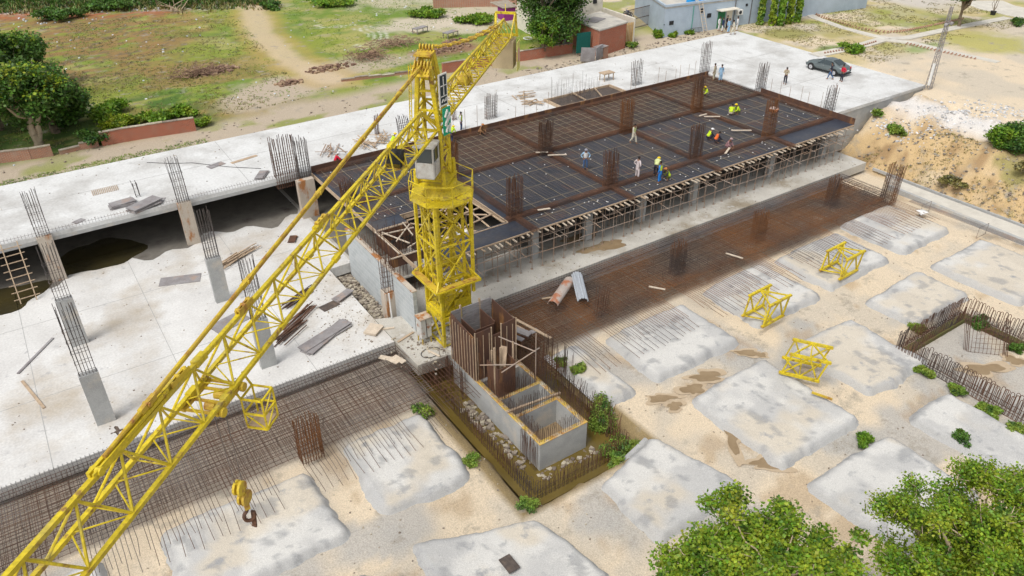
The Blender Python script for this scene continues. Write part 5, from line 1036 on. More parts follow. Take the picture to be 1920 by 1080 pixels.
# offcuts and scraps round the crane foot
for k, (x, y, l, a, m) in enumerate(((15.4,34.4,1.3,.3,'timber'),(16.0,32.0,.9,1.9,'palewood'),(18.6,33.8,1.1,.8,'timber'),(19.3,32.2,1.4,2.5,'greywood'),(17.0,34.6,1.0,-.4,'palewood'),(18.4,31.6,.8,.2,'timber'))):
    d = np.array([math.cos(a), math.sin(a)])*l/2; tag(MB().bar((x-d[0],y-d[1],.03+.012*k),(x+d[0],y+d[1],.03+.012*k),.14,.04).build('timber_offcut', M[m], org=(x,y,0)), 'timber offcut lying in the mess round the crane foot', 'offcut', 'timber offcuts round the crane foot')
stones('crane_base_scraps', M['rubble'], [(rnd.gauss(17.3, 1.4), rnd.gauss(33.2, 1.1), .01, rnd.uniform(.04, .18)) for _ in range(220)], kind='stuff')
# ---------------------------------------------------------------- people
def skin(name, nodes, edges, root, m, parent, sub=1, loc=None):
    "one continuous tapered surface grown over a skeleton; nodes {key:(x,y,z,r or (rx,ry))}"
    keys = list(nodes); me = bpy.data.meshes.new(name); me.from_pydata([nodes[k][:3] for k in keys], [(keys.index(a), keys.index(c)) for a, c in edges], [])
    o = bpy.data.objects.new(name, me); COL.objects.link(o); md = o.modifiers.new('s', 'SKIN'); md.use_smooth_shade = True; md.branch_smoothing = .4
    sv = me.skin_vertices[0] if me.skin_vertices else None
    if sv is None: 
        import bmesh
        bm = bmesh.new(); bm.from_mesh(me); bm.verts.layers.skin.verify(); bm.to_mesh(me); bm.free(); sv = me.skin_vertices[0]
    for i, k in enumerate(keys): r = nodes[k][3]; sv.data[i].radius = r if isinstance(r, tuple) else (r, r); sv.data[i].use_root = (k == root)
    if sub: sb = o.modifiers.new('b', 'SUBSURF'); sb.levels = sub; sb.render_levels = sub
    dg = bpy.context.evaluated_depsgraph_get(); m2 = bpy.data.meshes.new_from_object(o.evaluated_get(dg)); m2.name = name
    bpy.data.objects.remove(o); o = bpy.data.objects.new(name, m2); COL.objects.link(o); m2.materials.clear(); m2.materials.append(m)
    m2.polygons.foreach_set('use_smooth', [True]*len(m2.polygons))
    if parent is not None: o.parent = parent
    return o
def lerp(a, c, t): return tuple(a[i]*(1-t)+c[i]*t for i in range(3))
POSES = dict(
 stand=dict(pel=(0,0,.93),che=(0,.01,1.27),nek=(0,.01,1.47),hea=(0,.04,1.62),el=((-.25,-.02,1.12),(.25,-.02,1.12)),ha=((-.27,.06,.86),(.27,.06,.86)),kn=((-.1,.03,.5),(.1,.03,.5)),fo=((-.11,0,.07),(.12,-.02,.07))),
 walk=dict(pel=(0,0,.92),che=(0,.03,1.26),nek=(0,.05,1.46),hea=(0,.09,1.61),el=((-.25,-.1,1.13),(.25,.1,1.13)),ha=((-.25,-.06,.88),(.24,.28,.95)),kn=((-.1,.16,.5),(.1,-.02,.48)),fo=((-.1,.24,.07),(.1,-.28,.1))),
 akimbo=dict(pel=(0,0,.93),che=(0,.02,1.27),nek=(0,.03,1.47),hea=(0,.08,1.61),el=((-.36,-.06,1.14),(.36,-.06,1.14)),ha=((-.19,.08,.97),(.19,.08,.97)),kn=((-.11,.03,.5),(.11,.03,.5)),fo=((-.14,0,.07),(.14,0,.07))),
 phone=dict(pel=(0,0,.93),che=(0,.02,1.27),nek=(0,.03,1.47),hea=(0,.10,1.60),el=((-.25,.06,1.14),(.25,.06,1.14)),ha=((-.08,.30,1.28),(.12,.32,1.30)),kn=((-.09,.03,.5),(.09,.03,.5)),fo=((-.12,.04,.07),(.1,-.05,.07))),
 bend=dict(pel=(0,-.1,.88),che=(0,.2,1.10),nek=(0,.36,1.20),hea=(0,.5,1.24),el=((-.24,.34,.92),(.24,.34,.92)),ha=((-.15,.5,.72),(.15,.5,.72)),kn=((-.12,.06,.48),(.12,.02,.48)),fo=((-.14,-.04,.07),(.13,-.1,.07))),
 squat=dict(pel=(0,-.16,.28),che=(0,.02,.58),nek=(0,.12,.76),hea=(0,.22,.88),el=((-.27,.22,.46),(.27,.22,.46)),ha=((-.1,.44,.28),(.14,.46,.25)),kn=((-.2,.26,.46),(.2,.26,.46)),fo=((-.17,.02,.07),(.17,.02,.07))))
def person(loc, rz, pose, top, low, lab, vest=None, hat=None, long=False, sleeves=True, skinm='skin', scale=1., group='people on the site'):
    P = POSES[pose]; t = empty('person', loc, lab, 'person', group, rz); t.scale = (scale,)*3
    pel, che, nek, hea = P['pel'], P['che'], P['nek'], P['hea']; up = np.array(nek)-np.array(che); up = up/np.linalg.norm(up)
    sh = [(s*.185+che[0], *(np.array(che)+up*.13)[1:]) for s in (-1, 1)]; hp = [(s*.095, pel[1], pel[2]-.05) for s in (-1, 1)]
    N = {'pel': (*pel, (.13,.1)), 'che': (*che, (.15,.105)), 'nk0': (*lerp(che, nek, .75), (.1,.075)), 'nek': (*nek, .052), 'chin': (*lerp(nek, hea, .45), .062), 'hea': (*hea, (.078,.092)), 'crown': (*(np.array(hea)+(0,-.01,.07)), (.062,.072))}
    E = [('pel','che'),('che','nk0'),('nk0','nek'),('nek','chin'),('chin','hea'),('hea','crown')]
    for i, s in enumerate('lr'):
        el, ha, kn, fo = P['el'][i], P['ha'][i], P['kn'][i], P['fo'][i]; d = np.array(ha)-np.array(el); d /= np.linalg.norm(d); pa = np.array(ha)+d*.07
        N.update({s+'sh': (*sh[i], .06), s+'el': (*el, .042), s+'wr': (*ha, .027), s+'pa': (*pa, (.036,.022)), s+'hp': (*hp[i], .088), s+'kn': (*kn, .056), s+'an': (*fo, .037), s+'to': (fo[0]*1.1, fo[1]+.15, .035, (.042,.028)), s+'he': (fo[0], fo[1]-.05, .04, .034)})
        E += [('nk0',s+'sh'),(s+'sh',s+'el'),(s+'el',s+'wr'),(s+'wr',s+'pa'),('pel',s+'hp'),(s+'hp',s+'kn'),(s+'kn',s+'an'),(s+'an',s+'to'),(s+'an',s+'he')]
    body = skin('body', N, E, 'pel', M[skinm], t)
    hb = MB()          # five fingers a side, nose, ears
    for i in range(2):
        el, ha = np.array(P['el'][i]), np.array(P['ha'][i]); d = (ha-el)/np.linalg.norm(ha-el); pa = ha+d*.075; sd = np.cross(d, (0,1,.3)); sd /= np.linalg.norm(sd); dn = np.cross(sd, d)
        for k, (o, l) in enumerate(((-.028,.062),(-.01,.074),(.009,.07),(.027,.052))): a = pa+sd*o; m_ = a+d*l*.55; e = m_+(d*.7+dn*.5)*l*.5; hb.tube(a, m_, .009, 5); hb.tube(m_, e, .008, 5, .006)
        a = ha+d*.03+sd*(.034 if i else -.034); hb.tube(a, a+d*.04+sd*(.03 if i else -.03), .011, 5, .008)
    hc = np.array(hea); hb.tube(hc+(0,.085,.01), hc+(0,.115,-.02), .012, 5, .016); [hb.bar(hc+(s*.083,0,-.01), hc+(s*.083,.02,.03), .02, .045) for s in (-1,1)]
    f = hb.build('fingers_and_face', M[skinm], t)
    eb = MB(); [eb.bar(hc+(s*.034-.012,.092,.012), hc+(s*.034+.012,.092,.012), .012, .012) for s in (-1,1)]; eb.bar(hc+(-.022,.088,-.05), hc+(.022,.088,-.05), .01, .01); eb.build('eyes_and_mouth', M['black'], t)
    # trousers or shalwar
    w = 1.35 if long else 1.15; Nt = {'w': (*lerp(pel, che, .25), (.15,.12)), 'pel': (*pel, (.155,.13))}; Et = [('w','pel')]
    for i, s in enumerate('lr'):
        kn, fo = P['kn'][i], P['fo'][i]; Nt.update({s+'hp': (*hp[i], .1*w**.5), s+'kn': (*kn, .066*w), s+'cf': (fo[0], fo[1], fo[2]+.06, .052*w)}); Et += [('pel',s+'hp'),(s+'hp',s+'kn'),(s+'kn',s+'cf')]
    skin('trousers', Nt, Et, 'pel', low, t)
    # shirt or long kameez
    Ns = {'a': (*pel, (.165,.135)), 'c': (*che, (.175,.13)), 'n': (*lerp(che, nek, .72), (.11,.085))}; Es = [('a','c'),('c','n')]
    if long:
        if pose == 'squat': Ns['hem'] = (0, pel[1]+.16, pel[2]+.06, (.21,.15))
        else: Ns['hem'] = (pel[0], pel[1]+.01, pel[2]-.36, (.2,.16))
        Es.append(('hem','a'))
    for i, s in enumerate('lr'):
        el, ha = P['el'][i], P['ha'][i]; Ns[s+'sh'] = (*sh[i], .07); Ns[s+'el'] = (*el, .056); Es += [('n',s+'sh'),(s+'sh',s+'el')]
        if sleeves: Ns[s+'cu'] = (*lerp(el, ha, .85), .042); Es.append((s+'el',s+'cu'))
    skin('kameez' if long else 'shirt', Ns, Es, 'c', top, t)
    if vest: 
        Nv = {'a': (*lerp(pel, che, .0), (.185,.155)), 'c': (*che, (.197,.15)), 'n': (*lerp(che, nek, .6), (.13,.1)), 'ls': (*lerp(che, sh[0], .9), .078), 'rs': (*lerp(che, sh[1], .9), .078)}
        skin('safety_vest', Nv, [('a','c'),('c','n'),('n','ls'),('n','rs')], 'c', vest, t)
    top_ = np.array(hea)+(0,-.012,.045)
    hm = MB(); 
    for k in range(4):
        a0, a1 = k*math.pi/8, (k+1)*math.pi/8; R_ = .112 if hat else .098; hm.tube(top_+(0,0,R_*.85*math.sin(a0)), top_+(0,0,R_*.85*math.sin(a1)), R_*math.cos(a0), 12, max(R_*math.cos(a1), .004), cap=(k == 3))
    if hat: hm.tube(top_+(0,.02,-.012), top_+(0,.02,0), .14, 14); hm.build('helmet', hat, t, smooth=False)
    else:
        hm.tube(top_+(0,-.02,-.09), top_+(0,-.005,0), .07, 12, .098); hm.build('hair', M['hair'], t, smooth=True)
    return t
F = flat
yv = F('hi_vis_yellow', (.55,.75,.03)); ov = F('hi_vis_orange', (.75,.16,.04)); yh = F('helmet_yellow', (.8,.58,.02)); oh = F('helmet_orange', (.5,.2,.06)); wh = F('helmet_white', (.75,.75,.75))
blu = F('royal_blue_cloth', (.02,.2,.62)); lb = F('light_blue_cloth', (.32,.52,.72)); crm = F('cream_cloth', (.62,.58,.47)); whc = F('white_cloth', (.75,.75,.75)); pnk = F('pinkish_white_cloth', (.62,.54,.54)); drk = F('dark_cloth', (.03,.03,.045)); red = F('red_cloth', (.6,.02,.05)); jean = F('blue_jeans', (.06,.12,.25)); grn = F('olive_cloth', (.16,.17,.05)); brn = F('brown_cloth', (.28,.15,.07)); mau = F('mauve_cloth', (.3,.17,.18)); tan = F('tan_cloth', (.5,.44,.32)); navy = F('navy_cloth', (.03,.05,.12)); lime = F('pale_lime_cloth', (.6,.66,.3))
DK = DZ+.06
def pp(px, py, z=DK): return tuple(at(px, py, z))
R_ = math.radians
person(pp(865,246), R_(230), 'stand', whc, navy, 'man in a yellow vest standing at the back edge board near the crane signs', yv)
person(pp(902,252), R_(200), 'squat', brn, brn, 'brown clothed man crouching near the back edge board', None, oh)
person(pp(846,268), R_(300), 'bend', yv, navy, 'worker in a yellow vest bending beside the mast behind the tall rusty cage', yv, yh)
person(pp(1097,318), R_(150), 'akimbo', lb, jean, 'man in light blue shirt and jeans, hands on hips, mid deck', whc, F('helmet_grey', (.3,.3,.34)))
person(pp(1187,269), R_(190), 'walk', crm, crm, 'man in long cream clothes with a pale yellow vest on the deck', lime, None, True)
person(pp(1194,334), R_(270), 'akimbo', pnk, pnk, 'bareheaded man in pale pinkish long clothes leaning forward near the group', None, None, True)
person(pp(1236,343), R_(20), 'stand', blu, blu, 'man in bright blue clothes and a yellow vest seen from behind', yv, None, True)
person(pp(1229,330), R_(300), 'bend', lime, drk, 'man in a pale yellow shirt bending behind the man in bright blue', lime, yh)
person(pp(1251,337), R_(70), 'squat', drk, grn, 'crouching worker in a yellow vest and rust coloured cap beside the man in bright blue', yv, oh)
person(pp(1323,180), R_(90), 'squat', yv, tan, 'crouching worker with yellow helmet beside the tall cage at the back of the deck', yv, yh)
person(pp(1370,216), R_(300), 'squat', yv, tan, 'left one of a pair of crouching workers in yellow vests near the plank', yv, None)
person(pp(1382,214), R_(70), 'squat', yv, grn, 'right one of a pair of crouching workers, with a yellow helmet', yv, yh)
person(pp(1329,262), R_(250), 'squat', drk, drk, 'crouching worker in a yellow vest and white cap, first of three in a row', yv, wh)
person(pp(1343,268), R_(250), 'squat', drk, drk, 'crouching worker in an orange vest, middle of three in a row', ov, None)
person(pp(1364,279), R_(190), 'squat', mau, mau, 'crouching worker in mauve clothes, last of three in a row', None, F('scarf_mauve', (.42,.3,.3)), True)
person(pp(1338,151,3.3), R_(20), 'stand', tan, tan, 'man in long beige clothes on the slab beside the man in pale blue', None, None, True)
person(pp(1350,153,3.3), R_(160), 'stand', lb, lb, 'man in long pale blue clothes standing at the back edge of the deck', None, None, True)
person(pp(1471,158,3.3), R_(120), 'phone', tan, drk, 'man in a tan shirt and dark trousers looking at a phone on the open slab', None, None)
person(pp(1556,149,3.3), R_(20), 'walk', drk, jean, 'man in a black shirt and jeans beside the grey car', None, None)
person(pp(1577,153,3.3), R_(70), 'akimbo', red, drk, 'man in a red shirt and black trousers behind the grey car', None, None)
person(pp(1347,58,3.3), R_(190), 'stand', whc, whc, 'man in white clothes at the left of the group before the pale blue wall', None, None, True)
person(pp(1354,60,3.3), R_(20), 'stand', navy, whc, 'man with a dark waistcoat over white clothes in the group before the pale blue wall', None, None, True)
person(pp(1361,56,3.3), R_(200), 'stand', drk, drk, 'man in black at the back of the group before the pale blue wall', None, None)
person(pp(1365,62,3.3), R_(180), 'stand', lb, lb, 'man in blue clothes in the group before the pale blue wall', None, None, True)
person(pp(1374,65,3.3), R_(40), 'walk', crm, crm, 'man in cream clothes walking at the tip of the white slab', None, None, True)
person(pp(1381,58,3.3), R_(30), 'stand', whc, whc, 'man in white clothes partly behind the one in cream', None, None, True)
person(pp(632,308), R_(260), 'squat', red, drk, 'man in a red jacket at the back edge board behind the crane tie', None, wh)
person(pp(738,271), R_(260), 'squat', yv, drk, 'worker in a yellow vest and helmet half hidden behind the crane boom', yv, yh)
person(pp(683,345), R_(200), 'squat', drk, mau, 'dark clothed worker crouching on the deck behind the crane boom', None, None)
# basket of orange material held on the end cage
p = at(1455,196,5.4); t = empty('orange_tub', (52.35,38.9,5.25), 'orange tub resting on top of the rusty cage near the right end of the deck', 'tub'); MB().tube((0,0,0),(0,0,.28),.32,14,.42).build('tub', flat('tub_orange', (.6,.25,.12)), t); MB().tube((0,0,.281),(0,0,.36),.36,14,.2).build('contents', flat('tub_white', (.6,.5,.45)), t)
# ---------------------------------------------------------------- the grey car
def car(loc, rz):
    t = empty('parked_car', loc, 'dark grey saloon car parked on the white slab', 'car', None, rz)
    L, Wd = 4.65, 1.78
    # side profile stations: x, sill z, belt z, roof z, half width belt, half width roof
    S = [(-2.32,.42,.62,.64,.60,.55),(-2.25,.28,.78,.86,.78,.66),(-2.0,.22,.88,1.0,.86,.68),(-1.55,.2,.93,1.08,.89,.66),(-1.2,.2,.94,1.26,.89,.62),(-.75,.2,.93,1.41,.89,.58),(-.2,.2,.92,1.45,.89,.57),(.3,.2,.90,1.40,.89,.58),(.75,.2,.89,1.16,.89,.64),(1.1,.2,.88,.97,.88,.70),(1.6,.2,.82,.88,.87,.68),(2.05,.22,.72,.78,.82,.62),(2.26,.28,.60,.66,.70,.52),(2.32,.40,.52,.56,.56,.44)]
    b = MB(); n = 0; ring = []
    for (x, s, be, ro, hb_, hr) in S: ring.append([(x,-hb_*.96,s),(x,-hb_,(s+be)/2),(x,-hb_*.98,be),(x,-hr,ro-.03),(x,-hr*.75,ro),(x,hr*.75,ro),(x,hr,ro-.03),(x,hb_*.98,be),(x,hb_,(s+be)/2),(x,hb_*.96,s)])
    for i, r_ in enumerate(ring): b.v += r_
    k = 10
    for i in range(len(S)-1):
        for j in range(k): b.f.append((i*k+j, i*k+(j+1)%k, (i+1)*k+(j+1)%k, (i+1)*k+j)); b.m.append(0)
    b.f += [tuple(range(k)), tuple(range((len(S)-1)*k, len(S)*k))[::-1]]; b.m += [0, 0]
    body = b.build('body', M['carpaint'], t, smooth=True)
    md = body.modifiers.new('bev', 'SUBSURF'); md.levels = 1; md.render_levels = 1
    # cut-in glass as slightly proud panes
    def pane(pts, nm, m='glass'): q = MB(); q.add(pts, [tuple(range(len(pts)))]); return q.build(nm, M[m], t)
    e = .012
    for s in (-1, 1):
        f = lambda x, y, z: (x, s*(y+e), z)
        a = [f(.62,.86,.94), f(.05,.875,.95), f(.05,.635,1.335), f(.22,.63,1.33)]; c = [f(-.02,.875,.95), f(-.80,.875,.96), f(-.80,.64,1.32), f(-.02,.635,1.335)]; d = [f(-.86,.87,.97), f(-1.36,.84,1.0), f(-1.1,.68,1.22), f(-.86,.65,1.3)]
        for q in (a, c, d): pane(q if s < 0 else q[::-1], 'side_window')
    pane([(.36,-.54,1.37),(.36,.54,1.37),(1.02,.62,1.02),(1.02,-.62,1.02)], 'windscreen'); pane([(-.84,-.52,1.40),(-1.62,-.58,1.10),(-1.62,.58,1.10),(-.84,.52,1.40)], 'rear_window')
    for x in (-1.38, 1.42):
        for s in (-1, 1):
            w = MB().tube((x, s*.70, .32), (x, s*.90, .32), .325, 24).build('wheel', M['black'], t); r_ = MB().tube((x, s*.885, .32), (x, s*.905, .32), .2, 20)
            for q in range(5): a = q*2*math.pi/5; r_.bar((x, s*.91, .32), (x+.2*math.cos(a), s*.91, .32+.2*math.sin(a)), .05, .02)
            r_.build('rim', M['chrome'], w)
            MB().tube((x, s*.875, .34), (x, s*.893, .34), .385, 24).build('wheel_arch', M['black'], t)
    for s in (-1, 1):
        MB().bar((2.16,s*.50,.66),(2.02,s*.76,.70),.12,.12).build('headlight', M['white'], t); MB().bar((-2.26,s*.45,.80),(-2.12,s*.80,.82),.10,.14).build('tail_light', flat('tail_red', (.45,.02,.02), .3), t)
        MB().bar((.62,s*.90,.98),(.62,s*1.04,1.0),.12,.12).build('mirror', M['carpaint'], t)
        h = MB(); [h.bar((x,s*.905,.78),(x-.16,s*.905,.78),.02,.03) for x in (-.0,-.85)]; h.build('door_handle', M['chrome'], t)
    MB().box(-2.345,-2.325,-.22,.22,.56,.67).build('number_plate', M['white'], t); MB().box(2.325,2.34,-.3,.3,.34,.44).build('grille', M['black'], t)
    MB().box(-2.34,-2.2,-.7,.7,.27,.36).build('bumper_trim', M['black'], t)
p0, p1 = at(1513,131,3.3), at(1592,141,3.3)
wa, wb = at(1518.5,130,3.3)[:2], at(1563.5,143,3.3)[:2]; ax = (wa-wb)/np.linalg.norm(wa-wb); nn = np.array([ax[1], -ax[0]]); 
if nn@np.array([0,1]) < 0: nn = -nn
cc = (wa+wb)/2+nn*.85
car((cc[0], cc[1], 3.3), math.atan2(ax[1], ax[0]))
# ---------------------------------------------------------------- trees
def leaves(name, clumps, n, size, m, parent, tilt=.8, droop=0.):
    "many small leaf faces spread through the clumps (cx,cy,cz,rx,ry,rz)"
    w = np.array([c[3]*c[4]*c[5] for c in clumps])**.7; w /= w.sum(); ks = nr.choice(len(clumps), n, p=w); C = np.array(clumps)[ks]
    d = nr.normal(size=(n,3)); d /= np.linalg.norm(d, axis=1)[:,None]; r = nr.random(n)**.42*(1+.22*nr.normal(size=n).clip(-1,1.4)); P = C[:,:3]+d*C[:,3:6]*r[:,None]
    a = nr.normal(size=(n,3)); a[:,2] = a[:,2]*.5-droop; a /= np.linalg.norm(a, axis=1)[:,None]
    nrm = d*.6+nr.normal(size=(n,3))*.6+np.array((0,0,.7)); b_ = np.cross(nrm, a); b_ /= np.linalg.norm(b_, axis=1)[:,None]+1e-9
    s = size*(.6+.8*nr.random(n))[:,None]; a = a*s; b_ = b_*s*.38; cn = np.cross(a, b_); cn /= np.linalg.norm(cn, axis=1)[:,None]+1e-9
    V = np.stack([P, P+a*.5+b_+cn*s*.1, P+a, P+a*.5-b_+cn*s*.1], 1).reshape(-1, 3); F = np.arange(4*n).reshape(n, 4)
    return np_mesh(name, V, F, m, parent)
def limb(b, a, c, r0, r1, n=5, wob=.12):
    a = np.array(a, float); c = np.array(c, float); L = np.linalg.norm(c-a); P = [a+(c-a)*k/n+(nr.normal(0, wob*L/n, 3) if 0 < k < n else 0) for k in range(n+1)]
    for k in range(n): b.tube(P[k], P[k+1], r0+(r1-r0)*k/n, 7, r0+(r1-r0)*(k+1)/n, cap=False)
    return P
def tree(name, x, y, h, R, lab, m='leaf', n=9000, ls=.22, bark='bark', trunk_h=None, clumps=26, cz=None, flat_=.75, m2=None, seed=0, shape=None, fork=False, group=None, tr=.14, fgt=False):
    global nr; nr = np.random.default_rng(seed+100)
    gz = ground_z(x, y); t = empty(name, (x, y, gz-.1), lab, 'tree', group); th = trunk_h or h*.35; cz = cz or (h+th)/2
    cl = []
    for k in range(clumps):
        d = nr.normal(size=3); d /= np.linalg.norm(d); r = .45+.5*nr.random(); q = R*(.2+.24*nr.random())
        if fgt: r = .3+.72*nr.random()**.8; q = R*(.21-.11*(r-.3)/.85)*(.7+.7*nr.random())
        cl.append((d[0]*R*r, d[1]*R*r, cz+d[2]*(h-cz)*r*flat_/.75, q, q, q*.75))
    if shape: cl = [c for c in cl if shape(c)]
    b = MB(); P = limb(b, (0,0,0), (nr.normal(0,.15), nr.normal(0,.15), th), R*tr*.6+.08, R*tr*.4+.06)
    for k in range(min(14, len(cl))): c = cl[k]; limb(b, P[-1] if k % 3 else P[-2], c[:3], R*.045+.03, .02, 4, .2)
    if fork: limb(b, (0,0,.2), (R*.25, -R*.1, th*1.1), R*.07, R*.05)
    b.build('trunk', M[bark], t, smooth=True)
    b = MB()
    for c in cl:
        for _ in range(5): d = nr.normal(size=3); limb(b, c[:3], np.array(c[:3])+d/np.linalg.norm(d)*c[3]*1.15, .02, .006, 2, .2)
        if fgt: limb(b, np.array(c[:3])*(.35,.35,.7)+(0,0,th*.3), c[:3], .035, .015, 4, .15)
    b.build('twigs', M[bark], t)
    leaves('crown', cl, n, ls, M[m], t)
    if m2: leaves('young_leaves', [(c[0],c[1],c[2]+c[5]*.5,c[3]*.9,c[4]*.9,c[5]*.6) for c in cl if c[2] > cz-.5], n//4, ls, M[m2], t)
    return t
# foreground trees: crowns a few metres below the camera
def fg(px, py, zc, R, h, lab, **k):
    p = at(px, py, zc); return tree('leafy_tree', p[0], p[1], h, R, lab, cz=zc+.6, fgt=True, **k)
fg(1465,1100,6.0,3.8,8.6,'bright green broad leaved tree in the foreground at the bottom, right of the middle', n=80000, ls=.125, clumps=150, m='leaf', m2='leafy', trunk_h=6.0, seed=1, bark='palebark', flat_=.8)
fg(1880,1045,7.2,3.6,10.7,'large yellow green tree filling the lower right corner', n=120000, ls=.095, clumps=180, m='leafy', m2='leaf', trunk_h=6.0, seed=2, bark='palebark', flat_=.8)
fg(1290,1180,5.2,2.3,7.6,'lower green tree at the bottom edge, left of the bright foreground tree', n=30000, ls=.11, clumps=30, m='leaf', m2='leafy', trunk_h=5.0, seed=3, bark='palebark')
tree('leafy_tree', 53.2, 71.8, 9.6, 4.3, 'dense dark green tree beside the brick shed behind the counter boom', m='leafd', n=26000, ls=.24, clumps=44, trunk_h=2., seed=4, m2='leaf')
tree('leafy_tree', 51.8, 70.0, 5.2, 1.8, 'small bright green tree in front of the dense dark tree', m='leaf', n=6000, ls=.2, clumps=16, trunk_h=1., seed=5)
tree('leafy_tree', .9, 72.3, 6.6, 3.5, 'forked pale trunked tree at the end of the brick wall at the left', m='leafd', n=17000, ls=.26, clumps=30, bark='palebark', trunk_h=3.2, seed=6, fork=True, m2='leafy')
tree('leafy_tree', 2.6, 75.5, 6.2, 3.6, 'bushy green tree behind the forked tree at the left', m='leafd', n=14000, ls=.28, clumps=26, trunk_h=1.4, seed=7)
tree('leafy_tree', -1.5, 84, 8.4, 4.2, 'dark green tree at the left edge above the forked tree', m='leafd', n=14000, ls=.3, clumps=30, trunk_h=2.0, seed=8, m2='leaf')
tree('leafy_tree', -4.6, 93, 9.5, 4.0, 'dark tree at the left edge, second from the top corner', m='leafd', n=12000, ls=.3, clumps=28, trunk_h=2.0, seed=9, m2='leaf')
tree('leafy_tree', -4.0, 108, 7.5, 4.0, 'green tree in the top left corner of the field', m='leafd', n=9000, ls=.32, clumps=26, trunk_h=2.0, seed=10)
tree('leafy_tree', -6.0, 74, 6.5, 3.2, 'leafy tree at the left edge beside the brick wall', m='leafd', n=9000, ls=.28, clumps=24, trunk_h=1.6, seed=17)
tree('leafy_tree', -1.5, 79, 7.6, 3.6, 'dark tree between the forked tree and the tree above it at the left edge', m='leafd', n=12000, ls=.28, clumps=28, trunk_h=1.6, seed=18)
tree('leafy_tree', 1.8, 88.5, 6.2, 3.2, 'low dark tree standing inside the field edge beside the left edge trees', m='leafd', n=9000, ls=.3, clumps=24, trunk_h=1.2, seed=19)
def ashoka(x, y, h, R, lab, seed):
    global nr; nr = np.random.default_rng(seed); gz = ground_z(x, y); t = empty('weeping_tree', (x, y, gz-.1), lab, 'tree', 'drooping trees by the pale blue wall'); b = MB(); limb(b, (0,0,0), (0,0,h), .14, .04, 6, .05); b.build('trunk', M['bark'], t, smooth=True)
    cl = [(R*.5*math.cos(k*2.4)*nr.random()**.4, R*.5*math.sin(k*2.4)*nr.random()**.4, .5+(h-.6)*k/26, R*.38, R*.38, .75) for k in range(27)]; leaves('crown', cl, 4200, .3, M['leafy' if seed % 2 else 'leaf'], t, droop=2.2)
for i, (px, py, h, R, l) in enumerate(((1424,46,7.5,0.5,'slim drooping tree standing left of the others by the pale blue wall'),(1446,48,8,0.5,'second drooping tree from the left by the pale blue wall'),(1462,48,8.2,0.5,'middle drooping tree by the pale blue wall'),(1478,45,8,0.5,'fourth drooping tree by the pale blue wall'),(1494,42,8,0.5,'right most drooping tree by the pale blue wall, at the start of the path'))):
    p = at(px, py, 3.25); ashoka(p[0], p[1], h, R, l, 60+i)
p = at(1797,50,3.25); tree('leafy_tree', p[0], p[1], 6.6, 2.5, 'round crowned tree with a straight trunk beside the garden path', m='leafd', n=9000, ls=.26, clumps=26, trunk_h=2.6, seed=11, cz=4.9, m2='leaf', tr=.09)
def bush(px, py, z, R, h, lab, m='leaf', n=1800, ls=.16, seed=0, wpos=None):
    if py > 500: ls *= .6; n = int(n*1.7)
    global nr; nr = np.random.default_rng(seed+300); p = at(px, py, z) if wpos is None else wpos; gz = ground_z(p[0], p[1]); t = empty('bush', (p[0], p[1], gz), lab, 'bush', 'bushes and weeds on the site')
    cl = [(nr.normal(0, R*.4), nr.normal(0, R*.4), h*(.2+.6*nr.random()), R*.42, R*.42, h*.3) for _ in range(9)]
    b = MB(); [limb(b, (0,0,-.1), c[:3], .025, .01, 2) for c in cl]; b.build('stems', M['bark'], t); leaves('foliage', cl, n, ls, M[m], t, droop=-.4)
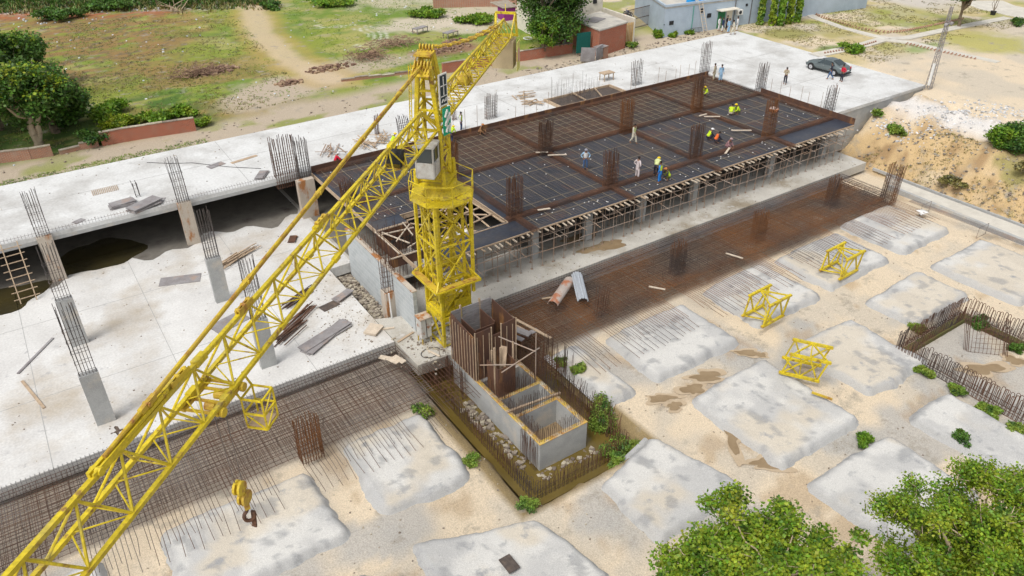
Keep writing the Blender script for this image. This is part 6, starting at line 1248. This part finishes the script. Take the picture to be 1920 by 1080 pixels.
for i, (px, py, z, R, h, lab, m, n, ls) in enumerate([
 (1128,768,-.9,1.25,1.7,'bright feathery bush beside the core walls','grassb',6500,.17),(1185,818,-.9,1.0,1.2,'second feathery bush right of the pit, lower than the first','grassb',3200,.16),(1085,700,-.9,.5,.6,'weeds at the far end of the pit between the thin bars','grassb',2000,.16),(1050,680,-.9,.4,.5,'small weeds behind the core walls','grassb',1200,.15),
 (1160,860,-1.,.5,.5,'low weeds at the front right corner of the pit','grassb',1200,.14),(985,945,-1.,.6,.4,'low weeds at the front tip of the pit','grassb',1200,.14),(800,780,-1,.5,.7,'grass tuft at the left side of the pit','grassb',1200,.18),(880,870,-1,.5,.3,'low weeds left of the pit beside a mound','grassb',800,.14),
 (1618,830,-1,.5,.5,'two armed green weed between the mounds','leaf',1600,.16),(1800,830,-1,.45,.6,'dark green bush beside the cracked footing mound','leafd',1800,.15),(1590,712,-1,.35,.3,'tiny weed near the nearest lattice section','leaf',500,.12),
 (1720,620,-1,.5,.35,'grass behind the left end of the hooped bars','grassb',1800,.2),(1838,605,-.7,.5,.6,'bush growing through the hooped bars at the back','leafd',2600,.16),(1730,700,-1,.45,.4,'grass under the near row of hooped bars, left part','grassb',2200,.2),(1790,735,-1,.5,.4,'grass under the near row of hooped bars, middle part','grassb',2600,.2),(1850,775,-1,.5,.4,'grass under the near row of hooped bars, right part','grassb',2600,.2),(1905,810,-1,.5,.4,'grass under the near row of hooped bars at the picture edge','grassb',2200,.2),(1905,650,-.7,.4,.5,'weeds behind the hooped bars at the right edge','leafd',1800,.16),
 (1885,320,.5,2.1,2.0,'large dark bush on the bank at the right edge','leafd',7000,.2),(1850,330,-.2,1.4,1.8,'lighter bush left of the large one on the bank','leaf',4200,.2),(1670,290,-.5,.8,.8,'small weeds at the foot of the bank','grassb',1500,.18),(1640,240,1,.5,.6,'weed on the upper part of the bank','grassb',900,.18),(1905,375,-.8,1.,.7,'dry grass at the bank foot by the right edge','dryg',1800,.2),(1780,360,-.8,.9,.5,'low weeds along the thin kerb','dryg',1300,.18),
 (235,240,2.8,1.2,1.0,'bright green bush behind the brick wall at the left','leafy',2600,.25),(180,268,2.8,1.1,1.3,'round dark bush in front of the brick wall','leafd',2600,.22),(300,225,2.8,1.6,.8,'low green growth behind the middle of the brick wall','leaf',2600,.25),(130,235,2.8,1.8,1.8,'dark thicket beside the forked tree','leafd',4200,.26),(345,215,2.8,1.2,.8,'green growth near the end of the brick wall','leaf',1800,.25),(375,235,2.8,.8,.7,'weeds at the broken end of the brick wall','leaf',1200,.22),(200,215,2.8,2.,1.0,'green thicket behind the bright bush','leaf',3200,.28),
 (905,115,2.8,1.1,.9,'green creeper behind the banner of the counter boom','leaf',1800,.24),(1018,98,2.9,1.1,1.1,'pale green shrub at the foot of the dense tree','leafy',2000,.22),(1187,85,3.,.8,.5,'weeds beside the striped gate','grassb',1200,.2),(1233,66,3.2,.6,.9,'shrub at the corner of the pale blue wall','leaf',1200,.2),(1262,66,3.2,.5,.6,'small weed at the foot of the pale blue wall','leaf',900,.2),(1295,62,3.2,.5,.5,'weed by the ladder at the pale blue wall','leaf',700,.2),
 (1602,97,3.25,1.5,.8,'green weeds beside the wide path above the car','leaf',2800,.2),(1905,47,3.2,1.,.8,'small dark shrub at the right edge of the garden','leafd',1200,.2),(890,40,2.8,2.6,.9,'long hedge of weeds near the purple shack','leaf',3000,.3),(800,30,2.8,2.2,.9,'weeds at the far edge of the field','leaf',2200,.3),(620,10,2.8,3.,.9,'green bushes at the top of the field beyond the track','leaf',3000,.35),(200,18,2.8,3,1.2,'dark scrub on the bank beyond the field at the left','leafd',3000,.35),(320,12,2.8,2.6,1.2,'scrub on the bank beyond the field, left of the bare branches','leafd',2600,.35),(110,35,2.8,2.6,1.2,'scrub at the far left end of the bank','leafd',2600,.35),(505,15,2.8,1.6,.8,'small bush at the start of the track','leafd',1200,.3)]):
    bush(px, py, z, R, h, lab, m, n, ls, i)
# grass tufts over the field
def tufts(n, fn, size, m, name):
    P = np.array([fn() for _ in range(n)]); z = height(P[:,0], P[:,1]); V = []
    nb = 5; A = nr.random((n, nb))*6.28; r = size*(.4+.7*nr.random((n, nb))); base = np.stack([P[:,0], P[:,1], z], -1)[:,None,:]+np.concatenate([nr.normal(0, size*.4, (n, nb, 2)), np.zeros((n, nb, 1))], -1)
    d = np.stack([np.cos(A), np.sin(A), np.zeros_like(A)], -1); sd = np.stack([-np.sin(A), np.cos(A), np.zeros_like(A)], -1)*size*.16
    tip = base+d*r[...,None]*.6+np.array((0,0,1.))*r[...,None]*.8; V = np.stack([base-sd, base+sd, tip], 2).reshape(-1, 3); F = np.arange(len(V)).reshape(-1, 3)
    tag(np_mesh(name, V, F, M[m]), kind='stuff')
nr = np.random.default_rng(77)
def fieldpt(x0, x1, y0, y1, s, t0):
    while True:
        x, y = rnd.uniform(x0, x1), rnd.uniform(y0, y1)
        if float(fbm(np.array(x*.3), np.array(y*.3), s)) > t0 and not (24 < x < 40 and y > 74 and abs(x-29-(y-85)*.12) < 3): return (x, y)
tufts(7000, lambda: fieldpt(-2, 58, 71.5, 118, 61, .45), .15, 'grassb', 'field_grass')
tufts(3000, lambda: fieldpt(-2, 30, 71.5, 118, 62, .5), .2, 'dryg', 'dry_field_grass')
tufts(900, lambda: (rnd.uniform(-4, 13), rnd.uniform(64.6, 66.5)), .16, 'grassb', 'roadside_grass')
tufts(5200, lambda: (lambda x: (x, BL(x)+rnd.gauss(0, 1.8)))(rnd.uniform(-6, 36)), .75, 'leafd', 'scrub_bank')
tufts(1800, lambda: (lambda x: (x, BL(x)-2+rnd.gauss(0, 1.8)))(rnd.uniform(-6, 36)), .7, 'dryg', 'dry_scrub_bank')
tufts(5000, lambda: fieldpt(78, 112, 46, 70, 63, .48), .16, 'dryg', 'garden_grass')
tufts(1300, lambda: fieldpt(62.5, 68, 14, 36, 64, .52), .18, 'dryg', 'bank_grass')
# dead branches beyond the field and brushwood
for i, (px, py, lab) in enumerate(((330,20,'bare fallen branches on the bank beyond the field'),(120,10,'bare dead sapling at the top left beyond the field'))):
    b = MB(); p = at(px, py, 2.9)
    for k in range(9): a = nr.random()*3.14; limb(b, p+nr.normal(0,.6,3)*(1,1,0), p+np.array((math.cos(a)*3, math.sin(a), .6+1.6*nr.random())), .07, .02, 4, .25)
    tag(b.build('dead_branches', M['palebark'], org=p), lab, 'branches')
for i, (px, py, lab, wd) in enumerate(((740,85,'long heap of cut brown brushwood in the field left of the crane head',3.2),(690,108,'lower end of the brown brushwood heap, nearer the camera',2.0),(365,140,'heap of brown debris and stones in the middle of the field',2.4))):
    b = MB(); p = at(px, py, 2.9)
    for k in range(260): q = p+np.array((nr.normal(0, wd*.6), nr.normal(0, .8), .1+.6*abs(nr.normal(0,.5)))); a = nr.random()*6.28; b.rod(q, q+np.array((math.cos(a), math.sin(a), nr.normal(0,.3)))*.7, .03)
    tag(b.build('brushwood_heap', M['dirtpile'], org=p), lab, 'brushwood', None, 'stuff')
# ---------------------------------------------------------------- walls and houses
def wall_run(pts, h, th, m, lab, z=None, ragged=0.):
    t = empty('brick_wall', (*pts[0], 2.6), lab, 'wall'); b = MB(); c_ = MB()
    for a, c in zip(pts, pts[1:]):
        a = np.array(a, float); c = np.array(c, float); L = np.linalg.norm(c-a); n = max(1, int(L/1.2))
        for k in range(n):
            p, q = a+(c-a)*k/n, a+(c-a)*(k+1)/n; hh = h*(1-ragged*rnd.random()); g = min(ground_z(*p), ground_z(*q))-.3; b.bar((*p, g+(hh+.3)/2), (*q, g+(hh+.3)/2), th, hh+.3); c_.bar((*p, g+hh+.33), (*q, g+hh+.33), th+.06, .06)
    b.build('brickwork', M[m], t, world=True); c_.build('coping', M['rubble'], t, world=True); return t
G2 = lambda *l: [tuple(at(x, y, 2.8)[:2]) for x, y in l]
wall_run(G2((192,272),(250,262),(310,253),(368,244)), 1.15, .3, 'brick', 'low red brick wall with a broken right end behind the white slab')
wall_run(G2((-40,312),(0,304),(60,297),(100,290)), .9, .3, 'brickold', 'low brick wall at the left edge in front of the forked tree'); wall_run(G2((112,288),(150,279),(186,273)), .55, .3, 'brickold', 'crumbled piece of brick wall between the two longer walls', ragged=.4)
wall_run(G2((830,137),(885,128),(940,119),(1000,110),(1072,98)), 1.15, .3, 'brick', 'stepped red brick wall behind the counter boom', ragged=.12)
wall_run(G2((640,152),(740,140),(800,134)), .35, .3, 'brickold', 'low remains of a brick wall beneath the counter boom', ragged=.5)
def V2(px, py, z): return tuple(at(px, py, z)[:2])
def house(name, corners, z0, h, m, lab, roof='roofc', parapet=.0, cat='house', over=.0):
    "corners as seen on the ground, in order"
    t = empty(name, (*corners[0], z0), lab, cat); b = MB(); n = len(corners); b.prism(corners, z0-.4, z0+h); w = b.build('wall', M[m], t, world=True)
    c = np.mean(np.array(corners), 0); rc = [tuple(c+(np.array(p)-c)*(1+over)) for p in corners]; MB().prism(rc, z0+h+.003, z0+h+.16).build('roof', M[roof], t, world=True)
    if parapet:
        b = MB(); [b.bar((*rc[k], z0+h+.2+parapet/2), (*rc[(k+1)%n], z0+h+.2+parapet/2), .22, parapet) for k in range(n)]; b.build('parapet', M[m], t, world=True)
    return t
# brick shed
A0 = np.array(V2(1122,104,2.9)); B0 = np.array(V2(1172,86,3.0)); back = np.array([.12, 1.])*5.6
c4 = [tuple(A0), tuple(B0), tuple(B0+back), tuple(A0+back)]
t = house('brick_shed', c4, 2.9, 2.7, 'brick', 'small red brick shed with a flat pale roof beside the dense tree', over=.05, cat='shed')
d = B0-A0; ang = math.atan2(d[1], d[0])
p = A0+d*.1-np.array([0,.0]); MB().bar((*(A0+d*.25+(0,3.0)), 5.8), (*(A0+d*.7+(0,3.4)), 5.8), 1.6, .06).build('loose_roof_sheet', M['greywood'], t, world=True)
t = empty('sheet_lean_to', (*A0, 2.9), 'grey cloth and sheet lean-to against the brick shed', 'lean-to'); b = MB(); b.bar((*(A0+(-1.7,-1.6)), 3.6), (*(A0+(-.15,-.9)), 3.7), .08, 1.4); b.bar((*(A0+(-3.2,-.8)), 3.7), (*(A0+(-1.75,-1.5)), 3.6), .08, 1.5); b.bar((*(A0+(-1.0,-.8)),4.1),(*(A0+(.5,-.5)),4.1),1.0,.05); b.build('grey_sheets', M['greywood'], t, world=True); MB().bar((*(A0+(-.1,-.9)),3.4),(*(A0+(.6,-.9)),3.4),.1,1.3).build('side_panel', M['brickold'], t, world=True)
MB().bar((*(A0+(-2.0,1.5)),4.2),(*(A0+(-.2,1.3)),4.2),.1,2.2).build('green_cloth', flat('green_cloth', (.01,.12,.1)), t, world=True)
p = np.array(V2(1060,92,2.9)); t = empty('clothes_rack', (*p, 2.9), 'washing and bundles hung behind the brick wall near the shed', 'washing'); 
for k, c in enumerate(((.6,.5,.5),(.3,.08,.12),(.55,.55,.6),(.4,.15,.2))): MB().bar((p[0]+.5*k-.9,p[1]+.6,3.5+.1*(k%2)),(p[0]+.5*k-.5,p[1]+.5,3.5),.1,.8).build('cloth', flat('cloth_%d' % k, c), t, world=True)
# white house with balcony
C0 = np.array(V2(1168,75,3.0))+np.array((-3.2,5.6)); t = house('white_house', [tuple(C0+(-4.2,.8)), tuple(C0+(4.0,-.6)), tuple(C0+(5.2,6.5)), tuple(C0+(-3.2,7.5))], 3.0, 6.2, 'cream', 'tall cream house behind the brick shed with a dark balcony opening')
b = MB(); a = C0+(-3.6,.63); c = C0+(-.6,.13); b.bar((*a, 6.2), (*c, 6.2), .1, 1.6); b.build('balcony_opening', M['dark'], t, world=True); MB().bar((*(C0+(-2.75,.42)),6.2),(*(C0+(-2.45,.37)),6.2),.12,1.6).build('post', M['cream'], t, world=True)
MB().bar((*(C0+(2.6,-.43)),6.6),(*(C0+(3.1,-.52)),6.6),.1,.5).build('window', M['dark'], t, world=True); MB().tube((*(C0+(1.0,-.2)),3),(*(C0+(1.0,-.2)),9),.06,8).build('drain_pipe', M['white'], t, world=True); MB().bar((*(C0+(-1.3,.15)),6.1),(*(C0+(-.9,.1)),6.1),.2,1.3).build('hanging_cloth', flat('cloth_pale', (.5,.45,.45)), t, world=True)
D0 = np.array(V2(1183,80,3.0)); t = empty('boundary_wall', (*D0, 3.0), 'stepped cream boundary wall with a striped orange gate next to the brick shed', 'wall'); b = MB(); b.bar((*(D0+(.5,.2)),4.2),(*(D0+(1.0,6.5)),4.2),.25,3.0); b.build('cream_wall', M['cream'], t, world=True)
g = MB(); [g.bar((D0[0]-1.3+.22*k, D0[1]+.3-.02*k, 3.05), (D0[0]-1.3+.22*k, D0[1]+.3-.02*k, 5.3), .16, .05) for k in range(8)]; g.build('striped_gate', flat('gate_orange', (.62,.42,.18)), t, world=True)
# grey gate and motorcycles
p = np.array(V2(1205,52,3.2)); t = empty('metal_gate', (*p, 3.2), 'tall grey metal gate between the cream house and the pale blue building', 'gate'); b = MB()
for k in range(22): b.bar((p[0]-2.8+.2*k, p[1]+.2*k*.15, 3.2), (p[0]-2.8+.2*k, p[1]+.2*k*.15, 5.6), .04)
for z in (3.3, 4.4, 5.6): b.bar((p[0]-2.8, p[1], z), (p[0]+1.5, p[1]+.65, z), .07)
b.build('bars', M['steel'], t, world=True); 
def motorcycle(x, y, z, rz, lab, c):
    t = empty('motorcycle', (x, y, z), lab, 'motorcycle', 'motorcycles parked behind the grey gate', rz)
    for s in (-.62, .62):
        w = MB(); P_ = [(s+.3*math.cos(a), 0, .3+.3*math.sin(a)) for a in np.linspace(0, 6.283, 15)]; w.path(P_, .05, 6); [w.tube((s,0,.3), P_[k], .012, 4) for k in range(0,14,2)]; w.build('wheel', M['black'], t)
    b = MB(); b.bar((-.5,0,.62),(.05,0,.66),.22,.12); b.build('seat', M['black'], t); b = MB(); b.tube((.02,0,.72),(.42,0,.74),.14,8,.1); b.bar((-.62,0,.3),(-.3,0,.6),.08); b.build('tank', c, t)
    b = MB(); b.tube((.62,0,.3),(.42,0,.95),.035,6); b.tube((.42,-.32,.98),(.42,.32,.98),.025,6); b.bar((-.1,0,.3),(.25,0,.45),.2,.25); b.tube((-.7,.12,.28),(.1,.12,.28),.04,6); b.build('frame', M['chrome'], t)
q = np.array(V2(1190,38,3.2))
for k, (c, n_) in enumerate(((flat('mc_red', (.4,.03,.04)), 'red'), (flat('mc_black', (.03,.03,.04)), 'black'), (flat('mc_blue', (.05,.08,.25)), 'blue'))): motorcycle(q[0]+.9*k-1.5, q[1]+.8*k, 3.25, 1.4+.1*k, '%s motorcycle in the row behind the grey gate' % n_, c)
# pale blue compound building
E0 = np.array(V2(1243,67,3.2)); E1 = np.array(V2(1345,53,3.2)); dd = (E1-E0)/np.linalg.norm(E1-E0); nb = np.array([-dd[1], dd[0]])
E2 = E0+dd*30; bk = np.array(V2(1208,40,3.2))-E0
t = house('blue_building', [tuple(E0), tuple(E0+dd*20), tuple(E0+dd*20+nb*9), tuple(E0+bk*1.6)], 3.2, 3.1, 'blue_wall', 'long pale blue building with a flat stained roof, ladder and door canopy', parapet=.25)
MB().bar((*(E0+dd*20.01), 4.9), (*(E0+dd*33), 4.9), .25, 3.6).build('yard_wall', M['blue_wall'], t, world=True)
def onw(s, z, off=-.06): q = E0+dd*s+nb*off; return (q[0], q[1], z)
def wpx(px): # distance along the wall at picture column px
    a = at(px, 60, 4.5); c = at(px, 20, 4.5); 
    for k in range(400):
        s = k*.08; q = E0+dd*s; v = np.array([q[0], q[1], 4.5])-np.array([0,0,CAMH]); X = 960+FPX*(v@_R)/(v@_fw)
        if X > px: return s
    return 20
def wrect(px, z, w, h, m, name, off=-.03, th=.06): s = wpx(px); return MB().bar(onw(s-w/2, z, off), onw(s+w/2, z, off), th, h).build(name, m, t, world=True)
for px, z, w, h in ((1258,4.6,.6,.45),(1313,5.6,.35,.5),(1328,4.9,.6,.5),(1397,5.6,.3,.3),(1235,4.5,.1,.1)): wrect(px, z, w, h, M['dark'], 'window')
dr = wrect(1352, 4.2, 1.1, 2.0, flat('door_green', (.04,.2,.09)), 'door', -.04); wrect(1366, 4.2, .9, 2.0, M['cream'], 'door_leaf', -.05)
s = wpx(1358); MB().bar(onw(s-1.4, 5.45, -.5), onw(s+1.4, 5.5, -.5), 1.0, .1).build('door_canopy', M['cream'], t, world=True)
ac = wrect(1383, 4.9, .8, .6, M['white'], 'air_conditioner', -.25, .4); s = wpx(1383); MB().tube(onw(s, 4.9, -.455), onw(s, 4.9, -.47), .22, 14).build('fan_grille', M['dark'], t, world=True)
for px in (1375, 1405): s = wpx(px); MB().tube(onw(s, 3.2, -.1), onw(s, 6.6, -.1), .05, 6).build('cable_pipe', M['steel'], t, world=True)
s = wpx(1297); MB().tube(onw(s, 3.2, -.08), onw(s, 6.3, -.08), .04, 6).build('green_hose', flat('hose_green', (.05,.35,.25)), t, world=True)
s = wpx(1312); b = MB(); a0, a1 = np.array(onw(s+.3, 3.2, -1.0)), np.array(onw(s-.3, 6.6, -.1)); dv = np.array([*dd, 0])*.28
b.tube(a0-dv, a1-dv, .04, 6); b.tube(a0+dv, a1+dv, .04, 6); [b.tube(a0*(1-k/11)+a1*k/11-dv, a0*(1-k/11)+a1*k/11+dv, .03, 5) for k in range(1, 11)]; tag(b.build('bamboo_ladder', M['palewood'], org=a0), 'pale ladder leaning on the pale blue wall', 'ladder')
b = MB(); a0 = np.array(onw(s-1.8, 3.3, -.6)); a1 = np.array(onw(s-.2, 3.3, -.7)); [b.bar(a0+(0,0,z), a1+(0,0,z), .04) for z in (0,.5)]; [b.bar(a0*(1-k/8)+a1*k/8, a0*(1-k/8)+a1*k/8+(0,0,.5), .03) for k in range(9)]; tag(b.build('low_rail', M['steel'], org=a0), 'low grey rail lying at the foot of the leaning ladder', 'rail')
for px, l in ((1302,'larger blue plastic water tank on the roof of the pale blue building'),(1325,'smaller blue water tank at the roof edge, right of the larger one')):
    s = wpx(px); q = E0+dd*s+nb*1.2; t5 = empty('water_tank', (*q, 6.46), l, 'water tank'); MB().tube((0,0,0),(0,0,1.1),.55,16,.5).build('tank_body', flat('tank_blue', (.02,.3,.7), .4), t5); MB().tube((0,0,1.101),(0,0,1.25),.3,14,.2).build('lid', flat('tank_blue', (.02,.3,.7), .4), t5)
# purple shack, far sheds, far wall at the top right
p = np.array(V2(950,36,2.9)); t = empty('purple_shack', (*p, 2.9), 'small shack draped in purple cloth with a littered tin roof', 'shack'); b = MB(); b.prism([tuple(p+(-.6,-.3)),tuple(p+(1.0,-.6)),tuple(p+(1.5,1.6)),tuple(p+(-.3,1.7))], 2.6, 4.4); b.build('cloth_wall', flat('purple_cloth', (.3,.05,.25)), t, world=True)
MB().prism([tuple(p+(-.8,-.4)),tuple(p+(1.3,-.8)),tuple(p+(2.4,3.4)),tuple(p+(-.3,3.6))], 4.403, 4.5).build('tin_roof', M['rubble'], t, world=True)
p = np.array(V2(920,10,2.9)); wall_run([tuple(p+(-7,4)), tuple(p+(0,0)), tuple(p+(3,-4))], 1.3, .3, 'brickold', 'short red brick wall left of the purple shack at the top')
p = np.array(V2(1090,6,3)); t = house('brick_house', [tuple(p+(-4,0)), tuple(p+(1.5,-.5)), tuple(p+(2,6)), tuple(p+(-4,6))], 3., 5.4, 'brick', 'taller red brick house behind the dense tree beside the cream house')
p = np.array(V2(1880,-4,3.25)); t = empty('far_wall', (*p, 3.2), 'white wall and dark gate across the road in the top right corner', 'wall'); MB().bar((*(p+(-3,4)),4.3),(*(p+(12,-3)),4.3),.3,2.2).build('white_wall', M['cream'], t, world=True); MB().bar((*(p+(-5.2,5)),4.2),(*(p+(-3.1,4.05)),4.2),.12,2.).build('gate', M['dark'], t, world=True)
p = at(1861,28,3.25); t = empty('potted_plant', p, 'bare sapling in a black pot beside the top right road', 'plant'); MB().tube((0,0,0),(0,0,.5),.28,12,.36).build('pot', M['black'], t); b = MB(); [limb(b, (0,0,.5), (nr.normal(0,.4), nr.normal(0,.4), 2.2+nr.random()), .03, .01, 3) for _ in range(7)]; b.build('stems', M['bark'], t)
# benches / trestles in the field, white tyre, plastic chair
for px, py, l in ((788,60,'weathered wooden cot standing in the field left of the counter boom'),(845,68,'dark broken cart lying in the field near the counter boom')):
    p = at(px, py, 2.85); t = empty('wooden_cot', p, l, 'cot', None, .3); MB().box(-1,1,-.45,.45,.5,.58).build('top', M['greywood'], t)
    for sx in (-.9,.9):
        for sy in (-.4,.4): MB().bar((sx,sy,-.1),(sx,sy,.5),.08).build('leg', M['greywood'], t)
p = at(990,73,2.85); t = empty('white_ring', p, 'white round hoop lying in the grass below the dense tree', 'hoop'); MB().path([(.55*math.cos(a), .55*math.sin(a), .08) for a in np.linspace(0, 6.283, 20)], .06, 6).build('ring', M['white'], t)
# lattice pole with lamps and white cable drop
p = at(1741,164,3.3); t = empty('lattice_pole', p, 'tall rusty lattice steel pole at the corner of the white slab', 'pole'); b = MB(); n = 18; Hh = 7.6; r0, r1 = .24, .10
C_ = lambda z: [(x*(r0+(r1-r0)*z/Hh), y*(r0+(r1-r0)*z/Hh), z) for x, y in ((-1,-1),(1,-1),(1,1),(-1,1))]
for k in range(4): b.bar(C_(-.2)[k], C_(Hh)[k], .045)
for i in range(n):
    a, c = C_(Hh*i/n), C_(Hh*(i+1)/n)
    for k in range(4): b.bar(a[k], c[(k+1)%4], .022); b.bar(a[k], a[(k+1)%4], .022)
b.build('lattice', M['greywood'], t); b = MB(); b.bar((-.5,0,Hh-1.3),(.5,0,Hh-1.3),.06); b.build('cross_arm', M['prop'], t)
for s in (-.45,.45): MB().tube((s,-.05,Hh-1.5),(s,-.3,Hh-1.6),.14,10,.2).build('lamp', M['greywood'], t)
b = MB(); b.bar((-.3,-.1,.3),(-.36,-.1,2.4),.22,.12); b.build('white_wrap', M['white'], t)
